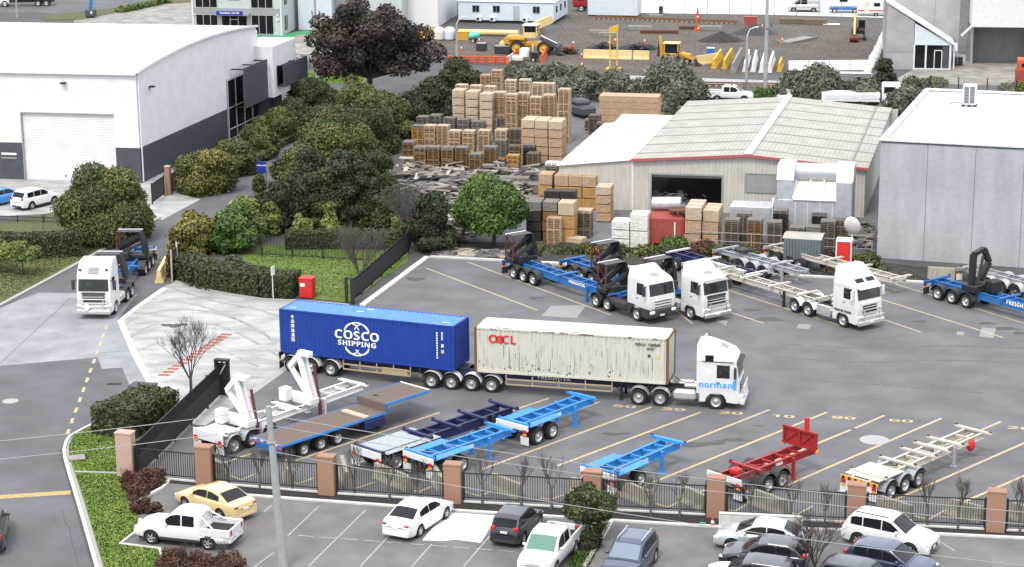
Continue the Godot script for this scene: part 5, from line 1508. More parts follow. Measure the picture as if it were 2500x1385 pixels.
func wheel(parent: Node3D, p: Vector3, r: float, w: float, side: int, rim := "rim", style := "truck") -> void:
	var key := "%s %.2f %.2f" % [style, r, w]
	if not cache.has(key):
		var ty := MB.new()
		ty.lathe([Vector2(0.6 * r, -w * 0.5), Vector2(0.86 * r, -w * 0.5), Vector2(0.96 * r, -w * 0.44), Vector2(r, -w * 0.34), Vector2(r, w * 0.34), Vector2(0.96 * r, w * 0.44), Vector2(0.86 * r, w * 0.5), Vector2(0.6 * r, w * 0.5), Vector2(0.58 * r, w * 0.2), Vector2(0.01, w * 0.2)], V(0, 0, 1), Vector3.ZERO, 24)
		ty.tube(V(0, 0, -w * 0.5), V(0, 0, -w * 0.49), 0.6 * r, 0.6 * r, 16)
		var rm := MB.new()
		if style == "car":
			rm.lathe([Vector2(0.6 * r, w * 0.46), Vector2(0.64 * r, w * 0.5), Vector2(0.66 * r, w * 0.46)], V(0, 0, 1), Vector3.ZERO, 20)
			rm.lathe([Vector2(0.62 * r, w * 0.48), Vector2(0.56 * r, w * 0.42), Vector2(0.54 * r, w * 0.3)], V(0, 0, 1), Vector3.ZERO, 20)
			for k in 5:
				var a := TAU * k / 5.0
				rm.bar(V(0, 0, w * 0.4), V(cos(a) * r * 0.58, sin(a) * r * 0.58, w * 0.43), r * 0.2, w * 0.1, V(0, 0, 1))
			rm.tube(V(0, 0, w * 0.3), V(0, 0, w * 0.48), r * 0.15, r * 0.13, 10)
		else:
			rm.lathe([Vector2(0.66 * r, w * 0.46), Vector2(0.62 * r, w * 0.52), Vector2(0.57 * r, w * 0.44), Vector2(0.5 * r, w * 0.26), Vector2(0.3 * r, w * 0.24), Vector2(0.27 * r, w * 0.36), Vector2(0.2 * r, w * 0.5), Vector2(0.01, w * 0.52)], V(0, 0, 1), Vector3.ZERO, 24)
		cache[key] = [ty.mesh(), rm.mesh()]
	var o := part(parent, "wheel", cache[key][0], "tyre")
	o.position = p
	if side < 0: o.rotation_degrees.y = 180
	part(o, "rim", cache[key][1], rim)

# ---------- cars ----------
func car(called: String, label: String, at: Vector3, yaw: float, s: Dictionary) -> Node3D:
	# s: L W, low (bonnet and belt line), roof (line over the glass), ax [rear, front], wr, paint; x from the tail forward
	var t := thing(called, label, s.get("cat", "car"), at, yaw, s.get("group", ""))
	var L: float = s.L
	var W: float = s.W
	var low: Array = s.low
	var roof: Array = s.roof
	var wr: float = s.wr
	var ra := wr + 0.07
	var paint = s.paint
	var b0: float = s.get("sill", 0.22)
	var bot := func(x: float) -> float:
		var y := b0 + 0.08 * pow(absf(x - L * 0.5) / (L * 0.5), 4)
		for a in s.ax:
			if absf(x - a) < ra: y = maxf(y, wr + sqrt(ra * ra - (x - a) * (x - a)))
		return y
	var plan := func(x: float) -> float:
		var u := absf(x - L * 0.5) / (L * 0.5)
		return 1.0 - 0.03 * u * u - s.get("nose", 0.14) * pow(maxf(0.0, (u - 0.78) / 0.22), 2)
	var xs := [0.0, 0.03, 0.1]
	for k in range(1, 30): xs.append(L * k / 30.0)
	for a in s.ax:
		for k in 9: xs.append(a + ra * cos(PI * k / 8.0) * 0.9999)
	for q in low: xs.append(q[0])
	xs.append(L - 0.1); xs.append(L - 0.03); xs.append(L)
	xs.sort()
	var ux := [xs[0]]
	for x in xs:
		if x - ux[-1] > 0.012: ux.append(x)
	ux[-1] = L
	xs = ux
	var F := [0.0, 0.22, 0.45, 0.68, 0.86, 0.95, 1.0]
	var G := [0.945, 0.985, 1.0, 0.995, 0.97, 0.945, 0.9]
	var left := []
	var right := []
	var topr := []
	for x in xs:
		x = clampf(x, 0.0, L)
		var y1 := lerp_line(low, x)
		var y0: float = minf(bot.call(x), y1 - 0.06)
		var rl := []
		var rr := []
		for k in 7:
			var z: float = W * 0.5 * plan.call(x) * G[k]
			var yy := maxf(y0, lerpf(b0, y1, F[k]))
			rr.append(V(x - L * 0.5, yy, z))
			rl.append(V(x - L * 0.5, yy, -z))
		left.append(rl); right.append(rr)
		var row := []
		for j in [-1.0, -0.85, -0.45, 0.0, 0.45, 0.85, 1.0]:
			row.append(V(x - L * 0.5, y1 + 0.045 * (1.0 - j * j), W * 0.5 * plan.call(x) * 0.9 * j))
		topr.append(row)
	var mid := V(0, 0.5, 0)
	var body := MB.new()
	body.grid(left, mid); body.grid(right, mid); body.grid(topr, mid)
	for e in [0, xs.size() - 1]:
		var cap := []
		for k in 7: cap.append([left[e][k], right[e][k]])
		body.grid(cap, mid)
	var bp := part(t, "body", body, paint)
	part(t, "underbody", MB.new().box(V(0, 0.42, 0), V(L * 0.93, 0.42, W * 0.68)), "black_matt")
	# greenhouse
	var g0: float = roof[0][0]
	var g1: float = roof[-1][0]
	var gx := []
	for k in 41: gx.append(lerpf(g0, g1, k / 40.0))
	var tw: float = s.get("tumble", 0.76)
	var gz := func(x: float, f: float) -> float:
		return W * 0.5 * plan.call(x) * lerpf(0.91, tw, f)
	var roofh := 0.0
	for q in roof: roofh = maxf(roofh, q[1])
	var ff := func(x: float, y: float) -> float:
		var bl := lerp_line(low, x)
		return clampf((y - bl) / maxf(roofh - bl, 0.2), 0.0, 1.0)
	left = []; right = []; topr = []
	for x in gx:
		var y1 := lerp_line(roof, x)
		var y0 := lerp_line(low, x) - 0.03
		var rl := []
		var rr := []
		for k in 4:
			var y: float = lerpf(y0, y1, [0.0, 0.5, 0.88, 1.0][k])
			var z: float = gz.call(x, ff.call(x, y)) - [0.0, 0.0, 0.0, 0.05][k]
			rr.append(V(x - L * 0.5, y, z)); rl.append(V(x - L * 0.5, y, -z))
		left.append(rl); right.append(rr)
		var row := []
		for j in [-1.0, -0.85, -0.45, 0.0, 0.45, 0.85, 1.0]: row.append(V(x - L * 0.5, y1 + 0.035 * (1.0 - j * j), (gz.call(x, ff.call(x, y1)) - 0.05) * j))
		topr.append(row)
	var gh := MB.new()
	mid.y = 0.8
	gh.grid(left, mid); gh.grid(right, mid); gh.grid(topr, mid)
	part(t, "roof", gh, s.get("roof_paint", paint))
	# glass set just proud of the shell
	var screens := [["windscreen", s.ws[0], s.ws[1]]]
	if s.has("rs"): screens.append(["rear_window", s.rs[0], s.rs[1]])
	for sc in screens:
		var rows := []
		for k in 6:
			var x: float = lerpf(sc[1], sc[2], k / 5.0)
			var y := lerp_line(roof, x)
			var sl := (lerp_line(roof, x + 0.05) - lerp_line(roof, x - 0.05)) / 0.1
			var nn := V(-sl, 1, 0).normalized() * 0.014
			var row := []
			for j in [-1.0, -0.5, 0.0, 0.5, 1.0]: row.append(V(x - L * 0.5, y + 0.035 * (1.0 - j * j * 0.8), (gz.call(x, ff.call(x, y)) - 0.1) * j) + nn)
			rows.append(row)
		part(t, sc[0], MB.new().grid(rows, mid), s.get("glass", "dark_glass"))
	for side in [-1.0, 1.0]:
		for wn in s.win:
			var rows := []
			for k in 9:
				var x: float = lerpf(wn[0], wn[1], k / 8.0)
				var y0 := lerp_line(low, x) + 0.05
				var y1 := maxf(lerp_line(roof, x) - 0.08, y0 + 0.01)
				var row := []
				for f in [0.0, 0.5, 1.0]:
					var y: float = lerpf(y0, y1, f)
					row.append(V(x - L * 0.5, y, side * (gz.call(x, ff.call(x, y)) + 0.012)))
				rows.append(row)
			part(t, "side_window", MB.new().grid(rows, mid), "dark_glass")
		var zf: float = W * 0.5
		part(t, "headlight", MB.new().ball(V(L * 0.5 - 0.2, lerp_line(low, L - 0.25) - 0.13, side * zf * 0.72), V(0.22, 0.085, 0.2), 10, 6), "head_lamp")
		var ty: float = s.get("tail", 0.85)
		part(t, "tail_light", MB.new().box(V(-L * 0.5 + 0.075, ty, side * zf * 0.7), V(0.16, s.get("tail_h", 0.12), 0.26), 0.03), "tail_red")
		part(t, "mirror", MB.new().ball(V(s.win[-1][1] - L * 0.5 - 0.05, lerp_line(low, s.win[-1][1]) + 0.1, side * (zf * 0.93 + 0.1)), V(0.09, 0.08, 0.12), 8, 6), paint if not s.has("mirror") else s.mirror)
		for a in s.ax: wheel(t, V(a - L * 0.5, wr, side * (W * 0.5 - 0.13)), wr, 0.22, int(side), s.get("rim", "rim"), "car")
		if s.has("rails"):
			part(t, "roof_rail", MB.new().bar(V(s.rails[0] - L * 0.5, roofh + 0.06, side * W * 0.33), V(s.rails[1] - L * 0.5, roofh + 0.05, side * W * 0.33), 0.04, 0.04), s.get("rail_mat", "silver_rail"))
		if s.has("clad"): part(t, "sill_cladding", MB.new().box(V((s.ax[0] + s.ax[1]) * 0.5 - L * 0.5, b0 + 0.06, side * (W * 0.5 - 0.035)), V(s.ax[1] - s.ax[0] - ra * 2.0, 0.16, 0.06), 0.02), "trim")
	part(t, "grille", MB.new().box(V(L * 0.5 - 0.02, lerp_line(low, L) - 0.12, 0), V(0.06, 0.14, W * 0.46), 0.02), "trim")
	part(t, "bumper_intake", MB.new().box(V(L * 0.5 - 0.01, 0.38, 0), V(0.05, 0.14, W * 0.6), 0.02), "trim")
	part(t, "rear_skirt", MB.new().box(V(-L * 0.5 + 0.01, 0.36, 0), V(0.05, 0.16, W * 0.66), 0.02), "trim" if s.has("clad") else paint)
	part(t, "number_plate", MB.new().box(V(-L * 0.5 - 0.005, s.get("plate", 0.72), 0), V(0.03, 0.11, 0.36)), "plain_white")
	part(t, "number_plate", MB.new().box(V(L * 0.5 + 0.01, 0.45, 0), V(0.03, 0.11, 0.36)), "plain_white")
	return t

func paint(key: String, r: float, g: float, b: float, metal := 0.0) -> String:
	if not M.has(key):
		var m := mat(key, r, g, b, 0.28, metal)
		m.clearcoat_enabled = true
		m.clearcoat = 0.8
		m.clearcoat_roughness = 0.08
	return key

func sedan(p: String, x := {}) -> Dictionary:
	var d := {"L": 4.8, "W": 1.82, "wr": 0.33, "ax": [1.05, 3.83], "paint": p, "tail": 0.88,
		"low": [[0, 0.72], [0.05, 0.98], [0.5, 1.04], [1.2, 0.98], [3.5, 0.93], [4.3, 0.82], [4.65, 0.7], [4.8, 0.55]],
		"roof": [[0.55, 1.02], [1.3, 1.37], [1.8, 1.45], [2.4, 1.46], [2.85, 1.38], [3.75, 0.92]],
		"ws": [3.68, 2.88], "rs": [0.62, 1.3], "win": [[1.22, 2.1], [2.16, 3.25]]}
	d.merge(x, true)
	return d

func suv(p: String, x := {}) -> Dictionary:
	var d := {"L": 4.5, "W": 1.86, "wr": 0.36, "ax": [0.95, 3.6], "paint": p, "tail": 1.02, "tail_h": 0.2, "plate": 0.85, "tumble": 0.8, "clad": true, "nose": 0.1,
		"low": [[0, 0.7], [0.04, 1.05], [0.3, 1.08], [3.2, 1.04], [4.0, 0.96], [4.38, 0.84], [4.5, 0.62]],
		"roof": [[0.1, 1.07], [0.42, 1.52], [0.7, 1.62], [2.2, 1.68], [2.6, 1.6], [3.45, 1.02]],
		"ws": [3.37, 2.64], "rs": [0.14, 0.42], "win": [[0.6, 1.3], [1.36, 2.1], [2.16, 2.98]]}
	d.merge(x, true)
	return d

func ute_spec(p: String, x := {}) -> Dictionary:
	var d := {"L": 5.3, "W": 1.86, "wr": 0.38, "ax": [1.2, 4.3], "paint": p, "cat": "ute", "tail": 0.95, "tail_h": 0.32, "plate": 0.62, "sill": 0.36, "tumble": 0.82, "nose": 0.1, "clad": true,
		"low": [[0, 0.62], [0.06, 0.74], [1.6, 0.74], [1.66, 1.1], [3.9, 1.08], [4.7, 1.04], [5.15, 0.92], [5.3, 0.7]],
		"roof": [[1.68, 1.1], [1.74, 1.66], [1.95, 1.76], [2.9, 1.78], [3.25, 1.7], [4.0, 1.08]],
		"ws": [3.93, 3.28], "win": [[1.95, 2.6], [2.68, 3.5]]}
	d.merge(x, true)
	return d

func add_tray(t: Node3D, m, L: float) -> void:
	for s in [-1.0, 1.0]: bx(t, "tray_side", m, V(0.84 - L * 0.5, 0.94, s * 0.86), V(1.66, 0.42, 0.1), 0.03)
	bx(t, "tailgate", m, V(0.05 - L * 0.5, 0.92, 0), V(0.09, 0.46, 1.62), 0.03)
	bx(t, "tray_liner", "black_matt", V(0.86 - L * 0.5, 0.82, 0), V(1.5, 0.06, 1.58))

# ---------- trucks ----------
func cab_shell(levels: Array, xw0: float, xw1: float, iw0: int, iw1: int) -> Array:
	# levels: [y, back x, front x, half width, corner radius]; window openings between levels iw0 and iw1
	var rows := []
	for l in levels:
		var row := []
		var hw: float = l[3]
		var rc: float = l[4]
		var x1 := minf(xw1, l[2] - rc - 0.02)
		var x0 := minf(xw0, lerpf(l[1] + 0.04, x1, 0.6))
		row.append(V(l[1], l[0], hw - 0.04)); row.append(V(l[1] + 0.04, l[0], hw)); row.append(V(x0, l[0], hw)); row.append(V(x1, l[0], hw))
		for k in 5:
			var a := PI * 0.5 * k / 4.0
			row.append(V(l[2] - rc + sin(a) * rc, l[0], hw - rc * 0.8 + cos(a) * rc * 0.8))
		for k in 5:
			var a := PI * 0.5 * (4 - k) / 4.0
			row.append(V(l[2] - rc + sin(a) * rc, l[0], -(hw - rc * 0.8 + cos(a) * rc * 0.8)))
		row.append(V(x1, l[0], -hw)); row.append(V(x0, l[0], -hw)); row.append(V(l[1] + 0.04, l[0], -hw)); row.append(V(l[1], l[0], -hw + 0.04))
		rows.append(row)
	var skip := {}
	for r in range(iw0, iw1):
		skip[Vector2i(r, 8)] = true
		skip[Vector2i(r, 2)] = true
		skip[Vector2i(r, 14)] = true
	var mb := MB.new()
	var inside := V(0.2, 2.2, 0)
	mb.grid(rows.slice(0, iw1 + 1), inside, true, skip)
	mb.grid(rows.slice(iw1), inside, true)
	var last: Array = rows[-1]
	var c := Vector3.ZERO
	for p in last: c += p / last.size()
	for k in last.size(): mb.tri(c, last[k], last[(k + 1) % last.size()], Vector3.UP)
	return [mb, rows]

func truck(label: String, at: Vector3, yaw: float, s: Dictionary) -> Node3D:
	# origin under the front axle, x forward
	var t := thing("truck", label, "truck", at, yaw)
	var H: float = s.H
	var wy0: float = s.get("wy0", 2.0)
	var wy1: float = s.get("wy1", 2.82)
	var f: float = s.get("front", 1.38)
	var xb: float = s.get("back", -0.98)
	var lv := [[0.98, -0.98, f - 0.06, 1.2, 0.22], [1.25, -0.98, f, 1.24, 0.2], [1.7, -0.98, f - 0.01, 1.25, 0.2], [wy0, -0.98, f - 0.05, 1.25, 0.2], [(wy0 + wy1) * 0.5, -0.98, f - 0.12, 1.24, 0.2], [wy1, -0.98, f - 0.2, 1.22, 0.2]]
	for q in s.top: lv.append(q)
	for q in lv: q[1] = minf(q[1], xb)
	var sh := cab_shell(lv, s.get("xw0", 0.05), s.get("xw1", 0.82), 3, 5)
	var cab := part(t, "cab", sh[0], "truck_white")
	var R: Array = sh[1]
	var ws := MB.new()
	var wrows := []
	for r in [3, 4, 5]: wrows.append([R[r][8], R[r][9]])
	part(t, "windscreen", ws.grid(wrows, V(0, 2.3, 0)), "cab_glass")
	for k in [2, 14]:
		var sr := []
		for r in [3, 4, 5]: sr.append([R[r][k], R[r][k + 1]])
		part(t, "side_window", MB.new().grid(sr, V(0.4, 2.3, 0)), "cab_glass")
	# dark interior: floor, dash, seats, rear wall and lining
	var inn := MB.new()
	inn.box(V(0.1, 1.5, 0), V(2.0, 0.1, 2.36)); inn.box(V(-0.86, 2.2, 0), V(0.08, 1.7, 2.36)); inn.box(V(0.1, wy1 + 0.08, 0), V(1.7, 0.06, 2.2))
	part(t, "interior", inn, "black_matt")
	part(t, "dashboard", MB.new().box(V(f - 0.42, wy0 - 0.18, 0), V(0.4, 0.26, 2.2), 0.05), "trim")
	for z in [-0.6, 0.6]:
		part(t, "seat", MB.new().box(V(-0.25, 2.0, z), V(0.22, 0.95, 0.55), 0.06), "trim")
	# front
	var gm: String = s.get("grille", "trim")
	bx(t, "grille", gm, V(f + 0.02, 1.42, 0), V(0.06, 0.62, s.get("grille_w", 1.6)), 0.03)
	for k in 3: bx(t, "grille_bar", s.get("bar", "alloy"), V(f + 0.055, 1.2 + k * 0.2, 0), V(0.04, 0.06, s.get("grille_w", 1.6) - 0.1), 0.01)
	if s.has("badge"): bx(t, "badge_panel", s.badge, V(f + 0.0, 1.84, 0), V(0.06, 0.18, 1.7), 0.02)
	bx(t, "bumper", s.get("bumper", "truck_white"), V(f - 0.12, 0.72, 0), V(0.46, 0.62, 2.44), 0.1)
	bx(t, "bumper_intake", "trim", V(f + 0.1, 0.62, 0), V(0.05, 0.22, 1.2), 0.02)
	for z in [-1.0, 1.0]:
		bx(t, "headlight", "head_lamp", V(f + 0.02, 0.86, z * 0.95), V(0.28, 0.24, 0.44), 0.06)
		bx(t, "mirror", s.get("mirror", "truck_white"), V(f - 0.25, (wy0 + wy1) * 0.5, z * 1.48), V(0.16, 0.72, 0.24), 0.05)
		part(t, "mirror_arm", MB.new().bar(V(f - 0.3, wy1 - 0.1, z * 1.2), V(f - 0.25, wy1 - 0.15, z * 1.44), 0.05, 0.05), "trim")
		# lower fairing with the wheel arch cut out, and the dark arch inside it
		var fp := pv([-0.96, 1.1, -0.96, 0.5, -0.64, 0.5])
		var rows := []
		for k in 13:
			var a := PI * (12 - k) / 12.0
			if k > 0 and k < 12: fp.append(Vector2(cos(a) * 0.64, 0.5 + sin(a) * 0.6))
			rows.append([V(cos(a) * 0.63, 0.5 + sin(a) * 0.59, z * 0.8), V(cos(a) * 0.63, 0.5 + sin(a) * 0.59, z * 1.14)])
		fp.append_array(pv([0.64, 0.5, f - 0.1, 0.45, f - 0.06, 1.1]))
		part(t, "lower_fairing", MB.new().prism(fp, z * 1.1, z * 1.235), s.get("skirt", "truck_white"))
		part(t, "wheel_arch", MB.new().grid(rows, V(0, 0.3, z)), "trim")
		bx(t, "door_handle", "trim", V(0.12, wy0 - 0.28, z * 1.262), V(0.2, 0.05, 0.03))
		bx(t, "entry_step", s.get("step", "alloy"), V(-0.85, 0.72, z * 1.12), V(0.4, 0.58, 0.2), 0.03)
		wheel(t, V(0, 0.5, z * 1.06), 0.5, 0.32, int(z))
		bx(t, "fuel_tank", s.get("tank", "alloy"), V(-1.9, 0.78, z * 0.98), V(1.4, 0.62, 0.56), 0.14)
		for x in s.get("rear", [-3.3, -4.62]):
			wheel(t, V(x, 0.5, z * 0.96), 0.5, 0.56, int(z))
			var mg := []
			for k in 9:
				var a := PI * (0.06 + 0.88 * k / 8.0)
				mg.append([V(x + cos(a) * 0.62, 0.52 + sin(a) * 0.62, z * 0.66), V(x + cos(a) * 0.62, 0.52 + sin(a) * 0.62, z * 1.26)])
			part(t, "mudguard", MB.new().grid(mg, V(x, 0.3, z)), s.get("guard", "trim"))
	for z in [-0.42, 0.42]: bx(t, "chassis_rail", s.get("frame", "chassis_grey"), V(-2.3, 0.9, z), V(6.4, 0.26, 0.09))
	bx(t, "fifth_wheel", "hydraulic_black", V(-3.95, 1.12, 0), V(1.0, 0.12, 0.9), 0.03)
	bx(t, "air_tank", "alloy", V(-1.6, 1.1, 0), V(0.9, 0.22, 0.7), 0.06)
	part(t, "air_hose", MB.new().path([V(-1.0, 1.9, 0.2), V(-1.5, 1.35, 0.25), V(-2.2, 1.3, 0.1), V(-2.7, 1.6, 0)], 0.03, 6), "trim")
	if s.has("hatch"): part(t, "roof_hatch", MB.new().at(s.hatch[0], 0, s.hatch[1]).box(Vector3.ZERO, V(0.5, 0.04, 0.75), 0.01), "mid_grey")
	if s.has("visor"): part(t, "sun_visor", MB.new().at(V(f - 0.06, wy1 + 0.1, 0), 0, -18).box(Vector3.ZERO, V(0.34, 0.05, 2.1), 0.02), s.visor)
	if s.has("bullbar"):
		var bm: String = s.bullbar
		for z in [-0.75, 0.75]: part(t, "bull_bar_post", MB.new().tube(V(f + 0.24, 0.5, z), V(f + 0.24, 1.5, z * 0.95), 0.05), bm)
		for y in [0.95, 1.2, 1.48]: part(t, "bull_bar_tube", MB.new().tube(V(f + 0.24, y, -0.95), V(f + 0.24, y, 0.95), 0.04), bm)
		for z in [-1.0, 1.0]: part(t, "bull_bar_hoop", MB.new().path([V(f + 0.24, 0.95, z * 0.75), V(f + 0.2, 1.0, z * 1.2), V(f + 0.2, 0.6, z * 1.22), V(f + 0.24, 0.55, z * 0.75)], 0.04), bm)
		bx(t, "bull_bar_base", bm, V(f + 0.16, 0.55, 0), V(0.3, 0.36, 2.46), 0.08)
	bx(t, "number_plate", "plain_white", V(f + 0.34 if s.has("bullbar") else f + 0.13, 0.62, 0.1), V(0.02, 0.12, 0.38))
	return t

func person(label: String, p: Vector3, yaw: float, vest: String) -> void:
	# a seated driver: one continuous body from joints and radii, meshed as surface nets
	var J := [[V(0, 0.1, 0), V(0, 0.5, 0), 0.15, 0.17, 0], [V(0, 0.42, -0.17), V(0, 0.42, 0.17), 0.1, 0.1, 0], [V(0, 0.5, 0), V(0.02, 0.64, 0), 0.06, 0.055, 0], [V(0.03, 0.7, 0), V(0.03, 0.8, 0), 0.085, 0.09, 0], [V(0.12, 0.72, 0), V(0.125, 0.73, 0), 0.018, 0.018, 0],
		[V(0, 0.1, -0.1), V(0.45, 0.12, -0.12), 0.09, 0.07, 0], [V(0, 0.1, 0.1), V(0.45, 0.12, 0.12), 0.09, 0.07, 0], [V(0.45, 0.12, -0.12), V(0.52, -0.3, -0.12), 0.065, 0.045, 0], [V(0.45, 0.12, 0.12), V(0.52, -0.3, 0.12), 0.065, 0.045, 0], [V(0.52, -0.32, -0.12), V(0.66, -0.34, -0.13), 0.045, 0.04, 0], [V(0.52, -0.32, 0.12), V(0.66, -0.34, 0.13), 0.045, 0.04, 0]]
	for z in [-1.0, 1.0]:
		J.append([V(0, 0.43, z * 0.2), V(0.12, 0.2, z * 0.26), 0.06, 0.048, 0])
		J.append([V(0.12, 0.2, z * 0.26), V(0.4, 0.3, z * 0.18), 0.045, 0.035, 0])
		J.append([V(0.4, 0.3, z * 0.18), V(0.46, 0.31, z * 0.17), 0.036, 0.034, 0])
		for k in 4: J.append([V(0.46, 0.33 - k * 0.015, z * 0.17), V(0.5, 0.35 - k * 0.02, z * 0.14), 0.011, 0.009, 0])
		J.append([V(0.43, 0.31, z * 0.15), V(0.46, 0.33, z * 0.12), 0.012, 0.01, 0])
	var field := func(q: Vector3) -> float:
		var d := 9.0
		for b in J:
			var ab: Vector3 = b[1] - b[0]
			var h := clampf((q - b[0]).dot(ab) / maxf(ab.length_squared(), 1e-6), 0.0, 1.0)
			var e: float = q.distance_to(b[0] + ab * h) - lerpf(b[2], b[3], h)
			var kk := clampf(0.5 + 0.5 * (d - e) / 0.03, 0.0, 1.0)
			d = lerpf(d, e, kk) - 0.03 * kk * (1.0 - kk)
		return d
	var t := thing("person", label, "person", p, yaw)
	part(t, "body", nets(field, V(-0.24, -0.42, -0.36), V(0.72, 0.94, 0.36), 0.03), "skin_cloth")
	var vm := MB.new()
	var rows := []
	for k in 6:
		var y := 0.12 + 0.38 * k / 5.0
		var row := []
		for j in 14:
			var a := TAU * j / 14.0
			row.append(V(cos(a) * (0.185 + 0.015 * k / 5.0), y, sin(a) * (0.2 + 0.05 * k / 5.0)))
		rows.append(row)
	part(t, "vest", vm.grid(rows, V(0, 0.3, 0), true), vest)
	part(t, "hair", MB.new().ball(V(0.01, 0.83, 0), V(0.1, 0.075, 0.095), 10, 6), "bark")
	part(t, "face", MB.new().ball(V(0.055, 0.745, 0), V(0.075, 0.1, 0.072), 10, 8), "skin")

func nets(field: Callable, lo: Vector3, hi: Vector3, cell: float) -> MB:
	var n := Vector3i(((hi - lo) / cell).ceil()) + Vector3i.ONE
	var val := PackedFloat32Array()
	val.resize(n.x * n.y * n.z)
	var id := func(x: int, y: int, z: int) -> int: return (x * n.y + y) * n.z + z
	for x in n.x:
		for y in n.y:
			for z in n.z: val[id.call(x, y, z)] = field.call(lo + V(x, y, z) * cell)
	var mb := MB.new()
	var at := {}
	for x in n.x - 1:
		for y in n.y - 1:
			for z in n.z - 1:
				var s := Vector3.ZERO
				var k := 0
				for e in [[0, 0, 0, 1, 0, 0], [0, 0, 0, 0, 1, 0], [0, 0, 0, 0, 0, 1], [1, 0, 0, 1, 1, 0], [1, 0, 0, 1, 0, 1], [0, 1, 0, 1, 1, 0], [0, 1, 0, 0, 1, 1], [0, 0, 1, 1, 0, 1], [0, 0, 1, 0, 1, 1], [1, 1, 0, 1, 1, 1], [1, 0, 1, 1, 1, 1], [0, 1, 1, 1, 1, 1]]:
					var a := val[id.call(x + e[0], y + e[1], z + e[2])]
					var b := val[id.call(x + e[3], y + e[4], z + e[5])]
					if (a < 0.0) != (b < 0.0):
						s += V(x + e[0], y + e[1], z + e[2]).lerp(V(x + e[3], y + e[4], z + e[5]), a / (a - b))
						k += 1
				if k:
					var p := lo + s / k * cell
					var g := V(field.call(p + V(0.01, 0, 0)) - field.call(p - V(0.01, 0, 0)), field.call(p + V(0, 0.01, 0)) - field.call(p - V(0, 0.01, 0)), field.call(p + V(0, 0, 0.01)) - field.call(p - V(0, 0, 0.01)))
					at[Vector3i(x, y, z)] = mb.push(p, g.normalized())
	for c in at:
		for ax in 3:
			var e := Vector3i.ZERO
			e[ax] = 1
			var q: Vector3i = c + e
			if q.x >= n.x or q.y >= n.y or q.z >= n.z: continue
			if (val[id.call(c.x, c.y, c.z)] < 0.0) == (val[id.call(q.x, q.y, q.z)] < 0.0): continue
			var u := Vector3i.ZERO
			u[(ax + 1) % 3] = 1
			var w := Vector3i.ZERO
			w[(ax + 2) % 3] = 1
			if at.has(c - u) and at.has(c - w) and at.has(c - u - w):
				mb.face(at[c], at[c - u], at[c - u - w]); mb.face(at[c], at[c - u - w], at[c - w])
	return mb

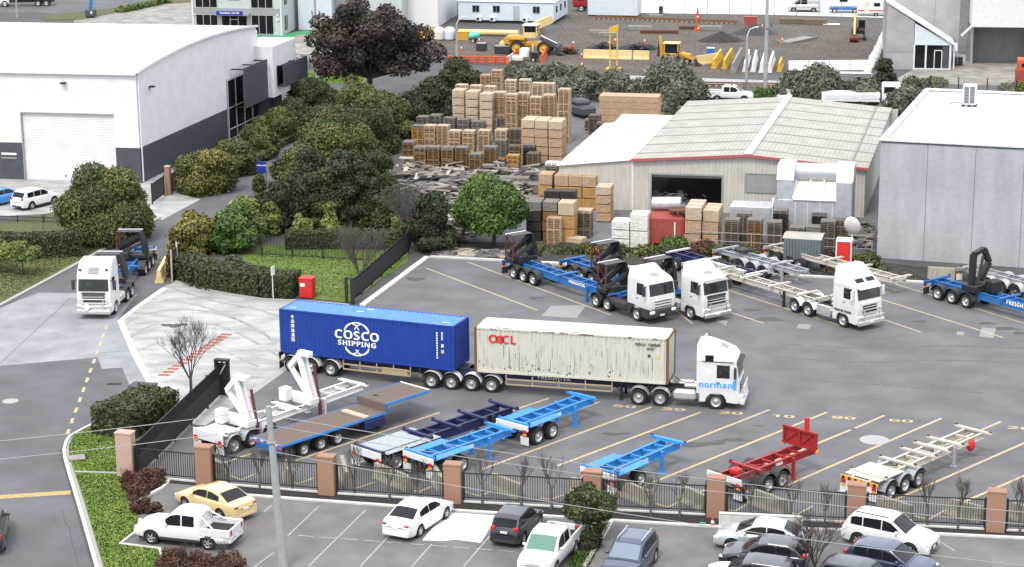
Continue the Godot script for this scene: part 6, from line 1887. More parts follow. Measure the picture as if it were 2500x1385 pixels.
# ---------- trailers and containers ----------
func skel(called: String, label: String, at: Vector3, yaw: float, s: Dictionary) -> Node3D:
	# skeletal trailer, origin at the rear on the ground, x forward
	var t := thing(called, label, "trailer", at, yaw)
	var L: float = s.L
	var m: String = s.paint
	var y: float = s.get("y", 1.2)
	var d: float = s.get("beam", 0.52 if "blue" in m else 0.36)
	var hs: float = s.get("half", 0.48)
	var x0: float = s.get("x0", 0.1)
	for z in [-hs, hs]:
		# I-beam: web and two flanges
		var b := MB.new()
		var xf: float = s.get("neck", L)
		b.box(V((x0 + xf) * 0.5, y - d * 0.5, z), V(xf - x0, d, 0.03))
		for yy in [y - 0.015, y - d + 0.015]: b.box(V((x0 + xf) * 0.5, yy, z), V(xf - x0, 0.035, 0.15))
		if xf < L:
			b.box(V((xf + L) * 0.5, y - 0.08, z), V(L - xf, 0.15, 0.12))
		part(t, "main_beam", b, m)
	var n := int(L / s.get("pitch", 1.15))
	for k in n + 1:
		var x: float = lerpf(x0 + 0.1, L - 0.08, k / float(n))
		bx(t, "cross_member", m, V(x, y - 0.1, 0), V(0.1, 0.14, hs * 2.0 - 0.15))
	for k in range(0, n - 1, 2):
		var xa: float = lerpf(x0 + 0.1, L - 0.1, k / float(n))
		var xb: float = lerpf(x0 + 0.1, L - 0.1, (k + 1) / float(n))
		part(t, "brace", MB.new().bar(V(xa, y - 0.16, -hs + 0.05), V(xb, y - 0.16, hs - 0.05), 0.06, 0.06), m)
	for x in s.get("bolsters", []):
		var bo := bx(t, "bolster", s.get("bolster_mat", m), V(x, y + 0.06, 0), V(0.2, 0.14, 2.4), 0.02)
		for z in [-1.12, 1.12]: bx(bo, "twist_lock", s.get("lock", "hydraulic_black"), V(x, y + 0.16, z), V(0.14, 0.08, 0.16), 0.02)
	if s.has("deck"): bx(t, "deck_plate", s.get("deck_mat", m), V((s.deck[0] + s.deck[1]) * 0.5, y + 0.025, 0), V(s.deck[1] - s.deck[0], 0.04, s.get("deck_w", 2.4)))
	for side in [-1.0, 1.0]:
		for x in s.ax:
			wheel(t, V(x, 0.5, side * 0.94), 0.5, 0.54, int(side), s.get("rim", "rim"))
			if s.has("guard"):
				var mg := []
				for k in 9:
					var a := PI * (0.04 + 0.92 * k / 8.0)
					mg.append([V(x + cos(a) * 0.63, 0.52 + sin(a) * 0.63, side * 0.62), V(x + cos(a) * 0.64, 0.52 + sin(a) * 0.64, side * 1.25)])
				part(t, "mudguard", MB.new().grid(mg, V(x, 0.3, side)), s.guard)
		if s.has("flat_guard"): bx(t, "mudguard", s.flat_guard, V((s.ax[0] + s.ax[-1]) * 0.5, y - 0.06, side * 0.92), V(s.ax[-1] - s.ax[0] + 1.5, 0.06, 0.62), 0.02)
		if s.has("legs"):
			var lg := bx(t, "landing_leg", s.get("leg_mat", m), V(s.legs, y * 0.5 + 0.02, side * 0.72), V(0.16, y - 0.1, 0.16), 0.01)
			bx(lg, "foot", s.get("leg_mat", m), V(s.legs, 0.04, side * 0.72), V(0.3, 0.06, 0.3), 0.01)
			part(lg, "leg_brace", MB.new().bar(V(s.legs, 0.5, side * 0.72), V(s.legs - 0.7, y - 0.25, side * 0.5), 0.05, 0.06), s.get("leg_mat", m))
		if s.get("flaps", true): bx(t, "mudflap", s.get("flap_mat", "plain_white"), V(x0 - 0.02, 0.42, side * 0.92), V(0.03, 0.5, 0.6))
		var tl := bx(t, "tail_light", "tail_red", V(x0 - 0.09, y - 0.32, side * 0.98), V(0.05, 0.22, 0.28), 0.02)
		bx(tl, "indicator", "amber", V(x0 - 0.09, y - 0.5, side * 0.98), V(0.05, 0.12, 0.28), 0.02)
		if s.has("side_rails"):
			for yy in [0.62, 0.95]: bx(t, "side_rail", "side_rail", V((s.side_rails[0] + s.side_rails[1]) * 0.5, yy, side * 1.16), V(s.side_rails[1] - s.side_rails[0], 0.1, 0.05), 0.01)
			for k in 5: bx(t, "rail_stay", "side_rail", V(lerpf(s.side_rails[0], s.side_rails[1], k / 4.0), 0.9, side * 1.13), V(0.07, 0.66, 0.04))
	bx(t, "rear_board", s.get("rear_mat", "plain_white"), V(x0 - 0.04, y - 0.12, 0), V(0.08, s.get("rear_h", 0.3), 2.42), 0.02)
	for x in s.ax: part(t, "axle", MB.new().tube(V(x, 0.5, -0.9), V(x, 0.5, 0.9), 0.07), "chassis_grey")
	return t

func lifter_black(t: Node3D, x: float, m: String, cap := "pale_metal") -> void:
	# folded side-lifting crane across the trailer at x: stacked booms leaning up to a side plate
	bx(t, "crane_base", m, V(x, 1.36, 0), V(1.1, 0.34, 2.3), 0.04)
	var c := part(t, "crane_boom", MB.new().bar(V(x - 0.25, 1.75, 1.0), V(x - 0.25, 2.75, -0.85), 0.26, 0.3), m)
	part(c, "boom_section", MB.new().bar(V(x + 0.1, 2.1, 1.0), V(x + 0.1, 3.1, -0.8), 0.22, 0.24), m)
	part(c, "boom_section", MB.new().bar(V(x + 0.35, 1.6, 0.9), V(x + 0.35, 2.4, -0.95), 0.22, 0.24), "chassis_grey")
	part(c, "cylinder", MB.new().tube(V(x - 0.45, 1.55, 0.8), V(x - 0.45, 2.35, -0.8), 0.09), "alloy")
	var pl := MB.new()
	pl.T = Transform3D(Basis(Vector3.UP, PI / 2), V(x, 0, 0))
	pl.prism(pv([0.95, 1.25, 1.22, 1.5, 1.12, 2.3, 0.82, 3.25, 0.7, 3.25]), -0.5, 0.5)
	part(t, "crane_panel", pl, m)
	for s in [-0.5, 0.45]: part(t, "crane_strut", MB.new().bar(V(x + s, 1.4, 1.08), V(x + s, 3.2, 1.0), 0.08, 0.1), "oxide_red")
	part(t, "crane_strut", MB.new().bar(V(x - 0.5, 3.15, 1.0), V(x - 0.45, 1.6, 0.15), 0.07, 0.09), "oxide_red")
	bx(t, "crane_head", cap, V(x - 0.5, 3.28, 0.12), V(0.14, 0.07, 1.9), 0.02)
	bx(t, "crane_hood", m, V(x + 0.02, 3.28, 0.12), V(0.88, 0.05, 1.8), 0.01)
	bx(t, "power_pack", m, V(x + 0.8, 1.5, 0.45), V(0.5, 0.6, 0.8), 0.05)
	part(t, "hose", MB.new().path([V(x - 0.5, 2.3, 1.0), V(x + 0.1, 1.8, 1.15), V(x + 0.7, 1.5, 0.6)], 0.035, 6), "trim")

func lifter_arm(t: Node3D, x: float, m: String, ram: String, flip := 1.0, h := 3.9) -> void:
	# raised folding arm of a side lifter
	bx(t, "crane_base", m, V(x, 1.4, 0), V(0.9, 0.4, 2.3), 0.04)
	var hip := V(x, 1.6, 0.9 * flip)
	var elbow := V(x, h, 0.05 * flip)
	var knee := V(x, h - 0.95, -0.85 * flip)
	part(t, "lower_arm", MB.new().bar(hip + V(-0.2, 0, 0), elbow + V(-0.2, 0, 0), 0.16, 0.34), m)
	part(t, "lower_arm", MB.new().bar(hip + V(0.2, 0, 0), elbow + V(0.2, 0, 0), 0.16, 0.34), m)
	part(t, "upper_arm", MB.new().bar(elbow, knee, 0.3, 0.3), m)
	part(t, "link_arm", MB.new().bar(knee, V(x, 1.7, 0.5 * flip), 0.22, 0.24), m)
	bx(t, "arm_head", m, elbow + V(0, 0.02, 0.35 * flip), V(0.45, 0.34, 0.95), 0.05)
	part(t, "hydraulic_ram", MB.new().tube(V(x + 0.36, 1.3, 1.12 * flip), V(x + 0.36, h - 0.7, 0.75 * flip), 0.09), ram)
	part(t, "stabiliser_leg", MB.new().box(V(x + 0.36, 0.72, 1.14 * flip), V(0.18, 1.3, 0.18), 0.02), ram)
	bx(t, "pivot", "alloy", hip + V(0, 0, 0.04), V(0.62, 0.24, 0.2), 0.06)
	bx(t, "control_box", m, V(x - 0.75, 1.75, -0.6 * flip), V(0.6, 0.8, 0.6), 0.04)

func container(label: String, at: Vector3, yaw: float, side: String, roof: String, frame: String) -> Node3D:
	# 40 ft high cube; origin at the near lower left corner, x along the near side
	var t := thing("shipping_container", label, "container", at, yaw)
	var L := 12.192
	var W := 2.438
	var H := 2.896
	var flat := func(_x): return H - 0.1
	var a := MB.new()
	corr(a, 0.14, L - 0.14, 0.12, flat, -0.03, 0.278, 0.036)
	part(t, "side_panel", a, side)
	var b := MB.new()
	b.T = Transform3D(Basis(Vector3.UP, PI), V(L, 0, -W))
	corr(b, 0.14, L - 0.14, 0.12, flat, -0.03, 0.278, 0.036)
	part(t, "side_panel", b, side)
	var e := MB.new()
	e.T = Transform3D(Basis(Vector3.UP, PI / 2), V(L, 0, 0))
	corr(e, 0.12, W - 0.12, 0.12, flat, -0.03, 0.25, 0.04)
	part(t, "end_panel", e, side)
	bx(t, "door", side, V(0.05, H * 0.5, -W * 0.27), V(0.06, H - 0.26, W * 0.44), 0.01)
	bx(t, "door", side, V(0.05, H * 0.5, -W * 0.73), V(0.06, H - 0.26, W * 0.44), 0.01)
	for z in [0.12, 0.4, 0.6, 0.88]: part(t, "lock_rod", MB.new().tube(V(0.0, 0.2, -W * z), V(0.0, H - 0.2, -W * z), 0.025, 0.025, 6), "alloy")
	# corrugated roof: shallow cross ribs
	var r := MB.new()
	var n := 40
	for k in n:
		var x0 := 0.1 + (L - 0.2) * k / n
		var x1 := 0.1 + (L - 0.2) * (k + 1) / n
		var xm0 := lerpf(x0, x1, 0.4)
		var xm1 := lerpf(x0, x1, 0.85)
		var y := H - 0.02
		r.quad(V(x0, y, -0.08), V(xm0, y, -0.08), V(xm0, y, -W + 0.08), V(x0, y, -W + 0.08), Vector3.UP)
		r.quad(V(xm0, y, -0.08), V(xm0 + 0.03, y - 0.025, -0.08), V(xm0 + 0.03, y - 0.025, -W + 0.08), V(xm0, y, -W + 0.08), V(0.6, 0.8, 0))
		r.quad(V(xm0 + 0.03, y - 0.025, -0.08), V(xm1, y - 0.025, -0.08), V(xm1, y - 0.025, -W + 0.08), V(xm0 + 0.03, y - 0.025, -W + 0.08), Vector3.UP)
		r.quad(V(xm1, y - 0.025, -0.08), V(x1, y, -0.08), V(x1, y, -W + 0.08), V(xm1, y - 0.025, -W + 0.08), V(-0.4, 0.9, 0))
	part(t, "roof", r, roof)
	for x in [0.07, L - 0.07]:
		for z in [-0.06, -W + 0.06]:
			bx(t, "corner_post", frame, V(x, H * 0.5, z), V(0.16, H - 0.24, 0.13))
			for y in [0.06, H - 0.06]: bx(t, "corner_casting", frame, V(x + signf(L * 0.5 - x) * 0.02, y, z + signf(-W * 0.5 - z) * 0.02), V(0.18, 0.12, 0.17), 0.015)
	for z in [-0.05, -W + 0.05]:
		bx(t, "top_rail", side if frame == "rust_frame" else frame, V(L * 0.5, H - 0.06, z), V(L - 0.36, 0.1, 0.09))
		bx(t, "bottom_rail", side if frame == "rust_frame" else frame, V(L * 0.5, 0.07, z), V(L - 0.36, 0.14, 0.09))
	for x in [0.06, L - 0.06]:
		for y in [0.07, H - 0.06]: bx(t, "end_rail", frame, V(x, y, -W * 0.5), V(0.1, 0.12, W - 0.36))
	return t

func arc(parent: Node3D, c: Vector3, rx: float, ry: float, a0: float, a1: float, w: float, m: String) -> void:
	var mb := MB.new()
	var n := 18
	for k in n:
		var a := lerpf(a0, a1, k / float(n))
		var b := lerpf(a0, a1, (k + 1) / float(n))
		mb.bar(c + V(cos(a) * rx, sin(a) * ry, 0), c + V(cos(b) * rx, sin(b) * ry, 0), 0.02, w, V(0, 0, 1).cross(V(-sin(a), cos(a), 0)))
	part(parent, "emblem_ring", mb, m)

func vehicles() -> void:
	mat("skin_cloth", 0.05, 0.06, 0.1, 0.9)
	main_truck()
	parked_trucks()
	parked_trailers()
	cars()

func main_truck() -> void:
	var y := -12.5
	var tp := off(V(12.27, 0, 11.99), y, 0, -1.08)
	var t := truck("white prime mover lettered norman pulling two containers", tp, y, {"H": 4.0, "front": 1.42, "back": -1.2, "rear": [-3.4, -4.72], "bullbar": "truck_white", "tank": "alloy", "guard": "alloy", "arch": "truck_white",
		"top": [[3.0, -0.98, 1.2, 1.24, 0.25], [3.08, -0.98, 1.22, 1.24, 0.25], [3.45, -0.98, 0.95, 1.18, 0.4], [3.75, -0.96, 0.3, 1.08, 0.5], [3.95, -0.96, -0.35, 1.0, 0.4]],
		"hatch": [V(0.35, 3.72, 0), -22], "visor": "trim", "mirror": "trim", "badge": "truck_white"})
	write(t, "norman", 0.36, V(-0.02, 1.58, 1.262), 0, "norman_blue", 1.1)
	write(t, "norman", 0.36, V(0.0, 1.6, -1.262), 180, "norman_blue", 1.1)
	for z in [-1.0, 1.0]:
		bx(t, "blue_panel", "norman_blue", V(1.12, 1.62, z * 1.256), V(0.2, 0.6, 0.02))
		part(t, "sleeper_window", MB.new().box(V(-0.42, 3.2, z * 1.235), V(0.5, 0.42, 0.05), 0.02), "dark_glass")
		bx(t, "roof_fin", "truck_white", V(-0.88, 4.0, z * 0.85), V(0.16, 0.3, 0.3), 0.05)
		bx(t, "roof_gutter", "trim", V(0.1, 3.02, z * 1.25), V(1.9, 0.05, 0.03))
	person("driver in a yellow hi-vis vest inside the norman truck cab", off(tp, y, 0.05, 0.6) + V(0, 1.86, 0), y, "hi_vis")
	# lead trailer under the cream container
	var ly := -14.5
	var lc := V(-2.37, 1.3, 8.12)
	var l := skel("lead_trailer", "dark skeletal lead trailer carrying the cream container", off(lc, ly, -3.6, -1.22) * V(1, 0, 1), ly, {"L": 15.4, "x0": 0.05, "paint": "dark_blue", "ax": [0.75, 2.05, 3.35, 4.65], "guard": "plain_white", "y": 1.24, "bolsters": [3.8, 9.7, 15.2], "side_rails": [5.6, 12.3], "legs": 12.8, "flaps": false, "rear_mat": "hydraulic_black", "deck": [0.4, 3.0], "deck_w": 1.2, "deck_mat": "hydraulic_black", "leg_mat": "hydraulic_black"})
	write(l, "FREIGHTER", 0.24, V(8.5, 1.02, 0.56), 0, "letter_white", 1.2)
	var c := container("rust streaked cream container with red oocl lettering", lc, ly, "container_cream", "container_cream_roof", "rust_frame")
	write(c, "O", 0.52, V(1.2, 2.2, 0.0), 0, "letter_red", 1.25)
	arc(c, V(1.66, 2.2, 0.0), 0.2, 0.2, 0, TAU, 0.12, "letter_red")
	for k in 5:
		var a := TAU * k / 5.0 + PI / 2
		part(c, "flower_petal", MB.new().tube(V(1.66 + cos(a) * 0.07, 2.2 + sin(a) * 0.07, -0.02), V(1.66 + cos(a) * 0.07, 2.2 + sin(a) * 0.07, 0.01), 0.035, 0.035, 8), "letter_red")
	write(c, "CL", 0.52, V(2.2, 2.2, 0.0), 0, "letter_red", 1.15)
	write(c, "OOLU  728860", 0.17, V(10.9, 2.45, 0.0), 0, "letter_dark")
	write(c, "45G1", 0.15, V(11.1, 2.2, 0.0), 0, "letter_dark")
	for q in [[11.0, "letter_dark"], [11.55, "pale_yellow"]]: bx(c, "warning_label", q[1], V(q[0], 1.75, 0.0), V(0.16, 0.2, 0.01))
	var rng := RandomNumberGenerator.new()
	rng.seed = 17
	# rust scabs where the photograph shows them: along the lower side and the top rail
	for k in 55:
		var x := clampf(rng.randfn(4.6, 2.6), 0.3, 11.8)
		var yy := 0.2 + absf(rng.randfn()) * 0.28
		var sc := MB.new()
		var pts := PackedVector2Array()
		var rr := rng.randf_range(0.01, 0.045)
		for j in 7: pts.append(Vector2(x + cos(TAU * j / 7) * rr * rng.randf_range(0.5, 1.3), yy + sin(TAU * j / 7) * rr * rng.randf_range(0.8, 2.6)))
		sc.prism(pts, -0.03, -0.022)
		part(c, "rust_scab", sc, "rust")
	for k in 14:
		var x := rng.randf_range(0.5, 11.7)
		part(c, "rust_scab", MB.new().box(V(x, 2.84, 0.0), V(rng.randf_range(0.1, 0.6), rng.randf_range(0.03, 0.08), 0.012)), "rust")
	for k in 26:
		var x := rng.randf_range(1.5, 11.5)
		var h := rng.randf_range(0.3, 1.3)
		part(c, "rust_streak", MB.new().box(V(x, rng.randf_range(0.8, 1.7), -0.026), V(rng.randf_range(0.012, 0.03), h, 0.008)), "weathered")
	for k in 5: part(c, "roof_dent_patch", MB.new().box(V(rng.randf_range(0.5, 11.5), 2.884, rng.randf_range(-0.3, -0.1)), V(rng.randf_range(0.2, 0.5), 0.012, 0.1)), "rust")
	# rear trailer under the blue container
	var ry := -22.0
	var rc := V(-14.95, 1.3, 3.34)
	var r := skel("rear_trailer", "dark skeletal rear trailer carrying the blue container", off(rc, ry, -0.15, -1.22) * V(1, 0, 1), ry, {"L": 12.4, "x0": 0.05, "paint": "dark_blue", "ax": [0.85, 2.25, 3.7], "guard": "plain_white", "y": 1.24, "bolsters": [0.4, 6.3, 12.1], "side_rails": [4.6, 9.3], "legs": 10.2, "flap_mat": "trim", "rear_mat": "hydraulic_black", "leg_mat": "hydraulic_black"})
	bx(r, "tool_box", "side_rail", V(8.2, 0.8, 1.12), V(1.8, 0.42, 0.1), 0.02)
	var b := container("blue shipping container with white cosco shipping globe emblem", rc, ry, "container_blue", "container_roof_blue", "container_blue")
	write(b, "COSCO", 0.56, V(5.5, 1.62, 0.0), 0, "letter_white", 1.25)
	write(b, "SHIPPING", 0.32, V(5.5, 1.08, 0.0), 0, "letter_white", 1.3)
	arc(b, V(5.5, 1.5, 0.0), 0.95, 0.98, 0.42, PI - 0.42, 0.09, "letter_white")
	arc(b, V(5.5, 1.3, 0.0), 0.95, 0.98, PI + 0.5, TAU - 0.5, 0.09, "letter_white")
	for s in [-1.0, 1.0]:
		arc(b, V(5.5 + s * 0.35, 1.45, 0.0), 0.62, 0.95, 0.62, PI - 0.62, 0.07, "letter_white")
		arc(b, V(5.5 + s * 0.35, 1.35, 0.0), 0.62, 0.95, PI + 0.75, TAU - 0.75, 0.07, "letter_white")
	# the six characters down the left, drawn stroke by stroke in a unit square
	var walk := [[0.08, 0.9, 0.22, 0.76], [0.03, 0.56, 0.22, 0.56], [0.22, 0.56, 0.2, 0.2], [0.03, 0.1, 0.2, 0.18], [0.2, 0.16, 0.97, 0.04]]
	var glyphs := [
		[[0.15, 0.75, 0.85, 0.75], [0.15, 0.35, 0.85, 0.35], [0.15, 0.75, 0.15, 0.35], [0.85, 0.75, 0.85, 0.35], [0.5, 1, 0.5, 0]],
		[[0.45, 0.88, 0.88, 0.88], [0.35, 0.64, 0.97, 0.64], [0.56, 0.64, 0.4, 0.26], [0.74, 0.64, 0.74, 0.3], [0.74, 0.3, 0.95, 0.32]] + walk,
		[[0.05, 0.88, 0.2, 0.76], [0.02, 0.58, 0.16, 0.48], [0.04, 0.04, 0.2, 0.36], [0.36, 0.98, 0.28, 0.76], [0.34, 0.84, 0.92, 0.84], [0.36, 0.66, 0.86, 0.66], [0.86, 0.66, 0.8, 0.06], [0.36, 0.66, 0.34, 0.12], [0.34, 0.14, 0.92, 0.14], [0.25, 0.4, 0.98, 0.4]],
		[[0.42, 0.86, 0.88, 0.86], [0.33, 0.62, 0.97, 0.62], [0.6, 0.62, 0.42, 0.27], [0.42, 0.27, 0.86, 0.27], [0.74, 0.48, 0.92, 0.2]] + walk,
		[[0.32, 1, 0.14, 0.72], [0.28, 0.9, 0.28, 0.42], [0.28, 0.86, 0.9, 0.86], [0.28, 0.71, 0.86, 0.71], [0.28, 0.57, 0.86, 0.57], [0.28, 0.43, 0.95, 0.43], [0.58, 0.92, 0.58, 0], [0.05, 0.27, 0.95, 0.27], [0.5, 0.25, 0.12, 0.03], [0.66, 0.25, 0.96, 0.03]],
		[[0.1, 0.94, 0.9, 0.94], [0.1, 0.06, 0.9, 0.06], [0.1, 0.94, 0.1, 0.06], [0.9, 0.94, 0.9, 0.06], [0.24, 0.66, 0.76, 0.66], [0.56, 0.86, 0.56, 0.2], [0.52, 0.62, 0.26, 0.3]]]
	for k in 6:
		var gm := MB.new()
		for q in glyphs[k]: gm.bar(V(0.82 + q[0] * 0.25, 2.32 - k * 0.3 + q[1] * 0.25, 0.0), V(0.82 + q[2] * 0.25, 2.32 - k * 0.3 + q[3] * 0.25, 0.0), 0.012, 0.034, V(0, 0, 1).cross(V(q[2] - q[0], q[3] - q[1], 0)))
		part(b, "lettering", gm, "letter_white")
	for k in 11: bx(b, "small_print", "letter_white", V(11.05, 2.35 - k * 0.16, 0.0), V(0.1, 0.1, 0.01))
	for k in 4: bx(b, "small_print", "letter_white", V(11.4, 2.4 - k * 0.14, 0.0), V(0.1, 0.09, 0.01))
	bx(b, "small_print", "letter_white", V(11.42, 1.55, 0.0), V(0.16, 0.2, 0.01))
	bx(b, "warning_label", "pale_yellow", V(11.42, 1.18, 0.0), V(0.2, 0.22, 0.01))
	for q in [[0.7, -0.6], [11.4, -0.7], [5.2, -1.2], [5.6, -1.9]]: bx(b, "scuff", "pale_blue", V(q[0], 2.882, q[1]), V(0.5, 0.01, 0.12))

func parked_trucks() -> void:
	var y := -54.5
	# sloping roofed white cab, black lower trim
	var top_a := [[2.95, -0.98, 1.15, 1.22, 0.3], [3.1, -0.98, 1.0, 1.2, 0.35], [3.35, -0.98, 0.25, 1.12, 0.4], [3.72, -0.98, -0.4, 1.05, 0.3]]
	var pa := off(V(8.77, 0, -7.94), y, 0, -1.08)
	var a := truck("white prime mover with black lower trim at the blue side lifter trailer", pa, y, {"H": 3.7, "top": top_a, "bumper": "trim", "grille": "truck_white", "bar": "trim", "skirt": "trim", "step": "trim", "tank": "trim", "frame": "maroon", "guard": "trim", "hatch": [V(0.5, 3.26, 0), -22], "mirror": "trim"})
	bx(a, "cab_trim", "trim", V(-0.55, 1.16, 1.24), V(0.8, 0.1, 0.06))
	var pb := off(V(12.55, 0, -8.24), y, 0, -1.08)
	truck("white prime mover with chrome bull bar parked between two trucks", pb, y, {"H": 3.9, "top": [[2.95, -0.98, 1.15, 1.22, 0.3], [3.12, -0.98, 1.0, 1.2, 0.35], [3.4, -0.98, 0.2, 1.12, 0.4], [3.9, -0.98, -0.45, 1.05, 0.3]], "bullbar": "chrome", "badge": "trim", "visor": "mid_grey", "hatch": [V(0.5, 3.28, 0), -22], "mirror": "trim", "guard": "trim"})
	var pc := off(V(22.85, 0, -5.9), y, 0, -1.08)
	var c := truck("tall flat faced white prime mover with alloy bull bar and white trailer", pc, y, {"H": 4.2, "wy0": 2.12, "wy1": 2.86, "front": 1.36, "rear": [-3.45, -4.8], "top": [[3.0, -0.98, 1.22, 1.24, 0.2], [3.1, -0.98, 1.1, 1.22, 0.3], [3.6, -0.98, 0.45, 1.16, 0.3], [4.2, -0.98, -0.25, 1.05, 0.3]], "bullbar": "alloy", "grille": "trim", "grille_w": 1.3, "guard": "plain_white", "visor": "truck_white", "badge": "truck_white"})
	for z in [-0.5, 0.5]: part(c, "roof_window", MB.new().at(V(0.78, 3.38, z), 0, -38).box(Vector3.ZERO, V(0.34, 0.04, 0.72), 0.01), "dark_glass")
	bx(c, "side_locker", "alloy", V(-1.9, 0.8, 1.2), V(1.3, 0.7, 0.1), 0.03)
	write(c, "TEAM DE TRANS", 0.16, V(0.0, 1.2, 1.262), 0, "letter_dark")
	part(c, "exhaust", MB.new().tube(V(-1.1, 1.0, -0.9), V(-1.1, 4.2, -0.9), 0.08), "chrome")
	# the truck coming down the lane
	var yl := -94.0
	var pl := off(V(-29.56, 0, -9.87), yl, -1.3, 0)
	var d := truck("white prime mover driving down the lane with diamond sign", pl, yl, {"H": 3.9, "wy0": 1.98, "wy1": 2.84, "top": [[2.95, -0.98, 1.18, 1.24, 0.25], [3.1, -0.98, 1.15, 1.24, 0.25], [3.7, -0.98, 0.75, 1.2, 0.3], [4.0, -0.98, 0.2, 1.15, 0.3]], "badge": "charcoal", "bumper": "pale_metal", "bullbar": "alloy", "grille": "trim", "hatch": [V(1.0, 3.42, 0), -58], "mirror": "trim"})
	part(d, "diamond_sign", MB.new().at(V(1.7, 0.95, 0.45), 0, 0, 45).box(Vector3.ZERO, V(0.04, 0.46, 0.46), 0.01), "plain_white")
	for z in [-0.95, 0.95]: bx(d, "roof_lamp", "trim", V(1.05, 3.5, z), V(0.14, 0.12, 0.24), 0.03)
	person("driver in a bright green vest inside the lane truck cab", off(pl, yl, 0.05, 0.6) + V(0, 1.84, 0), yl, "hi_vis_green")
	var dt := skel("side_lifter_trailer", "blue side lifter trailer with dark cranes behind the lane truck", V(-29.1, 0, -26.6), -92.0, {"L": 13.0, "paint": "trailer_blue", "ax": [1.6, 2.95, 4.3], "guard": "chassis_grey", "bolsters": [0.5, 6.5, 12.3], "flap_mat": "trim", "rear_mat": "pale_metal"})
	lifter_black(dt, 3.4, "hydraulic_black")
	lifter_black(dt, 10.6, "hydraulic_black")
	# trailers hitched to the parked trucks
	var ta := skel("side_lifter_trailer", "blue side lifter trailer with black crane behind the first parked truck", off(pa, y, -16.3, 0), y, {"L": 13.6, "paint": "trailer_blue", "ax": [1.5, 2.75, 4.0], "guard": "chassis_grey", "bolsters": [0.4, 6.6, 13.2], "legs": 10.0, "rear_mat": "trailer_blue", "flap_mat": "trim"})
	lifter_black(ta, 0.9, "hydraulic_black"); lifter_black(ta, 12.2, "hydraulic_black")
	write(ta, "FREIGHTER", 0.22, V(8.6, 1.03, 0.56), 0, "letter_white", 1.2)
	var tb := skel("side_lifter_trailer", "blue side lifter trailer with black crane behind the middle truck", off(pb, y, -15.6, -0.2), y, {"L": 12.8, "paint": "trailer_blue", "ax": [1.5, 2.75, 4.0], "guard": "chassis_grey", "bolsters": [0.4, 6.6, 12.5], "legs": 10.0, "rear_mat": "trailer_blue", "flap_mat": "trim"})
	lifter_black(tb, 4.4, "hydraulic_black"); lifter_black(tb, 10.6, "hydraulic_black")
	skel("skeletal_trailer", "rusty white skeletal trailer hitched to the tall flat faced truck", off(pc, y, -17.2, 0), y, {"L": 14.2, "paint": "trailer_white", "ax": [1.4, 2.7, 4.0], "bolsters": [0.4, 3.4, 6.4, 9.4, 12.4, 14.0], "flat_guard": "trailer_white", "legs": 10.8, "rear_mat": "trailer_white", "leg_mat": "hydraulic_black"})
	skel("skeletal_trailer", "second white skeletal trailer beyond the tall flat faced truck", off(V(28.58, 0, -14.62), y, -13.6, 0.2), y, {"L": 13.6, "paint": "trailer_white", "ax": [1.4, 2.7, 4.0], "bolsters": [0.4, 6.4, 9.4, 13.4], "rear_mat": "trailer_white"})
	var gt := skel("skeletal_trailer", "grey skeletal trailer with rounded mudguards beside the grey shed", off(V(23.13, 0, -15.17), y, -11.5, 0), y, {"L": 9.0, "paint": "trailer_grey", "ax": [3.2, 4.5, 5.8], "guard": "trailer_grey", "bolsters": [0.4, 6.5], "rear_mat": "trailer_grey", "rim": "rim_dark", "legs": 7.4})
	bx(gt, "spare_rack", "chassis_grey", V(2.4, 1.5, 0.2), V(1.0, 0.25, 0.9), 0.04)
	skel("skeletal_trailer", "dark blue skeletal trailer between the middle and flat faced trucks", off(V(18.14, 0, -16.17), y, -9.5, 0), y, {"L": 9.5, "paint": "dark_blue", "ax": [1.4, 2.7], "bolsters": [0.4, 4.0, 9.3], "rear_mat": "dark_blue", "bolster_mat": "steel_frame"})
	var te := skel("side_lifter_trailer", "blue side lifter trailer with folded black crane by the grey wall", off(V(31.72, 0, -11.76), y, -2.8, -0.9), y, {"L": 13.4, "paint": "trailer_blue", "ax": [1.4, 2.75, 4.1], "guard": "chassis_grey", "bolsters": [0.4, 7.0, 13.0], "rear_mat": "trailer_blue", "flap_mat": "trim"})
	bx(te, "crane_base", "hydraulic_black", V(4.2, 1.45, 0), V(1.2, 0.5, 2.3), 0.05)
	var cp := [V(4.2, 1.6, 0.75), V(4.2, 3.9, 0.7), V(4.2, 4.15, -0.35), V(4.2, 3.1, -0.95), V(4.2, 1.9, -0.1)]
	for k in 4: part(te, "crane_arm", MB.new().bar(cp[k], cp[k + 1], 0.34, [0.42, 0.3, 0.34, 0.4][k]), "hydraulic_black")
	for k in 2: part(te, "hydraulic_ram", MB.new().tube(V(4.0 + k * 0.4, 1.7, 0.4), V(4.0 + k * 0.4, 3.7, 0.2 - k * 0.3), 0.1), "chassis_grey")
	bx(te, "power_pack", "hydraulic_black", V(5.2, 1.6, -0.4), V(0.8, 0.9, 1.0), 0.08)
	write(te, "FREIGHTER", 0.26, V(8.4, 1.03, 0.56), 0, "letter_white", 1.2)
	skel("skeletal_trailer", "grey skeletal trailer with round mudguards behind the blue side lifter", off(V(35.94, 0, -14.72), y, -4.0, -0.5), y, {"L": 11.0, "paint": "trailer_grey", "ax": [3.0, 4.3, 5.6], "guard": "alloy", "bolsters": [0.4, 8.5], "rear_mat": "trailer_grey", "rim": "rim_dark"})

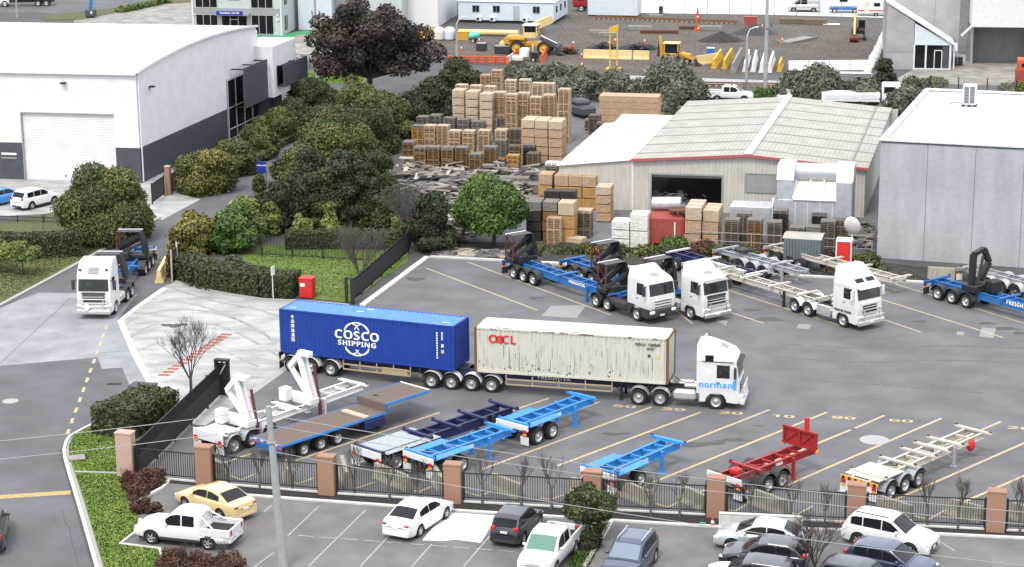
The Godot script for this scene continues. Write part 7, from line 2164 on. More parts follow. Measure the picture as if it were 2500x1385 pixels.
func parked_trailers() -> void:
	# white side lifter with two raised arms
	var t1 := skel("side_lifter_trailer", "white side lifter trailer with two raised white crane arms", off(V(-16.06, 0, 19.36), 51.5, -0.9, -1.0), 51.5, {"L": 12.4, "paint": "plain_white", "ax": [0.95, 2.35, 3.75], "guard": "trailer_grey", "bolsters": [0.4, 6.4, 12.2], "rear_mat": "plain_white", "rear_h": 0.6, "legs": 8.9, "half": 0.6})
	lifter_arm(t1, 2.5, "plain_white", "oxide_red", 1.0, 4.0)
	lifter_arm(t1, 7.7, "plain_white", "oxide_red", 1.0, 4.2)
	bx(t1, "rear_platform", "pale_metal", V(0.9, 1.24, 0), V(1.5, 0.05, 2.0))
	# blue drop deck
	var t2 := thing("drop_deck_trailer", "blue drop deck trailer with brown timber deck", "trailer", off(V(-12.97, 0, 21.18), 47, -0.05, -1.2), 47)
	var D := 2.42
	for k in 12: bx(t2, "deck_plank", "deck_timber", V(4.05, 1.075 + (k % 3) * 0.004, -1.09 + k * 0.198), V(8.0, 0.05, 0.19), 0.008)
	for k in 12: bx(t2, "deck_plank", "deck_timber", V(9.85, 1.565 + (k % 3) * 0.004, -1.09 + k * 0.198), V(3.5, 0.05, 0.19), 0.008)
	bx(t2, "step_face", "deck_timber", V(8.08, 1.32, 0), V(0.06, 0.5, 2.36))
	for z in [-1.22, 1.22]:
		bx(t2, "side_rail", "trailer_blue", V(4.05, 1.02, z), V(8.1, 0.16, 0.07), 0.01)
		bx(t2, "side_rail", "trailer_blue", V(9.87, 1.52, z), V(3.6, 0.16, 0.07), 0.01)
		bx(t2, "rub_rail", "sky_blue", V(4.05, 1.02, z + signf(z) * 0.06), V(8.1, 0.04, 0.05))
		bx(t2, "rub_rail", "sky_blue", V(9.87, 1.52, z + signf(z) * 0.06), V(3.6, 0.04, 0.05))
		bx(t2, "step_post", "trailer_blue", V(8.12, 1.28, z), V(0.14, 0.6, 0.09))
		bx(t2, "main_beam", "trailer_blue", V(4.0, 0.84, z * 0.4), V(7.8, 0.36, 0.12))
		bx(t2, "main_beam", "trailer_blue", V(9.8, 1.32, z * 0.4), V(3.4, 0.3, 0.12))
		bx(t2, "tool_box", "dark_blue", V(7.1, 0.66, z * 0.9), V(1.6, 0.5, 0.5), 0.03)
		for x in [1.7, 3.0, 4.3]: wheel(t2, V(x, 0.42, z * 0.77), 0.42, 0.5, int(signf(z)))
		var lg := bx(t2, "landing_leg", "chassis_grey", V(7.9, 0.5, z * 0.6), V(0.15, 0.9, 0.15))
		bx(lg, "foot", "chassis_grey", V(7.9, 0.04, z * 0.6), V(0.3, 0.07, 0.3))
		bx(t2, "tail_light", "tail_red", V(0.0, 0.82, z * 0.82), V(0.06, 0.16, 0.34), 0.02)
	bx(t2, "rear_board", "sky_blue", V(0.02, 0.95, 0), V(0.08, 0.3, 2.44), 0.02)
	bx(t2, "lower_board", "trailer_blue", V(0.06, 0.68, 0), V(0.05, 0.34, 2.2))
	for k in 8: bx(t2, "warning_stripe", "letter_red" if k % 2 else "plain_white", V(-0.03, 1.02, -1.05 + k * 0.3), V(0.02, 0.08, 0.28))
	bx(t2, "front_rail", "pale_metal", V(11.66, 1.6, 0), V(0.08, 0.1, 2.5), 0.02)
	bx(t2, "deck_hatch", "black_matt", V(8.8, 1.6, -0.4), V(0.22, 0.02, 0.3))
	var tm := thing("timber_plank", "pale loose timber beam lying across the brown trailer deck", "beam", off(V(-12.97, 0, 21.18), 47, 6.4, -1.1) + V(0, 1.17, 0), 47)
	bx(tm, "beam", "pine_pale", V(0, 0, 0.2), V(0.4, 0.12, 2.0), 0.01)
	# skeletal trailers in the bays
	skel("skeletal_trailer", "dark blue skeletal trailer with dull grey tail", off(V(-7.59, 0, 23.34), 46, 0.1, -0.95), 46, {"L": 11.2, "paint": "dark_blue", "ax": [1.3, 2.6, 3.9], "bolsters": [0.3, 4.0, 6.3, 8.4, 11.0], "bolster_mat": "dark_blue", "deck": [0.3, 3.6], "deck_w": 1.6, "deck_mat": "trailer_grey", "flat_guard": "trailer_grey", "rear_mat": "plain_white", "rear_h": 0.45, "legs": 9.4, "half": 0.55, "leg_mat": "chassis_grey"})
	for q in [[V(-4.52, 0, 24.53), 46.0, "light blue short skeletal trailer nose under another blue trailer"], [V(0.69, 0, 19.04), 49.0, "light blue short skeletal trailer parked ahead of its twin"], [V(5.29, 0, 27.31), 50.0, "light blue short skeletal trailer behind the round fence shrub"]]:
		var s := skel("skeletal_trailer", q[2], off(q[0], q[1], 0.05, -1.1), q[1], {"L": 6.9, "paint": "sky_blue", "ax": [1.0, 2.3], "bolsters": [0.25, 6.5], "bolster_mat": "sky_blue", "flat_guard": "sky_blue", "rear_mat": "plain_white", "rear_h": 0.34, "legs": 4.9, "half": 0.5, "pitch": 1.1, "y": 1.3, "beam": 0.42})
		bx(s, "data_plate", "pale_blue", V(3.4, 1.05, 0.53), V(0.9, 0.22, 0.02))
		bx(s, "nose_plate", "sky_blue", V(6.6, 1.3, 0), V(0.6, 0.06, 1.5), 0.01)
	var t7 := skel("skeletal_trailer", "dark red skeletal trailer with upright red bulkhead at the nose", off(V(11.76, 0, 28.21), 43.7, 0.1, -1.0), 43.7, {"L": 7.2, "paint": "trailer_red", "ax": [0.6, 2.3, 3.5], "guard": "trim", "bolsters": [1.9], "bolster_mat": "trailer_red", "rear_mat": "plain_white", "rear_h": 0.34, "legs": 5.0, "y": 1.3, "beam": 0.36, "half": 0.5})
	var bh := part(t7, "bulkhead", MB.new().box(V(6.5, 1.9, 0), V(0.12, 1.0, 2.3), 0.02), "trailer_red")
	for z in [-1.1, 0.0, 1.1]: bx(bh, "bulkhead_rib", "trailer_red", V(6.4, 1.9, z), V(0.1, 1.0, 0.12))
	for yy in [1.45, 2.36]: bx(bh, "bulkhead_rail", "trailer_red", V(6.39, yy, 0), V(0.12, 0.12, 2.36))
	for q in [[-1.0, 0.05], [0.05, 1.0]]: part(bh, "bulkhead_brace", MB.new().bar(V(6.4, 1.5, q[0]), V(6.4, 2.35, q[1]), 0.06, 0.06), "trailer_red")
	bx(t7, "mast", "bright_red", V(6.7, 2.4, 0.25), V(0.22, 1.3, 0.22), 0.02)
	for z in [-1.15, 1.15]: bx(t7, "corner_lamp", "amber", V(6.45, 1.36, z), V(0.16, 0.18, 0.2), 0.03)
	bx(t7, "toolbox", "bright_red", V(1.0, 1.35, 0), V(0.5, 0.3, 0.6), 0.05)
	bx(t7, "data_plate", "ivory", V(4.0, 1.12, 0.53), V(0.6, 0.18, 0.02))
	var t8 := skel("skeletal_trailer", "rusty white skeletal trailer with black and orange striped tail", off(V(18.87, 0, 28.63), 45, 0.1, -1.0), 45, {"L": 11.2, "paint": "trailer_white", "ax": [1.3, 2.6, 3.9], "guard": "trailer_grey", "bolsters": [0.9, 3.6, 5.6, 6.9, 8.2, 11.0], "bolster_mat": "trailer_white", "rear_mat": "amber", "rear_h": 0.2, "legs": 8.0, "half": 0.55, "deck": [0.3, 2.6], "deck_w": 2.2, "deck_mat": "trailer_white", "leg_mat": "trailer_grey", "y": 1.22, "lock": "rust"})
	for k in 6: bx(t8, "tail_stripe", "black_matt", V(-0.0 + 0.01, 1.1, -1.0 + k * 0.4), V(0.04, 0.18, 0.16))
	bx(t8, "rear_panel", "plain_white", V(0.08, 0.72, 0), V(0.06, 0.5, 2.2))
	part(t8, "hose_reel", MB.new().ball(V(9.9, 0.8, 0.55), V(0.28, 0.4, 0.25), 12, 8), "bright_red")

func cars() -> void:
	paint("paint_white", 0.68, 0.68, 0.68); paint("paint_cream", 0.62, 0.48, 0.24); paint("paint_black", 0.015, 0.017, 0.026); paint("paint_navy", 0.03, 0.045, 0.09, 0.3); paint("paint_silver", 0.52, 0.54, 0.57, 0.4); paint("paint_blue", 0.06, 0.25, 0.62); paint("paint_red", 0.3, 0.01, 0.02); paint("paint_dark", 0.02, 0.024, 0.034, 0.2)
	car("sedan_car", "cream yellow sedan parked beside the white utility truck", V(-15.73, 0, 28.42), 139.0, sedan("paint_cream", {"glass": "dark_glass"}))
	var ut := car("utility_truck", "white dual cab utility truck with silver bars in its tray", off(V(-16.72, 0, 33.52), 163.8, 0, 0.8), 163.8, ute_spec("paint_white"))
	add_tray(ut, "paint_white", 5.3)
	for q in [[V(-0.95, 1.0, -0.75), V(-0.95, 1.65, -0.5)], [V(-0.95, 1.0, 0.75), V(-0.95, 1.65, 0.5)], [V(-0.95, 1.65, -0.5), V(-0.95, 1.65, 0.5)], [V(-0.95, 1.6, 0.5), V(-1.7, 1.1, 0.75)], [V(-0.95, 1.6, -0.5), V(-1.7, 1.1, -0.75)], [V(-0.95, 1.05, -0.7), V(-0.95, 1.6, 0.5)]]: part(ut, "sports_bar", MB.new().tube(q[0], q[1], 0.045), "pale_metal")
	car("sedan_car", "white sedan parked beside the white painted stall", V(-4.93, 0, 30.88), 63.0, sedan("paint_white"))
	car("small_hatchback", "black compact five door with red tail lamps parked facing the fence", V(0.14, 0, 32.25), 70.0, suv("paint_black", {"L": 3.9, "W": 1.7, "ax": [0.7, 3.15], "low": [[0, 0.7], [0.04, 0.98], [0.3, 1.02], [2.7, 0.98], [3.5, 0.88], [3.8, 0.76], [3.9, 0.55]], "roof": [[0.06, 1.0], [0.36, 1.42], [0.7, 1.55], [1.8, 1.6], [2.2, 1.52], [3.0, 0.97]], "ws": [2.92, 2.24], "rs": [0.1, 0.37], "win": [[0.6, 1.45], [1.52, 2.55]], "clad": true}))
	var pu := car("pickup_truck", "white pickup facing out beside the round fence shrub", V(1.73, 0, 35.89), -110.0, ute_spec("paint_white", {"L": 5.0, "ax": [1.1, 4.05], "glass": "teal_glass", "low": [[0, 0.62], [0.06, 0.74], [1.6, 0.74], [1.66, 1.1], [3.6, 1.08], [4.4, 1.06], [4.88, 0.96], [5.0, 0.72]]}))
	add_tray(pu, "paint_white", 5.0)
	for k in 3: bx(pu, "grille_slat", "silver_rail", V(2.52, 0.68 + k * 0.09, 0), V(0.03, 0.03, 0.7))
	car("dark_suv", "dark blue grey wagon with silver roof rails facing out", V(5.61, 0, 37.13), -110.0, suv("paint_navy", {"L": 4.7, "ax": [0.95, 3.75], "low": [[0, 0.7], [0.04, 1.02], [0.3, 1.05], [3.3, 1.0], [4.2, 0.92], [4.58, 0.8], [4.7, 0.6]], "rails": [0.7, 2.5], "glass": "sky_glass", "roof": [[0.1, 1.05], [0.45, 1.48], [0.75, 1.56], [2.2, 1.62], [2.65, 1.54], [3.55, 1.0]], "ws": [3.47, 2.69], "win": [[0.6, 1.3], [1.36, 2.1], [2.16, 3.05]]}))
	car("sedan_car", "silver sedan parked in front of the low concrete wall", V(12.44, 0, 34.32), 163.0, sedan("paint_silver"))
	car("dark_hatchback", "black car between the silver sedan and a white car", V(12.19, 0, 36.76), 163.0, suv("paint_black", {"L": 4.2, "low": [[0, 0.7], [0.04, 0.95], [0.3, 0.98], [3.0, 0.93], [3.7, 0.84], [4.08, 0.72], [4.2, 0.55]], "roof": [[0.1, 0.97], [0.5, 1.36], [0.9, 1.47], [1.9, 1.5], [2.3, 1.42], [3.2, 0.93]], "ws": [3.1, 2.35], "rs": [0.14, 0.5], "win": [[0.7, 1.4], [1.46, 2.7]], "ax": [0.8, 3.35]}))
	car("white_hatchback", "white car with dark roof behind the bare twiggy tree", V(11.25, 0, 39.67), 163.0, suv("paint_white", {"roof_paint": "paint_dark"}))
	car("white_suv", "white compact four wheel drive with dark panoramic roof", off(V(18.36, 0, 34.9), -32, 0, -0.8), -32.0, suv("paint_white", {"L": 4.6, "ax": [0.95, 3.65], "roof_paint": "paint_white", "rails": [0.7, 2.4], "rail_mat": "trim", "win": [[0.5, 1.1], [1.16, 2.1], [2.16, 3.0]]}))
	car("dark_hatchback", "navy hatchback beside the white four wheel drive", V(18.15, 0, 37.83), -30.0, suv("paint_navy", {"L": 4.3, "ax": [0.8, 3.4], "low": [[0, 0.7], [0.04, 0.98], [0.3, 1.0], [3.0, 0.96], [3.8, 0.88], [4.18, 0.76], [4.3, 0.58]], "roof": [[0.08, 1.0], [0.4, 1.4], [0.75, 1.5], [2.0, 1.54], [2.4, 1.46], [3.25, 0.96]], "ws": [3.17, 2.44], "rs": [0.12, 0.4], "win": [[0.55, 1.2], [1.26, 1.95], [2.0, 2.8]]}))
	car("dark_hatchback", "dark hatchback at the picture bottom behind bare twigs", V(16.35, 0, 40.46), -30.0, suv("paint_dark"))
	car("sedan_car", "bright blue sedan on the pale forecourt", V(-45.54, 0, -48.75), 58.0, sedan("paint_blue"))
	car("white_suv", "white hatchback wagon parked on the pale forecourt", V(-42.14, 0, -47.59), 56.0, suv("paint_white", {"rails": [0.7, 2.4]}))
	car("dark_car", "black car with red tail lamps at the picture edge on the road", V(-26.68, 0, 32.5), 100.0, suv("paint_black"))
	var hx := car("utility_truck", "white dual cab utility truck beyond the beige shed", off(V(24.87, 0, -99.71), -14, 0, -0.8), -14.0, ute_spec("paint_white"))
	add_tray(hx, "paint_white", 5.3)
	part(hx, "light_bar", MB.new().box(V(0.1, 1.86, 0), V(0.12, 0.08, 1.2), 0.02), "trim")
	var vn := car("delivery_van", "silver van parked on the pale pavement by the works", off(V(44.66, 0, -180.87), 170, 0, 0.8), 170.0, suv("paint_silver", {"L": 4.9, "W": 1.8, "cat": "van", "ax": [1.0, 4.0], "low": [[0, 0.8], [0.04, 1.15], [3.9, 1.1], [4.5, 0.98], [4.8, 0.8], [4.9, 0.6]], "roof": [[0.05, 1.14], [0.12, 1.9], [0.4, 1.98], [3.0, 1.98], [3.4, 1.85], [4.4, 1.02]], "ws": [4.3, 3.45], "rs": [0.06, 0.12], "win": [[2.0, 2.9], [3.0, 3.9]], "tumble": 0.88}))
	far_vehicles()

func far_vehicles() -> void:
	var c := thing("caravan", "white caravan with red stripe behind the works fence", "caravan", V(54.53, 0, -176.17), -8)
	bx(c, "body", "plain_white", V(0, 1.4, 0), V(5.2, 2.0, 2.2), 0.15)
	for z in [-1.11, 1.11]: bx(c, "stripe", "letter_red", V(0, 0.85, z), V(5.0, 0.18, 0.02))
	bx(c, "door", "ivory", V(-1.2, 1.3, 1.12), V(0.7, 1.7, 0.03))
	for x in [0.3, 1.8]: bx(c, "window", "dark_glass", V(x, 1.75, 1.12), V(0.9, 0.5, 0.03))
	for z in [-1, 1]: wheel(c, V(0.2, 0.32, z * 1.0), 0.32, 0.2, z, "rim", "car")
	var w := thing("work_truck", "white cab chassis work truck with blue tray on the pavement", "truck", V(50.74, 0, -180.43), -8)
	bx(w, "cab", "plain_white", V(-0.2, 1.7, 0), V(2.6, 1.6, 2.1), 0.15)
	bx(w, "window", "dark_glass", V(-0.2, 1.95, 1.05), V(1.2, 0.5, 0.04))
	bx(w, "base", "trailer_blue", V(0, 0.65, 0), V(4.6, 0.4, 2.1), 0.05)
	for z in [-1, 1]:
		for x in [-1.5, 1.5]: wheel(w, V(x, 0.4, z * 0.95), 0.4, 0.25, z)
	var r := thing("red_truck", "dark red truck partly behind the pale blue site hut", "truck", V(10.96, 0, -185.39), -13)
	bx(r, "cab", "paint_red", V(0, 1.5, 0), V(2.2, 1.8, 2.2), 0.2)
	bx(r, "window", "dark_glass", V(0.2, 1.9, 1.1), V(0.9, 0.5, 0.04))
	for z in [-1, 1]: wheel(r, V(0.3, 0.5, z * 1.0), 0.5, 0.3, z)
	var k := thing("tip_truck", "white and yellow heavy truck beyond the warehouse roof", "truck", V(-76.54, 0, -198.26), -175)
	bx(k, "cab", "plain_white", V(4.2, 1.7, 0), V(2.0, 2.6, 2.4), 0.15)
	bx(k, "windscreen", "dark_glass", V(5.2, 2.2, 0), V(0.06, 0.9, 2.0))
	bx(k, "hopper", "machine_yellow", V(-0.2, 2.0, 0), V(6.0, 1.6, 2.4), 0.1)
	bx(k, "chassis", "chassis_grey", V(0.5, 0.8, 0), V(8.5, 0.4, 1.0))
	for z in [-1, 1]:
		for x in [-2.6, -1.3, 3.9]: wheel(k, V(x, 0.5, z * 1.05), 0.5, 0.4, z)
	var b := thing("boom_lift", "dark machine with bright blue boom beyond the warehouse roof", "lift", V(-63.66, 0, -181.71), 10)
	bx(b, "base", "charcoal", V(0, 0.8, 0), V(1.7, 1.2, 1.4), 0.2)
	bx(b, "panel", "plain_white", V(0.1, 0.9, 0.72), V(0.25, 0.35, 0.03))
	part(b, "boom", MB.new().bar(V(0, 1.3, 0), V(0.4, 4.2, 0), 0.6, 0.5), "trailer_blue")
	var wt := thing("crane_truck", "long white flat truck behind the ridge of the beige shed", "truck", off(V(41.84, 0, -95.2), -8, -3.0, 0), -8)
	bx(wt, "cab", "plain_white", V(3.4, 1.6, 0), V(2.0, 2.2, 2.3), 0.15)
	bx(wt, "window", "dark_glass", V(3.2, 2.1, 1.16), V(1.2, 0.7, 0.04))
	bx(wt, "tray", "plain_white", V(-1.0, 1.2, 0), V(6.4, 0.9, 2.3), 0.04)
	for x in [-3.0, -1.0, 1.0]: bx(wt, "tray_gate", "pale_metal", V(x, 1.3, 1.17), V(1.8, 0.5, 0.04))
	for z in [-1, 1]:
		for x in [-2.4, 3.2]: wheel(wt, V(x, 0.45, z * 1.0), 0.45, 0.3, z)
	var mb := thing("quad_bike", "small white buggy by the grey shrubs near the shed ridge", "buggy", V(30.68, 0, -96.9), 20)
	bx(mb, "body", "plain_white", V(0, 0.9, 0), V(1.6, 0.7, 1.0), 0.15)
	bx(mb, "seat", "black_matt", V(-0.2, 1.3, 0), V(0.7, 0.16, 0.5), 0.05)
	part(mb, "screen", MB.new().at(V(0.5, 1.5, 0), 0, 20).box(Vector3.ZERO, V(0.06, 0.7, 0.8), 0.02), "plain_white")
	for z in [-1, 1]:
		for x in [-0.6, 0.6]: wheel(mb, V(x, 0.35, z * 0.5), 0.35, 0.22, z)

# ---------- timber yard ----------
func pallet_mesh() -> Mesh:
	if not cache.has("pallet"):
		var mb := MB.new()
		for k in 7: mb.box(V(0, 0.125, -0.52 + k * 0.173), V(1.16, 0.024, 0.11))
		for k in 3: mb.box(V(-0.53 + k * 0.53, 0.068, 0), V(0.1, 0.09, 1.16))
		for k in 3: mb.box(V(0, 0.012, -0.5 + k * 0.5), V(1.16, 0.022, 0.12))
		cache["pallet"] = mb.mesh()
	return cache["pallet"]

func stack(label: String, top: Vector3, n: int, m: String, yaw := -13.0, group := "", cap := "") -> void:
	# pallets under the point where the middle of the front top edge shows
	var t := thing("pallet_stack", label, "pallets", off(V(top.x, 0, top.z), yaw, 0, -0.58), yaw, group)
	var rng := RandomNumberGenerator.new()
	rng.seed = int(top.x * 31 + top.z * 17) + 9000
	for k in n:
		var o := part(t, "pallet", pallet_mesh(), cap if cap != "" and k >= n - 2 else m)
		o.position = V(rng.randf_range(-0.025, 0.025), k * 0.146, rng.randf_range(-0.025, 0.025))
		o.rotation_degrees.y = rng.randf_range(-1.5, 1.5) + (90 if rng.randf() < 0.12 else 0)

func pack_mesh(w: float, h: float, L: float) -> Mesh:
	var key := "pack %.2f %.2f %.2f" % [w, h, L]
	if not cache.has(key):
		var mb := MB.new()
		var rng := RandomNumberGenerator.new()
		rng.seed = int(w * 100 + h * 1000 + L * 10)
		var nr := maxi(2, int(round(h / 0.11)))
		var nc := maxi(3, int(round(w / 0.22)))
		for r in nr:
			for c in nc:
				mb.box(V(-w * 0.5 + (c + 0.5) * w / nc, (r + 0.5) * h / nr, -L * 0.5 + rng.randf_range(-0.02, 0.02)), V(w / nc - 0.006, h / nr - 0.008, L + rng.randf_range(-0.02, 0.02)))
		cache[key] = mb.mesh()
	return cache[key]

func packs(label: String, top: Vector3, layers: int, lh: float, w: float, L: float, m: String, yaw := -13.0, straps := "trim", group := "", topm := "") -> void:
	# a column of strapped timber packs, one thing each
	var rng := RandomNumberGenerator.new()
	rng.seed = int(top.x * 13 + top.z * 7) + 5000
	for k in layers:
		var nt: String = ["bottom", "second", "third", "fourth", "fifth", "sixth"][k] if layers > 1 else "single"
		if k == layers - 1 and layers > 1: nt = "topmost"
		var t := thing("timber_pack", "%s timber pack, %s of its column" % [label, nt], "timber", off(V(top.x, 0, top.z), yaw + rng.randf_range(-0.6, 0.6), rng.randf_range(-0.03, 0.03), rng.randf_range(-0.03, 0.03)) + V(0, k * lh, 0), yaw + rng.randf_range(-0.6, 0.6), group)
		for z in [0.25, 0.75]: bx(t, "bearer", "weathered", V(0, 0.04, -L * z), V(w, 0.08, 0.1))
		part(t, "boards", pack_mesh(w, lh - 0.085, L), topm if topm != "" and k == layers - 1 else m, true).position.y = 0.08
		for z in [0.3, 0.7]:
			var s := MB.new()
			s.box(V(0, lh + 0.004, -L * z), V(w + 0.03, 0.012, 0.04)); s.box(V(w * 0.5 + 0.012, lh * 0.5 + 0.04, -L * z), V(0.012, lh - 0.09, 0.04)); s.box(V(-w * 0.5 - 0.012, lh * 0.5 + 0.04, -L * z), V(0.012, lh - 0.09, 0.04))
			part(t, "strap", s, straps)

func timber_yard() -> void:
	# weathered front row
	var g1 := "weathered pallet stacks in the front row"
	var ri := 0
	for q in [[V(-8.64, 2.5, -60.8), 17], [V(-7.36, 2.5, -60.73), 17], [V(-6.03, 2.5, -60.46), 17], [V(-4.72, 2.5, -60.4), 17], [V(-3.43, 2, -59.27), 14], [V(-2.01, 2.5, -60.48), 17], [V(-9.94, 2.2, -65.2), 15]]:
		ri += 1
		stack("brown weathered pallet stack facing the rubble, %s from the evergreens" % nth(ri if ri < 7 else 0), q[0], q[1], "weathered_gold", -13, g1, "weathered_grey")
	# pale second row
	stack("yellow tinted pallet stack at the tree end of the pale row", V(-9.4, 2.4, -73.03), 16, "pine_gold", -13, "", "weathered_grey")
	ri = 0
	for q in [[V(-8.17, 2.5, -72.18), 17], [V(-6.86, 2.5, -72.11), 17], [V(-5.57, 2.6, -68.3), 18], [V(-4.21, 2.6, -68.23), 18], [V(-2.68, 2.6, -68.38), 18]]:
		ri += 1
		stack("pale pine pallet stack behind the weathered row, %s from the yellow stack" % nth(ri - 1), q[0], q[1], "pine", -13, "pale pallet stacks of the second row", "pine_pale")
	ri = 0
	for q in [[V(-9.11, 2.4, -78.27), 16], [V(-7.8, 2.4, -79.19), 16], [V(-6.31, 2.4, -77.4), 16], [V(-4.86, 2.4, -76.35), 16], [V(-3.38, 2.4, -75.08), 16], [V(-1.94, 2.4, -76.44), 16], [V(-0.6, 2.4, -76.86), 16]]:
		ri += 1
		stack("grey weathered pallet stack behind the pale row, %s from the evergreens" % nth(ri - 1), q[0], q[1], "weathered_grey", -13, "grey pallet stacks of the third row")
	# jumble to the right of the rows
	stack("pale pallet stack beside the dull weathered stack", V(-0.99, 2.6, -68.75), 18, "pine_pale")
	stack("dull weathered pallet stack between two pale stacks", V(0.42, 2.6, -68.9), 18, "weathered")
	stack("golden slatted pallet stack before the tall timber column", V(1.72, 2.6, -65.94), 18, "pine_gold")
	stack("golden pallet stack touching the tall timber column", V(3.01, 2.9, -66.89), 20, "pine_gold")
	stack("grey brown pallet stack next to the tall timber column", V(3.63, 3.1, -68), 21, "weathered")
	stack("low grey pallet stack behind the small golden stack", V(-1.03, 1.9, -67.02), 13, "weathered_grey")
	stack("low brown pallet stack behind the small golden stack", V(0.32, 1.6, -65.54), 11, "weathered")
	stack("dark stained pallet stack beside the small golden stack", V(1.69, 2, -63.78), 14, "dark_timber", -13, "", "weathered_grey")
	stack("small golden pallet stack in front of the jumble", V(0.11, 1.3, -62.1), 9, "pine_gold")
	stack("loose brown pallet stack at the end of the jumble", V(2.07, 1.5, -62.41), 10, "weathered")
	stack("small brown stack of pallets under the jumble edge", V(-1.26, 1.1, -61.77), 7, "weathered_gold")
	# tall pale wall behind
	ri = 0
	for q in [V(-5.38, 5, -78.8), V(-3.97, 5, -77.68), V(-2.49, 5, -76.3)]:
		ri += 1
		packs("pale bundled, %s column" % nth(ri - 1), q, 6, 0.83, 1.25, 1.6, "pine_pale", -13, "pine_pale", "tall pale packs beside the pallet wall")
	ri = 0
	for q in [[V(-1.16, 5, -77.26), 34], [V(0.05, 5, -75.9), 34], [V(1.26, 5, -76.61), 34], [V(2.54, 4.7, -75.8), 32], [V(3.92, 4.9, -76.3), 33]]:
		ri += 1
		stack("very tall pine pallet stack in the wall, %s from the pale packs" % nth(ri - 1), q[0], q[1], "pine", -13, "very tall pallet stacks", "pine_pale")
	stack("tallest pine pallet stack at the open end of the wall", V(5.39, 5.6, -75.25), 38, "pine", -13, "", "pine_pale")
	ri = 0
	for q in [[V(-5.16, 5, -82.27), 34], [V(-3.65, 5, -81.64), 34], [V(-2.16, 5, -81.02), 34], [V(-0.02, 5, -85.01), 34], [V(1.5, 5, -85.48), 34], [V(2.85, 5, -82.91), 34], [V(3.96, 5, -82.57), 34]]:
		ri += 1
		stack("tall pine pallet stack behind the pallet wall, %s from the dark shrubs" % nth(ri - 1), q[0], q[1], "pine_pale", -13, "tall pallet stacks behind the wall")
	stack("lone tall pallet stack at the back of the timber yard", V(-1.56, 4.4, -95.97), 30, "pine")
	stack("short pale pallet stack beside the lone tall stack", V(-2.8, 3.8, -96.37), 26, "pine")
	packs("golden tree side", V(-4.58, 1.8, -83.23), 2, 0.9, 1.2, 1.6, "pine_gold", -13, "pine_gold", "golden packs before the pale wall", "pine_pale")
	packs("golden inner"  , V(-3.45, 1.8, -82.17), 2, 0.9, 1.2, 1.6, "pine_gold", -13, "pine_gold", "golden packs before the pale wall", "pine_pale")
	packs("golden lone", V(-0.87, 1.8, -82.79), 2, 0.9, 1.2, 1.6, "pine_gold", -13, "pine_gold", "", "pine_pale")
	ri = 0
	for q in [V(1.64, 4.3, -64.74), V(2.93, 4.3, -64.22), V(4.26, 4.3, -63.71)]:
		ri += 1
		packs("light pine, %s column" % nth(ri - 1), q, 5, 0.86, 1.27, 2.4, "pine", -13, "pine_pale", "light pine columns beside the pallet jumble", "pine_pale")
	# long sawn boards stacked beyond the shed
	for k in 5: solo("long_timber_pack", pack_mesh(6.3, 0.66, 2.2), "pine", "long sawn timber pack beyond the white tarp, %s layer" % ["lowest", "second", "third", "fourth", "top"][k], "timber", "", off(V(12.46, 3.4, -83.42) * V(1, 0, 1), -12, 0.06 * (k % 2), 0) + V(0, k * 0.69, 0), -12)
	var tp := thing("tarpaulin_stack", "white tarpaulin covered timber stack beside the shed roof", "tarpaulin", off(V(13.07, 3.3, -68.22) * V(1, 0, 1), -12, 0, 0), -12)
	bx(tp, "cover", "wrap_white", V(0, 1.65, -2.4), V(6.0, 3.3, 4.8), 0.12)
	bx(tp, "timber", "pine", V(0, 0.4, -2.4), V(5.8, 0.8, 4.9))
	stack("brown pallet stack beside the white tarpaulin", V(8.65, 2, -79.89), 14, "weathered")
	stack("low brown pallet stack at the lean-to corner", V(9.28, 1.8, -76.86), 12, "weathered")
	stack("grey brown pallet stack in the gap by the tarpaulin", V(8.32, 1.2, -82.25), 8, "weathered_grey")
	stack("small brown pallet stack at the roof of the shed", V(18.51, 1.5, -87.62), 10, "weathered")
	stack("pale topped pallet stack against the lean-to corner", V(3.72, 1.9, -55.48), 13, "weathered", -13, "", "wrap_white")
	# golden packs beside the shed
	ri = 0
	for q in [V(2.96, 0, -44.86), V(4.34, 0, -44.31), V(5.55, 0, -44.09), V(6.74, 0, -43.71)]:
		ri += 1
		packs("golden pine, %s column" % nth(ri - 1), q, 3, 1.0, 1.18, 1.6, "pine_gold", -13, "pine_gold", "golden pine columns beside the shed wall", "pine")
	packs("rough topped golden", V(7.74, 0, -39.03), 4, 0.76, 1.25, 1.7, "pine", -13, "pine_gold", "", "pine_pale")
	ri = 0
	for q in [V(3.31, 0, -34.5), V(4.59, 0, -34.3)]:
		ri += 1
		packs("black stained, %s column" % nth(ri - 1), q, 4, 0.92, 1.25, 1.2, "weathered_gold", -13, "weathered_grey", "black stained columns behind the front packs", "dark_timber")
	packs("charcoal weathered", V(1.76, 0, -31.94), 4, 0.84, 1.2, 1.5, "dark_timber", -13, "dark_timber", "", "weathered_grey")
	packs("brown weathered", V(3.09, 0, -32.03), 4, 0.83, 1.15, 1.4, "weathered_gold", -13, "weathered", "", "weathered_grey")
	packs("deep golden", V(4.42, 0, -31.69), 3, 1.1, 1.28, 1.5, "pine_gold", -13, "pine_gold", "", "pine_pale")
	stack("brown gappy pallet stack at the end of the front packs", V(5.9, 0, -33.22), 16, "weathered", -13, "", "pine_pale")
	stack("small pine pallet stack in front of the deep golden packs", V(3.41, 0, -31.02), 15, "pine")
	packs("loose pale low", V(5, 0.5, -31.14), 1, 0.5, 1.4, 1.0, "pine_pale", -30, "pine_pale")
	packs("white wrapped short", V(8.72, 2.2, -29.64), 3, 0.73, 1.4, 1.6, "wrap_white", -13, "pine_pale", "", "wrap_white")
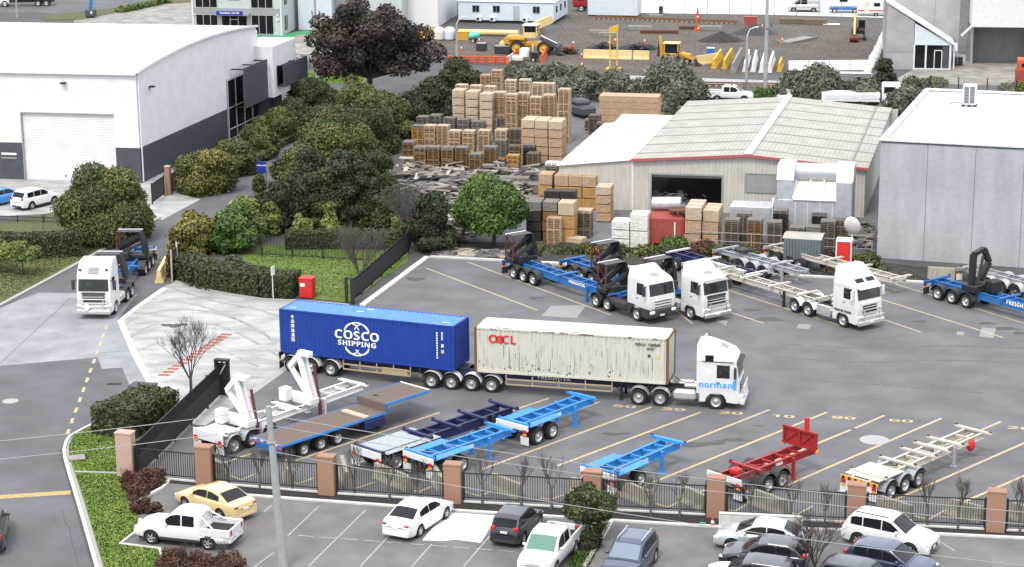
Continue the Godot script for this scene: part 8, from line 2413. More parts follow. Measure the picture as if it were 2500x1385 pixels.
	packs("white wrapped tall", V(10.18, 2.8, -29.44), 2, 1.4, 1.4, 1.6, "wrap_white", -13, "pine_pale", "", "wrap_white")
	packs("orange pine strapped", V(14.49, 3.3, -29.57), 3, 1.1, 1.25, 3.2, "pine", -13, "dark_timber", "", "pine_pale")
	packs("shorter pine strapped", V(15.92, 3, -29.81), 3, 1.0, 1.25, 2.8, "pine", -13, "dark_timber", "", "pine_pale")
	stack("brown weathered pallet stack right of the strapped pine", V(17.55, 2.4, -29.28), 16, "weathered", -13, "", "weathered_grey")
	stack("tan pallet stack between two dark stacks", V(19.35, 2.4, -29.06), 16, "weathered_gold", -13, "", "weathered_grey")
	stack("grey pallet stack behind the tan pallet stack", V(18.74, 2.4, -31.48), 16, "weathered_grey")
	stack("dark reddish pallet stack beside the tan stack", V(20.82, 2.3, -28.27), 16, "weathered", -13, "", "weathered_grey")
	stack("low dark pallet stack under the kiln front", V(22.64, 1.9, -28.19), 13, "dark_timber", -13, "", "weathered_grey")
	stack("low grey pallet stack under the kiln front", V(23.92, 1.9, -28.29), 13, "weathered_grey")
	stack("wide brown pallet stack by the corner of the kiln", V(25.12, 2.3, -28.38), 16, "weathered", -13, "", "weathered_grey")
	stack("brown pallet stack joined to the wide brown stack", V(26.14, 2.3, -28.64), 16, "weathered")
	stack("dark pallet stack against the silver kiln", V(21.68, 2.6, -31.22), 18, "dark_timber", -13, "", "weathered_grey")
	stack("second dark pallet stack against the silver kiln", V(24.96, 2.2, -32.12), 15, "dark_timber", -13, "", "weathered_grey")
	# rubble of loose grey timber
	rubble("heap of loose grey broken timber between the evergreens and pallets", pv([-12.1, -56.61, -9.34, -63.27, -4.56, -60.09, 2.03, -59.79, 2.67, -51.4, 1.12, -42.96, -3.95, -31.02, -5.27, -31.07, -5.8, -43.25, -9.13, -50.15]), 950, 3, 1.5)
	rubble("pale planks and litter lying along the yard kerb", pv([-6.21, -29.42, -0.63, -28.79, -0.3, -26.46, -5.49, -27.46]), 60, 4, 0.12)
	rubble("scrap timber heap behind the white tarp umbrella", pv([28.26, -35.6, 30.3, -38.59, 28.31, -27, 27.41, -28.41]), 60, 6, 0.9)
	for q in [[V(-6.91, 0.9, -55.77), 3], [V(-5.12, 1.1, -52.28), 3], [V(-3.29, 1, -54.17), 3], [V(-1.58, 1.2, -50.91), 4], [V(0.09, 1, -53.65), 3], [V(1.56, 1.1, -50.71), 3], [V(-3.95, 0.9, -49.22), 2], [V(-0.47, 1, -46.84), 3], [V(1.21, 1.1, -44.92), 3], [V(-8.13, 0.9, -53.02), 2]]:
		packs("grey weathered plank heap in the rubble,", q[0], 1, 0.3 * q[1], 3.0, 1.2, "weathered_grey", -8 - 5 * (q[1] % 3), "weathered", "grey plank heaps in the rubble")
	# red tank, duct, wheel and other yard things
	var rt := thing("red_container", "faded red steel tank box among the timber packs", "tank", off(V(12.32, 0, -29.83), -13, 0, -1.4), -13)
	bx(rt, "body", "faded_red", V(0, 1.3, 0), V(3.1, 2.6, 2.6), 0.3)
	bx(rt, "white_bar", "plain_white", V(0.75, 1.25, 1.31), V(0.1, 1.6, 0.03))
	bx(rt, "skid", "rust", V(0, 0.04, 0), V(2.9, 0.08, 2.2))
	solo("steel_drum", MB.new().tube(V(-1.15, 0, 0), V(1.15, 0.1, 0), 0.52, 0.52, 20), "galvanised", "silver steel cylinder lying on the red tank box", "cylinder", "", off(V(12.32, 0, -29.83), -13, -0.2, -2.0) + V(0, 3.12, 0), -13)
	var wl := thing("cable_wheel", "rusty flat wheel on a stem standing on the red tank", "wheel", off(V(12.32, 0, -29.83), -13, 0.9, -0.7) + V(0, 2.6, 0), 0)
	part(wl, "stem", MB.new().tube(Vector3.ZERO, V(0, 0.35, 0), 0.07), "pale_metal")
	part(wl, "disc", MB.new().lathe([Vector2(0.01, 0.36), Vector2(0.6, 0.36), Vector2(0.78, 0.34), Vector2(0.8, 0.4), Vector2(0.74, 0.46), Vector2(0.6, 0.42), Vector2(0.01, 0.42)], Vector3.UP, Vector3.ZERO, 24), "rust")
	var gs := thing("garden_shed", "dark grey corrugated metal shed behind the parked trailers", "shed", V(20.87, 0, -22.77), -16)
	for k in 12: bx(gs, "wall_sheet", "grey_shed", V(0.12 + k * 0.233, 1.15, 0), V(0.215, 2.3, 0.05), 0.02)
	bx(gs, "side_wall", "grey_shed", V(2.78, 1.15, -1.2), V(0.06, 2.3, 2.4))
	bx(gs, "side_wall", "grey_shed", V(0.02, 1.15, -1.2), V(0.06, 2.3, 2.4))
	bx(gs, "back_wall", "grey_shed", V(1.4, 1.15, -2.4), V(2.8, 2.3, 0.05))
	for s in [0, 1]: part(gs, "roof", MB.new().prism(pv([0, 2.32, 1.2, 2.52, 1.2, 2.55, 0, 2.35]), -0.1, 2.9), "shed_roof").transform = Transform3D(Basis(Vector3.UP, PI / 2), V(0, 0, 0.02)) if s == 0 else Transform3D(Basis(Vector3.UP, -PI / 2), V(2.8, 0, -2.44))
	var wc := thing("portable_toilet", "red portable toilet with white roof behind the flat faced truck", "toilet", V(25.49, 0, -22.47), -14)
	bx(wc, "cabin", "bright_red", V(0, 1.1, 0), V(1.15, 2.1, 1.15), 0.04)
	for x in [-0.56, 0.56]: bx(wc, "corner_trim", "plain_white", V(x, 1.1, 0.56), V(0.1, 2.14, 0.1), 0.02)
	bx(wc, "roof", "plain_white", V(0, 2.24, 0), V(1.25, 0.16, 1.25), 0.06)
	bx(wc, "door", "letter_red", V(0, 1.05, 0.585), V(0.85, 1.8, 0.03))
	bx(wc, "base", "trim", V(0, 0.03, 0), V(1.1, 0.06, 1.1))
	var um := thing("dish_antenna", "white covered dish on a pole behind the red portable toilet", "dish", V(26.37, 0, -24.39), -20)
	part(um, "pole", MB.new().tube(Vector3.ZERO, V(0, 2.2, 0), 0.05), "pale_metal")
	part(um, "dish", MB.new().at(V(0, 2.9, 0), 10, 15, 25).ball(Vector3.ZERO, V(0.62, 0.85, 0.28), 16, 10), "wrap_white")
	var bk := thing("concrete_block", "tan concrete barrier block against the grey panel wall", "concrete block", V(32.23, 0, -18.82), -16)
	part(bk, "block", MB.new().prism(pv([-0.42, 0, 0.42, 0, 0.36, 0.25, 0.2, 0.9, -0.2, 0.9, -0.36, 0.25]), -1.0, 1.0), "barrier_old").rotation_degrees.y = 90
	var bd := thing("blue_drum", "blue drum just inside the dark shed doorway", "drum", V(12.41, 0, -43.81), 0)
	part(bd, "drum", MB.new().lathe([Vector2(0.3, 0.0), Vector2(0.31, 0.3), Vector2(0.29, 0.32), Vector2(0.31, 0.6), Vector2(0.3, 0.88), Vector2(0.01, 0.88)], Vector3.UP, Vector3.ZERO, 18), "sign_blue")
	part(bd, "lid", MB.new().tube(V(0, 0.88, 0), V(0, 1.0, 0), 0.28, 0.2, 14), "plain_white")
	var sh := solo("scrap_heap", rubble_mesh(70, 21, Vector2(4.6, 2.0), 1.2), "galvanised", "heap of grey sheet scrap in the shed doorway behind the red tank", "scrap", "", off(V(13.93, 0, -43.74), -13, 0, -2.0), -13)
	sh.set_meta("kind", "stuff")
	solo("grey_vehicle", MB.new().box(V(0, 0.8, 0), V(3.6, 1.2, 1.8), 0.3).box(V(-0.2, 1.6, 0), V(2.0, 0.7, 1.6), 0.25), "charcoal", "dark grey covered machine between the pallet wall and the shrubs", "machine", "", V(7.76, 0, -90.91), -60)
	# pipe fence at the timber yard edge
	var fa := V(14.39, 0, -28.63)
	var fb := V(28.04, 0, -24.86)
	var pf := thing("pipe_fence", "low grey pipe fence along the edge of the timber yard", "fence", fa, between(fa, fb))
	var fl := fa.distance_to(fb)
	for k in 7: part(pf, "post", MB.new().tube(V(fl * k / 6.0, 0, 0), V(fl * k / 6.0, 1.6, 0), 0.04), "mid_grey")
	for y in [0.9, 1.58]: part(pf, "rail", MB.new().tube(V(0, y, 0), V(fl, y, 0), 0.03), "mid_grey")
	var gx := V(14.86, 0, -30.29)
	tree("weed_clump", "yellow green weeds in front of the red tank box", V(13.09, 0, -28.68), 0.8, 3.0, "bright", 201, {"n": 9, "per": 70, "cat": "weeds", "size": 0.14})
	for k in 9: tree("dry_bush", "low brown dry bush along the timber yard edge", V(15.26, 0, -27.5).lerp(V(27.52, 0, -23.3), k / 8.0), 0.8, 2.6, "red" if k % 3 == 0 else "olive", 210 + k, {"n": 7, "per": 55, "cat": "bush", "size": 0.13, "group": "dry bushes along the timber yard"})
	for k in 6: tree("dry_bush", "low scrubby bush on the dirt bank behind the blue trailers", V(1.66, 0, -29.12).lerp(V(12.65, 0, -27.32), k / 5.0), 0.6, 2.2, "olive" if k % 2 else "gold", 230 + k, {"n": 6, "per": 55, "cat": "bush", "size": 0.12, "group": "scrub on the dirt bank"})

func rubble_mesh(n: int, seed_: int, ext: Vector2, h: float) -> MB:
	var rng := RandomNumberGenerator.new()
	rng.seed = seed_
	var mb := MB.new()
	for k in n:
		mb.at(V(rng.randfn() * ext.x * 0.3, rng.randf() * h * 0.8 + 0.05, rng.randfn() * ext.y * 0.3), rng.randf() * 360, rng.randf_range(-25, 25), rng.randf_range(-20, 20))
		mb.box(Vector3.ZERO, V(rng.randf_range(0.4, 1.4), 0.04, rng.randf_range(0.1, 0.5)))
	mb.at(Vector3.ZERO)
	return mb

func rubble(label: String, area: PackedVector2Array, n: int, seed_: int, h: float) -> void:
	var rng := RandomNumberGenerator.new()
	rng.seed = seed_
	var r := Rect2(area[0], Vector2.ZERO)
	for p in area: r = r.expand(p)
	var fn := FastNoiseLite.new()
	fn.seed = seed_; fn.frequency = 0.18
	var tones := [Color(0.22, 0.2, 0.19), Color(0.14, 0.125, 0.115), Color(0.3, 0.27, 0.24), Color(0.07, 0.06, 0.055), Color(0.4, 0.35, 0.3)]
	var mb := MB.new()
	var k := 0
	while k < n:
		var p := r.position + Vector2(rng.randf(), rng.randf()) * r.size
		if not Geometry2D.is_point_in_polygon(p, area): continue
		k += 1
		var y := maxf(0.0, h * (0.5 + fn.get_noise_2d(p.x, p.y))) * rng.randf_range(0.3, 1.1)
		mb.col = tones[rng.randi() % tones.size()] * rng.randf_range(0.7, 1.2)
		mb.at(V(p.x, y + 0.05, p.y), rng.randf() * 40 - 30 + (90 if rng.randf() < 0.3 else 0), rng.randf_range(-16, 16) * minf(h, 1.0), rng.randf_range(-15, 15) * minf(h, 1.0))
		mb.box(Vector3.ZERO, V(rng.randf_range(0.5, 2.2), rng.randf_range(0.05, 0.16), rng.randf_range(0.1, 0.5)))
	var o := solo("timber_rubble", mb, leaf_plain(), label, "rubble")
	o.set_meta("kind", "stuff")

func leaf_plain() -> StandardMaterial3D:
	if not M.has("plank_tones"):
		var m := mat("plank_tones", 1, 1, 1, 0.9)
		m.vertex_color_use_as_albedo = true
	return M.plank_tones

# ---------- works compound ----------
func jersey(called: String, label: String, a: Vector3, b: Vector3, m: String, group := "", h := 0.95, base := 0.3) -> void:
	var t := thing(called, label, "barrier", a, between(a, b), group)
	var mb := MB.new()
	mb.T = Transform3D(Basis(Vector3.UP, PI / 2), Vector3.ZERO)
	mb.prism(pv([-base, 0, base, 0, base, 0.1, base * 0.6, h * 0.38, base * 0.36, h, -base * 0.36, h, -base * 0.6, h * 0.38, -base, 0.1]), 0.0, a.distance_to(b))
	part(t, "barrier", mb, m)

func cone(p: Vector3, h := 0.8) -> void:
	var t := thing("traffic_cone", "orange traffic cone with a white band in the works compound", "cone", p, 0, "cones in the works compound")
	bx(t, "base", "orange", V(0, 0.03, 0), V(h * 0.5, 0.06, h * 0.5))
	part(t, "cone", MB.new().tube(V(0, 0.06, 0), V(0, h, 0), h * 0.19, h * 0.04, 12), "orange")
	part(t, "band", MB.new().tube(V(0, h * 0.45, 0), V(0, h * 0.75, 0), h * 0.135, h * 0.085, 12), "plain_white")

func works() -> void:
	machines()
	# railway across the back of the timber yard
	rail_track("railway track running past the grey shrubs", V(4.16, 0, -114.54), V(48.58, 0, -107.39), 0.02)
	rail_track("railway track laid beside the pale blue hut", V(12.58, 0, -175.77), V(33.15, 0, -168.14), 0.01)
	# barriers
	for k in 2: jersey("water_barrier", "long pale yellow barrier wall behind the yellow frame" if k == 0 else "long pale yellow barrier wall beside the backhoe", V(9.58, 0, -134.97).lerp(V(17.96, 0, -132.99), k * 0.76), V(9.58, 0, -134.97).lerp(V(17.96, 0, -132.99), 0.74 + k * 0.26), "pale_yellow", "", 1.15, 0.35)
	jersey("water_barrier", "pale yellow barrier wall right of the backhoe bucket", V(23.57, 0, -127.66), V(26.52, 0, -130.3), "pale_yellow", "", 1.2, 0.35)
	jersey("water_barrier", "bright yellow barrier end on beside the grey barrier", V(25.46, 0, -124.78), V(27.3, 0, -133.87), "barrier_yellow", "", 1.2, 0.35)
	jersey("water_barrier", "yellow and pale barrier next to the tilted grey barrier", V(26.75, 0, -124.36), V(28.75, 0, -134.52), "barrier_yellow", "", 1.2, 0.35)
	jersey("water_barrier", "tall grey concrete barrier in the barrier cluster", V(27.38, 0, -120.62), V(30.02, 0, -134.44), "concrete", "", 1.3, 0.35)
	for q in [[V(29.03, 0, -121.85), V(30.88, 0, -133.65)], [V(30.04, 0, -121.79), V(31.74, 0, -132.86)], [V(30.96, 0, -121.07), V(32.81, 0, -132.07)], [V(31.97, 0, -121.01), V(33.85, 0, -132.01)]]: jersey("water_barrier", "white plastic barrier standing end on in the cluster", q[0], q[1], "plain_white", "white barriers in the cluster", 1.15, 0.32)
	jersey("water_barrier", "small yellow barrier at the end of the white cluster", V(33.25, 0, -121.6), V(34.26, 0, -127.01), "barrier_yellow", "", 1.1, 0.3)
	for k in 4: jersey("water_barrier", "long white plastic barrier along the dirt, %s from the barrier cluster" % nth(k), V(34.59, 0, -122.87).lerp(V(44.78, 0, -122.93), k / 4.0), V(34.59, 0, -122.87).lerp(V(44.78, 0, -122.93), (k + 0.97) / 4.0), "plain_white", "white barriers along the dirt", 1.2, 0.35)
	for k in 6:
		var a := V(-7.88, 0, -130.98).lerp(V(-0.53, 0, -129.83), k / 6.0)
		var b := V(-7.88, 0, -130.98).lerp(V(-0.53, 0, -129.83), (k + 0.95) / 6.0)
		var t := thing("barrier_board", "orange barrier board in the row, %s from the generator" % nth(5 - k), "barrier", a, between(a, b), "orange barrier boards")
		var L := a.distance_to(b)
		for y in [0.3, 0.62, 0.94]: bx(t, "rail", "orange", V(L * 0.5, y, 0), V(L, 0.24, 0.08), 0.03)
		for x in [0.1, L - 0.1]: bx(t, "foot", "orange", V(x, 0.5, 0), V(0.12, 1.0, 0.4), 0.03)
	for k in 3:
		var a := V(-0.38, 0, -129.82).lerp(V(2.18, 0, -140.69), k / 3.0)
		var b := V(-0.38, 0, -129.82).lerp(V(2.18, 0, -140.69), (k + 0.95) / 3.0)
		var t := thing("barrier_board", "white and orange barrier board turned beside the generator", "barrier", a, between(a, b), "turned barrier boards")
		var L := a.distance_to(b)
		for y in [0.3, 0.62, 0.94]: bx(t, "rail", "plain_white" if k == 0 else "orange", V(L * 0.5, y, 0), V(L, 0.24, 0.08), 0.03)
		for x in [0.1, L - 0.1]: bx(t, "foot", "orange", V(x, 0.5, 0), V(0.12, 1.0, 0.4), 0.03)
	jersey("barrier_board", "single orange barrier right of the generator", V(4.02, 0, -130.26), V(4.92, 0, -139), "orange", "", 1.1, 0.2)
	var gn := thing("generator", "white tank generator on a black trailer between orange barriers", "generator", V(2.47, 0, -132.5), -10)
	bx(gn, "tank", "plain_white", V(-0.6, 1.1, 0), V(1.2, 1.3, 1.0), 0.2)
	bx(gn, "frame", "hydraulic_black", V(0.7, 0.8, 0), V(1.0, 0.9, 0.9), 0.05)
	part(gn, "mast", MB.new().tube(V(0.5, 1.2, 0), V(0.5, 2.3, 0), 0.06), "pale_metal")
	bx(gn, "cover", "ivory", V(-1.4, 0.45, 0.5), V(1.5, 0.8, 1.0), 0.2)
	for z in [-1, 1]: wheel(gn, V(0.6, 0.3, z * 0.5), 0.3, 0.2, z)
	# tall yellow frame
	var yf := thing("light_tower", "tall yellow steel frame on a yellow block", "frame", V(12.7, 0, -119.83), -10)
	bx(yf, "block", "barrier_yellow", V(0, 0.5, 0), V(1.8, 1.0, 1.2), 0.08)
	for x in [-0.45, 0.45]: bx(yf, "leg", "barrier_yellow", V(x, 3.2, 0), V(0.14, 4.6, 0.14))
	part(yf, "head", MB.new().prism(pv([-0.55, 5.2, 0.55, 5.5, 0.55, 6.3, -0.55, 5.9]), -0.15, 0.15), "barrier_yellow")
	bx(yf, "crossbar", "barrier_yellow", V(0, 2.4, 0), V(0.76, 0.12, 0.12))
	# pipes, tanks and bins by the long office
	solo("long_pipe", MB.new().tube(Vector3.ZERO, V(8.6, 0, 0), 0.42, 0.42, 16), "pale_yellow", "long pale orange pipe lying before the site office", "pipe", "", V(-7.19, 0, -158.37) + V(0, 0.45, 0), -12)
	for q in [[V(-9.82, 0, -153.87), "ivory", "pale green striped water tank beside the gum tree"], [V(-8.34, 0, -153.78), "pale_blue", "lilac white water tank beside the light pole"]]:
		var t := thing("water_tank", q[2], "tank", q[0], -10)
		part(t, "tank", MB.new().lathe([Vector2(0.75, 0.1), Vector2(0.78, 0.5), Vector2(0.75, 0.55), Vector2(0.78, 1.0), Vector2(0.75, 1.05), Vector2(0.76, 1.5), Vector2(0.4, 1.75), Vector2(0.01, 1.78)], Vector3.UP, Vector3.ZERO, 18), q[1])
		bx(t, "pallet", "black_matt", V(0, 0.06, 0), V(1.5, 0.12, 1.5))
	var yb := thing("yellow_crate", "yellow mesh crate partly behind the gum tree", "crate", V(-11.55, 0, -154.41), -10)
	bx(yb, "body", "barrier_yellow", V(0, 0.85, 0), V(1.7, 1.4, 1.4), 0.03)
	for k in 5: bx(yb, "slat", "pale_yellow", V(0, 0.35 + k * 0.25, 0.72), V(1.6, 0.06, 0.05))
	var yb2 := thing("yellow_crate", "flat yellow bin beside the teal mixer", "crate", V(-6.51, 0, -153.24), -10)
	bx(yb2, "body", "machine_yellow", V(0, 0.6, 0), V(1.7, 1.2, 1.2), 0.05)
	bx(yb2, "rim", "barrier_yellow", V(0, 1.2, 0), V(1.8, 0.08, 1.3), 0.02)
	var mx := thing("cement_mixer", "teal cement mixer trailer with round drum", "mixer", V(-4.88, 0, -150.65), -10)
	part(mx, "drum", MB.new().at(V(0, 1.0, 0), 0, 15).ball(Vector3.ZERO, V(0.85, 0.52, 0.55), 16, 10), "teal")
	bx(mx, "frame", "hydraulic_black", V(0.2, 0.45, 0), V(1.8, 0.14, 0.5))
	for z in [-1, 1]: wheel(mx, V(-0.1, 0.32, z * 0.5), 0.32, 0.18, z)
	for q in [[V(-0.92, 0, -139.74), 2.0, "black steel skip bin left of the wheel loader"], [V(-3.77, 0, -142.61), 1.2, "small dark motor cart on the asphalt"]]:
		var t := thing("skip_bin", q[2], "bin", q[0], -12)
		part(t, "bin", MB.new().prism(pv([-q[1] * 0.5, 0.1, q[1] * 0.5, 0.1, q[1] * 0.55, 1.0, -q[1] * 0.55, 1.0]), -0.6, 0.6), "chassis_grey")
		bx(t, "lid", "mid_grey", V(0, 1.03, 0), V(q[1] * 1.05, 0.06, 1.15), 0.02)
	var ps := thing("yellow_slab", "pale yellow barrier slab tilted behind the wheel loader", "barrier", V(4.49, 0, -159.32), 20)
	part(ps, "slab", MB.new().bar(V(-1.6, 0.9, 0), V(1.6, 2.0, 0), 0.4, 1.1), "pale_yellow")
	bx(ps, "support", "weathered", V(-0.3, 0.35, 0), V(1.6, 0.7, 0.5))
	# rails, sleepers and slabs stacked on the dirt
	var rng := RandomNumberGenerator.new()
	rng.seed = 77
	for q in [[V(11.31, 0, -158.86), 3.0, "grey slab stack at the left edge of the dirt"], [V(12.47, 0, -156.19), 2.6, "second grey slab stack beside the yellow frame"], [V(17.04, 0, -162.88), 3.4, "grey beam stack in the middle of the dirt"], [V(26.94, 0, -162.2), 3.4, "pale beam stack beside the dirt heaps"], [V(20.83, 0, -175.66), 2.0, "bundle of white pipes beside the hut"]]:
		var t := thing("beam_stack", q[2], "beams", q[0], -8)
		for k in 4: bx(t, "beam", "concrete" if k % 2 else "weathered_grey", V(q[1] * 0.5, 0.15 + (k / 2) * 0.28, (k % 2) * 0.5), V(q[1], 0.26, 0.45), 0.02)
	for k in 2:
		var t := thing("rail_stack", "stack of rusty brown rails left of the orange bollard" if k == 0 else "stack of rusty brown rails before the red box", "rails", V(18.57, 0, -159.24).lerp(V(24.4, 0, -163.27), k), -6)
		for j in 8: bx(t, "rail", "rust" if j % 2 else "oxide_red", V(2.6, 0.12 + (j / 4) * 0.2, (j % 4) * 0.3), V(5.4, 0.16, 0.14))
	for q in [[V(39.48, 0, -168.62), "sleeper stack nearest the tall concrete pole"], [V(42.72, 0, -167.47), "sleeper stack beside the white sheet"]]:
		var t := thing("sleeper_stack", "brown timber " + q[1], "sleepers", q[0], -8)
		for j in 9: bx(t, "sleeper", "weathered", V(1.6 + (j % 2) * 0.1, 0.14 + (j / 3) * 0.24, (j % 3) * 0.34), V(3.4, 0.22, 0.28), 0.02)
	solo("white_sheet", MB.new().box(V(0, 0.06, 0), V(2.4, 0.08, 1.0), 0.02), "plain_white", "white sheet lying flat behind the small excavator", "sheet", "", V(46.58, 0, -166.27), -6)
	var tpn := thing("track_panel", "pale concrete track panel lying on the dirt", "track panel", V(37.25, 0, -147.08), 50)
	bx(tpn, "slab", "concrete", V(3.2, 0.12, 0), V(6.4, 0.22, 1.8), 0.02)
	for z in [-1.1, 1.1]: bx(tpn, "edge_beam", "weathered_grey", V(3.2, 0.16, z), V(6.6, 0.3, 0.3), 0.02)
	for q in [[V(28.94, 0, -150.07), 3.4, 1.3, "soil", "brown dirt heap beside the backhoe arm"], [V(34.27, 0, -157.3), 3.6, 1.3, "chassis_grey", "dark grey gravel heap beside the red box"], [V(17.3, 0, -143.6), 3.0, 0.8, "black_matt", "black rubbish heap behind the long yellow barrier"], [V(12.65, 0, -143.9), 2.2, 0.9, "black_matt", "black tyre and scrap heap beside the orange bollard"], [V(7.6, 0, -140.35), 1.6, 1.1, "weathered", "brown scrap heap in front of the loader bucket"]]:
		var mb := MB.new()
		var rows := []
		var fn := FastNoiseLite.new()
		fn.seed = int(q[1] * 10); fn.frequency = 0.6
		for j in 9:
			var row := []
			for k in 20:
				var a := TAU * k / 20.0
				var f := j / 8.0
				var p := V(cos(a) * q[1] * f, 0, sin(a) * q[1] * 0.7 * f)
				p.y = q[2] * (1.0 - f) * (1.0 + 0.2 * fn.get_noise_2d(p.x * 3.0, p.z * 3.0)) + fn.get_noise_2d(p.x * 5.0, p.z * 5.0) * 0.15 * (1.0 - f)
				row.append(p)
			rows.append(row)
		solo("heap", mb.grid(rows, V(0, -3, 0), true), q[3], q[4], "heap", "", q[0], 0)
	for q in [[V(12.54, 0, -141.57), 3, 31], [V(17.16, 0, -141.28), 4, 32], [V(7.73, 0, -139.2), 2, 33]]: solo("scrap_metal", rubble_mesh(50, q[2], Vector2(q[1], 1.4), 1.0), "trim" if q[2] < 33 else "rust", ["dark twisted scrap by the orange bollard", "dark twisted scrap behind the long yellow barrier", "rusty scrap pile before the loader bucket"][q[2] - 31], "scrap", "", q[0], 0)
	for p in [V(9.31, 0, -134.99), V(9.06, 0, -126.45), V(8.6, 0, -146.14), V(14.37, 0, -148.57), V(18.33, 0, -147.51), V(13.48, 0, -146.22), V(26.71, 0, -159.56), V(27.74, 0, -172.28), V(36.05, 0, -161.57), V(37.03, 0, -147.5), V(-6.44, 0, -142.01), V(-4.19, 0, -149.79)]: cone(p, 0.95)
	for q in [[V(27.91, 0, -174.19), "tall orange bollard behind the rail stacks"], [V(26.5, 0, -160.45), "tall orange bollard before the pale beam stack"]]:
		var t := thing("bollard", q[1], "bollard", q[0])
		part(t, "base", MB.new().tube(Vector3.ZERO, V(0, 0.3, 0), 0.42, 0.36, 14), "orange")
		part(t, "post", MB.new().tube(V(0, 0.3, 0), V(0, 1.6, 0), 0.2, 0.1, 12), "orange")
	var rb := thing("red_box", "red steel box behind the grey gravel heap", "box", V(34.94, 0, -167.09), -10)
	part(rb, "box", MB.new().prism(pv([-0.8, 0.0, 0.8, 0.0, 0.95, 1.1, -0.95, 1.1]), -0.6, 0.6), "faded_red")
	bx(rb, "rim", "trailer_red", V(0, 1.12, 0), V(1.95, 0.08, 1.3), 0.02)
	var bb := thing("blue_box", "blue esky box on the dirt beside the barriers", "box", V(26.34, 0, -137.65), -10)
	bx(bb, "body", "trailer_blue", V(0, 0.4, 0), V(1.0, 0.7, 0.7), 0.05)
	bx(bb, "lid", "pale_blue", V(0, 0.8, 0), V(1.05, 0.12, 0.75), 0.03)
	var wb := thing("wheelie_bin", "dark wheelie bin beside the pale blue hut", "bin", V(22.98, 0, -180.94), -10)
	bx(wb, "bin", "trim", V(0, 0.5, 0), V(0.6, 1.0, 0.7), 0.06)
	bx(wb, "lid", "letter_dark", V(0, 1.05, 0), V(0.66, 0.08, 0.78), 0.02)
	# scaffold panels and rock edge by the grey workshop
	var sp := thing("scaffold_stack", "stack of grey scaffold panels beside the grey shrubs", "scaffold", V(39.47, 0, -113.45), -8)
	for k in 7: bx(sp, "panel", "mid_grey" if k % 2 else "silver_rail", V(1.8 + (k % 3) * 0.1, 0.2 + k * 0.12, -0.6 - k * 0.1), V(3.8, 0.06, 1.5))
	for k in 26:
		var p: Vector3 = V(53.23, 0, -157.75).lerp(V(43.75, 0, -118.99), k / 25.0)
		solo("edge_rock", MB.new().ball(V(0, 0.35, 0), V(0.7, 0.45, 0.6) * rng.randf_range(0.75, 1.2), 7, 5), "kerb", "pale rock in the line beside the grey workshop", "rock", "rocks beside the grey workshop", p, rng.randf() * 360)
	# wire fence between the dirt and the pavement
	var f0 := V(19.92, 0, -180.66)
	var f1 := V(56.17, 0, -175.07)
	var wf := thing("wire_fence", "grey post and wire fence between the dirt and pale pavement", "fence", f0, between(f0, f1))
	var fl := f0.distance_to(f1)
	for k in 12: part(wf, "post", MB.new().tube(V(fl * k / 11.0, 0, 0), V(fl * k / 11.0, 2.1, 0), 0.05), "mid_grey")
	for y in [0.3, 1.2, 2.05]: part(wf, "wire", MB.new().tube(V(0, y, 0), V(fl, y, 0), 0.025, 0.025, 5), "mid_grey")
	var d0 := V(48.46, 0, -104.43)
	var d1 := V(57.72, 0, -101.59)
	var df := thing("wire_fence", "dark mesh fence along the concrete drive behind the white roof", "fence", d0, between(d0, d1))
	var dl := d0.distance_to(d1)
	for k in 4: part(df, "post", MB.new().tube(V(dl * k / 3.0, 0, 0), V(dl * k / 3.0, 2.0, 0), 0.06), "black")
	for k in 16: part(df, "wire", MB.new().tube(V(0, 0.1 + k * 0.12, 0), V(dl, 0.1 + k * 0.12, 0), 0.012, 0.012, 4), "mid_grey")
	var e0 := V(-27.25, 0, -128.99)
	var e1 := V(-23.54, 0, -127.03)
	var ef := thing("office_fence", "dark picket fence before the grey office drive", "fence", e0, between(e0, e1))
	picket_run(ef, e0.distance_to(e1), 1.8, 0.3, "charcoal", 3)

func rail_track(label: String, a: Vector3, b: Vector3, y: float) -> void:
	var t := thing("railway_track", label, "railway", a, between(a, b))
	var L := a.distance_to(b)
	for z in [-0.72, 0.72]: bx(t, "rail", "rust_frame", V(L * 0.5, y + 0.27, z), V(L, 0.16, 0.08))
	for k in int(L / 0.75): bx(t, "sleeper", "concrete", V(0.4 + k * 0.75, y + 0.1, 0), V(0.28, 0.18, 2.5))

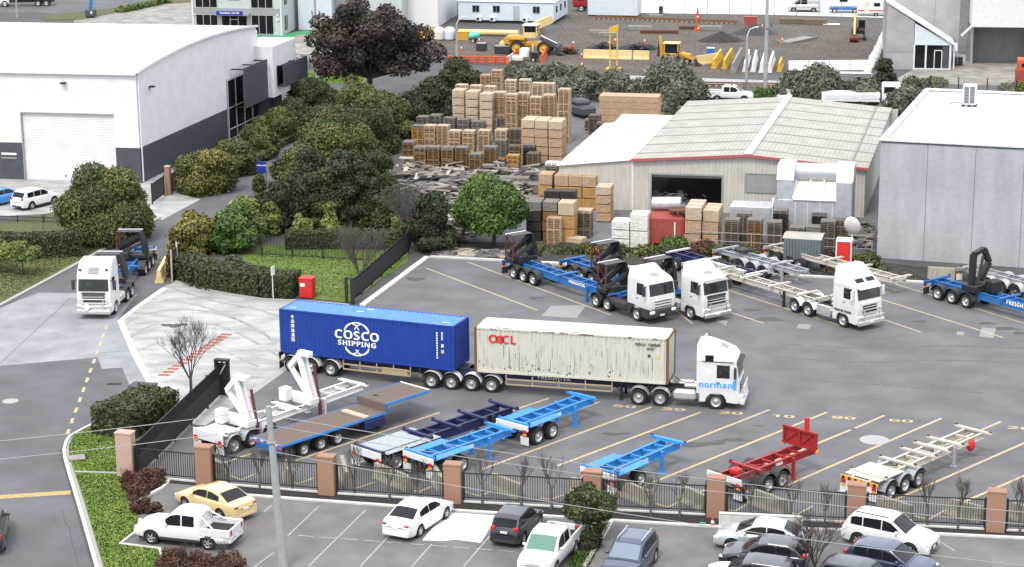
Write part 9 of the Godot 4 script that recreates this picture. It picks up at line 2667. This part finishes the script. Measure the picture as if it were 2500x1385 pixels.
func machines() -> void:
	# wheel loader
	var t := thing("wheel_loader", "yellow articulated wheel loader with white cab roof", "loader", V(3.09, 0, -139.49), -13)
	t.scale = Vector3.ONE * 1.14
	part(t, "engine_hood", MB.new().prism(pv([-3.4, 1.2, -0.9, 1.1, -0.9, 2.0, -2.0, 2.1, -3.1, 2.0, -3.4, 1.7]), -0.8, 0.8), "machine_yellow")
	bx(t, "counterweight", "pale_yellow", V(-3.5, 1.1, 0), V(0.7, 0.7, 1.8), 0.15)
	bx(t, "chassis", "machine_yellow", V(-0.3, 1.15, 0), V(3.0, 0.6, 1.2), 0.05)
	bx(t, "cab", "pale_yellow", V(-0.3, 2.2, 0), V(1.5, 0.7, 1.5), 0.05)
	bx(t, "cab_window", "dark_glass", V(-0.25, 2.75, 0), V(1.35, 1.0, 1.42), 0.05)
	for q in [[-1.0, 0.72], [-1.0, -0.72], [0.5, 0.72], [0.5, -0.72]]: bx(t, "cab_pillar", "pale_yellow", V(q[0] + 0.05, 2.75, q[1]), V(0.12, 1.1, 0.12))
	bx(t, "cab_roof", "plain_white", V(-0.25, 3.35, 0), V(1.8, 0.18, 1.7), 0.06)
	part(t, "exhaust", MB.new().tube(V(-1.5, 2.0, 0.3), V(-1.5, 2.9, 0.3), 0.08), "chrome")
	for z in [-1, 1]:
		wheel(t, V(-1.75, 0.8, z * 1.0), 0.8, 0.6, z, "rim_yellow")
		wheel(t, V(1.5, 0.8, z * 1.0), 0.8, 0.6, z, "rim_yellow")
		part(t, "lift_arm", MB.new().bar(V(0.9, 1.9, z * 0.55), V(3.1, 0.7, z * 0.55), 0.2, 0.34), "charcoal")
		part(t, "front_fender", MB.new().prism(pv([-2.7, 1.75, -0.8, 1.75, -1.0, 1.85, -2.5, 1.9]), z * 0.7, z * 1.3), "machine_yellow")
	part(t, "bucket", MB.new().prism(pv([2.9, 0.15, 3.9, 0.1, 3.3, 0.45, 3.15, 1.0, 2.8, 1.1]), -1.35, 1.35), "chassis_grey")
	part(t, "tilt_ram", MB.new().tube(V(0.9, 2.1, 0), V(2.8, 1.2, 0), 0.1), "chrome")
	for k in 4: bx(t, "ladder_step", "machine_yellow", V(-0.4, 0.55 + k * 0.28, 0.9), V(0.5, 0.05, 0.2))
	# backhoe
	var b := thing("backhoe", "yellow backhoe loader with dark glazed cab", "backhoe", V(20.53, 0, -128.54), -12)
	bx(b, "cab_base", "machine_yellow", V(0, 1.1, 0), V(1.9, 0.9, 1.6), 0.06)
	bx(b, "cab_window", "dark_glass", V(0, 2.1, 0), V(1.75, 1.2, 1.5), 0.08)
	for q in [[-0.85, 0.72], [-0.85, -0.72], [0.85, 0.72], [0.85, -0.72]]: bx(b, "cab_pillar", "machine_yellow", V(q[0], 2.1, q[1]), V(0.12, 1.3, 0.12))
	bx(b, "cab_roof", "pale_yellow", V(0, 2.78, 0), V(2.1, 0.16, 1.75), 0.05)
	part(b, "bonnet", MB.new().prism(pv([0.9, 0.8, 2.4, 0.8, 2.4, 1.4, 0.9, 1.6]), -0.55, 0.55), "machine_yellow")
	part(b, "boom", MB.new().bar(V(-1.2, 0.9, 0), V(-1.5, 3.6, 0), 0.3, 0.4), "machine_yellow")
	part(b, "dipper", MB.new().bar(V(-1.5, 3.5, 0), V(-1.75, 1.0, 0), 0.24, 0.3), "chassis_grey")
	for z in [-1, 1]:
		wheel(b, V(-0.5, 0.75, z * 0.95), 0.75, 0.5, z, "rim_yellow")
		wheel(b, V(1.9, 0.5, z * 0.9), 0.5, 0.35, z, "rim_yellow")
		part(b, "lift_arm", MB.new().bar(V(1.0, 1.6, z * 0.65), V(3.3, 0.6, z * 0.65), 0.18, 0.3), "machine_yellow")
	part(b, "bucket", MB.new().prism(pv([3.1, 0.1, 3.9, 0.08, 3.4, 0.4, 3.2, 0.9, 2.95, 0.9]), -1.1, 1.1), "chassis_grey")
	# small excavator
	var e := thing("excavator", "small excavator with yellow boom and dark green cab", "excavator", V(47.82, 0, -150.47), -100)
	for z in [-0.85, 0.85]:
		var tr := MB.new()
		tr.tube(V(-1.0, 0.38, z - 0.2), V(-1.0, 0.38, z + 0.2), 0.38, 0.38, 14); tr.tube(V(1.0, 0.38, z - 0.2), V(1.0, 0.38, z + 0.2), 0.38, 0.38, 14); tr.box(V(0, 0.38, z), V(2.0, 0.74, 0.4))
		part(e, "track", tr, "chassis_grey")
	bx(e, "house", "chassis_grey", V(-0.4, 1.2, 0), V(1.9, 0.8, 1.8), 0.15)
	bx(e, "cab", "charcoal", V(0.1, 2.0, -0.45), V(1.2, 1.6, 0.95), 0.08)
	bx(e, "cab_window", "dark_glass", V(0.72, 2.2, -0.45), V(0.04, 1.0, 0.8))
	part(e, "boom", MB.new().bar(V(0.6, 1.3, 0.4), V(1.6, 3.5, 0.5), 0.34, 0.5), "machine_yellow")
	part(e, "stick", MB.new().bar(V(1.6, 3.5, 0.5), V(3.0, 1.0, 0.5), 0.28, 0.4), "pale_yellow")
	part(e, "bucket", MB.new().at(V(3.0, 0.5, 0.5)).tube(V(0, 0, -0.6), V(0, 0, 0.6), 0.5, 0.5, 12), "oxide_red")

# ---------- street furniture ----------
func street() -> void:
	# concrete barriers behind the picket fence
	var jb := [[V(-17.08, 0, 22.22), V(-15.99, 0, 23.58)], [V(-12.55, 0, 23.01), V(-12.27, 0, 24.65)], [V(-9.54, 0, 22.42), V(-9.04, 0, 25.18)], [V(-7.57, 0, 23.67), V(-5.62, 0, 25.91)], [V(-4.49, 0, 23.55), V(-3.85, 0, 26.14)], [V(-1.1, 0, 25.58), V(0.38, 0, 27.31)], [V(3.09, 0, 26.32), V(4.06, 0, 26.97)], [V(5.65, 0, 26.57), V(7.23, 0, 28.58)], [V(8.87, 0, 27.52), V(10.01, 0, 29.25)], [V(12.5, 0, 28.11), V(14.11, 0, 30.06)], [V(19, 0, 29.36), V(20.47, 0, 30.98)], [V(22.5, 0, 29.86), V(24.06, 0, 31.24)], [V(25.71, 0, 30.7), V(27.28, 0, 32.01)]]
	for k in jb.size(): jersey("concrete_barrier", "weathered concrete barrier inside the picket fence, %s from the pale pink pillar" % nth(k), jb[k][0], jb[k][1], "barrier_old", "concrete barriers inside the fence", 0.92, 0.3)
	jersey("concrete_barrier", "tan plastic barrier at the mouth of the lane", V(-26.65, 0, -19.7), V(-26.79, 0, -24.4), "pale_yellow", "", 1.0, 0.35)
	var lw := thing("retaining_wall", "low white concrete wall beside the silver sedan", "wall", V(10.5, 0, 31.43), between(V(10.5, 0, 31.43), V(14.72, 0, 32.1)))
	var ll := (V(10.5, 0, 31.43)).distance_to(V(14.72, 0, 32.1))
	bx(lw, "wall", "kerb", V(ll * 0.5, 0.38, 0), V(ll, 0.76, 0.2), 0.02)
	bx(lw, "coping", "kerb", V(ll * 0.5, 0.78, 0), V(ll, 0.05, 0.26), 0.01)
	var cn := thing("traffic_cone", "small orange and white cone at the foot of a brick pillar", "cone", V(10.19, 0, 31.36))
	part(cn, "cone", MB.new().tube(V(0, 0.03, 0), V(0, 0.5, 0), 0.14, 0.03, 12), "orange")
	part(cn, "band", MB.new().tube(V(0, 0.2, 0), V(0, 0.36, 0), 0.105, 0.065, 12), "plain_white")
	var vb := thing("valve_box", "small green valve box in the mulch by a brick pillar", "box", V(9.69, 0, 31.18), -14)
	bx(vb, "box", "teal", V(0, 0.06, 0), V(0.3, 0.12, 0.2), 0.02)
	bx(vb, "lid", "green_paint", V(0, 0.13, 0), V(0.32, 0.02, 0.22))
	# foreground light pole and its wires
	var b := V(-11.29, 0, 36.63)
	var pole := thing("street_light_pole", "tall grey concrete pole standing in the car park", "pole", b)
	part(pole, "shaft", MB.new().at(Vector3.ZERO, 0, 0, 0).tube(Vector3.ZERO, V(-0.42, 8.4, 0), 0.24, 0.14, 16), "pole_concrete")
	bx(pole, "collar", "mid_grey", V(-0.33, 6.6, 0), V(0.42, 0.1, 0.42), 0.02)
	var topp := b + V(-0.42, 8.35, 0)
	var wires := [[topp + V(0, -0.1, 0), V(-60, 8.3, 44)], [topp + V(0, -1.0, 0), V(-60, 7.4, 44)], [topp + V(0, -0.4, 0), V(45, 6.8, 52)], [topp + V(0, -0.9, 0), V(45, 6.2, 52)], [topp + V(0, -2.2, 0), V(42, 5.0, 54)]]
	for wi in wires.size():
		var w: Array = wires[wi]
		var mb := MB.new()
		for k in 16:
			var f0 := k / 16.0
			var f1 := (k + 1) / 16.0
			var sag := V(0, -1.1, 0)
			mb.tube(w[0].lerp(w[1], f0) + sag * 4.0 * f0 * (1.0 - f0), w[0].lerp(w[1], f1) + sag * 4.0 * f1 * (1.0 - f1), 0.018, 0.018, 5, false)
		solo("overhead_wire", mb, "pole_concrete", "thin overhead wire from the grey pole %s" % ["over the road, upper", "over the road, lower", "over the fence, uppermost", "over the fence, middle one", "over the fence, lowest"][wi], "wire", "overhead wires")
	# far poles
	for q in [[V(28.97, 0, -100.61), 11.4, 0.28, "tall concrete power pole beside the green weeds"], [V(28.11, 0, -111.91), 5.9, 0.2, "short grey light pole near the barrier cluster"], [V(-23.28, 0, -115.48), 11.5, 0.2, "tall grey power pole left of the gum tree"], [V(-6.67, 0, -126.71), 5.6, 0.18, "grey light pole beside the orange barriers"], [V(-75.06, 0, -182.53), 4.5, 0.16, "grey pole beyond the warehouse roof"]]:
		var t := thing("power_pole", q[3], "pole", q[0])
		part(t, "shaft", MB.new().tube(Vector3.ZERO, V(0, q[1], 0), q[2], q[2] * 0.62, 12), "pole_concrete")
		if q[1] > 10.0:
			bx(t, "cross_arm", "weathered_grey", V(0.1, q[1] * 0.72, 0.2), V(0.9, 0.14, 0.14))
			for x in [-0.35, 0.5]: part(t, "insulator", MB.new().tube(V(x, q[1] * 0.73, 0.2), V(x, q[1] * 0.77, 0.2), 0.07), "charcoal")
		else:
			part(t, "lamp_arm", MB.new().path([V(0, q[1], 0), V(0.3, q[1] + 0.7, 0), V(0.9, q[1] + 0.95, 0)], 0.05), "plain_white")
			bx(t, "lamp_head", "plain_white", V(1.1, q[1] + 0.95, 0), V(0.5, 0.12, 0.25), 0.04)
	# small furniture
	var rc := thing("red_cabinet", "red metal cabinet standing on the lawn corner", "cabinet", V(-14.99, 0, -15.1), -16)
	bx(rc, "body", "bright_red", V(0, 0.78, 0), V(1.0, 1.4, 0.8), 0.03)
	bx(rc, "lid", "letter_red", V(0, 1.52, 0), V(1.06, 0.08, 0.86), 0.02)
	bx(rc, "notice", "plain_white", V(-0.22, 1.05, 0.41), V(0.36, 0.26, 0.02))
	for x in [-0.4, 0.4]: bx(rc, "foot", "trim", V(x, 0.04, 0), V(0.14, 0.08, 0.7))
	var sg := thing("sign_post", "thin grey sign post in front of the clipped hedge", "sign", V(-17.46, 0, -14.61), 60)
	part(sg, "post", MB.new().tube(Vector3.ZERO, V(0, 2.5, 0), 0.04), "pale_metal")
	bx(sg, "plate", "pale_metal", V(0, 2.2, 0.05), V(0.45, 0.7, 0.02))
	var bs := thing("blue_sign", "dark blue sign board among the evergreens by the lane", "sign", V(-23.04, 0, -55.79), -8)
	bx(bs, "board", "sign_blue", V(0, 1.7, 0), V(0.85, 1.0, 0.06), 0.01)
	for x in [-0.38, 0.38]: bx(bs, "post", "charcoal", V(x, 0.6, -0.05), V(0.07, 1.2, 0.07))
	write(bs, "FOR LEASE", 0.13, V(0, 1.85, 0.04), 0, "letter_white")
	var ub := thing("utility_box", "dark blue utility cabinet behind the clipped block hedge", "cabinet", V(-22.49, 0, 11.06), -14)
	bx(ub, "body", "charcoal", V(0, 0.75, 0), V(1.5, 1.5, 0.9), 0.05)
	bx(ub, "lid", "charcoal", V(0, 1.55, 0), V(1.6, 0.14, 1.0), 0.05)
	var pit := thing("drain_pit", "square concrete drain pit cover in the grass at the kerb", "drain cover", V(-24.74, 0, 20.11), -75)
	bx(pit, "slab", "concrete", V(0, 0.1, 0), V(0.8, 0.1, 0.9), 0.01)
	bx(pit, "inlet", "black_matt", V(-0.1, 0.08, -0.55), V(0.9, 0.12, 0.1))
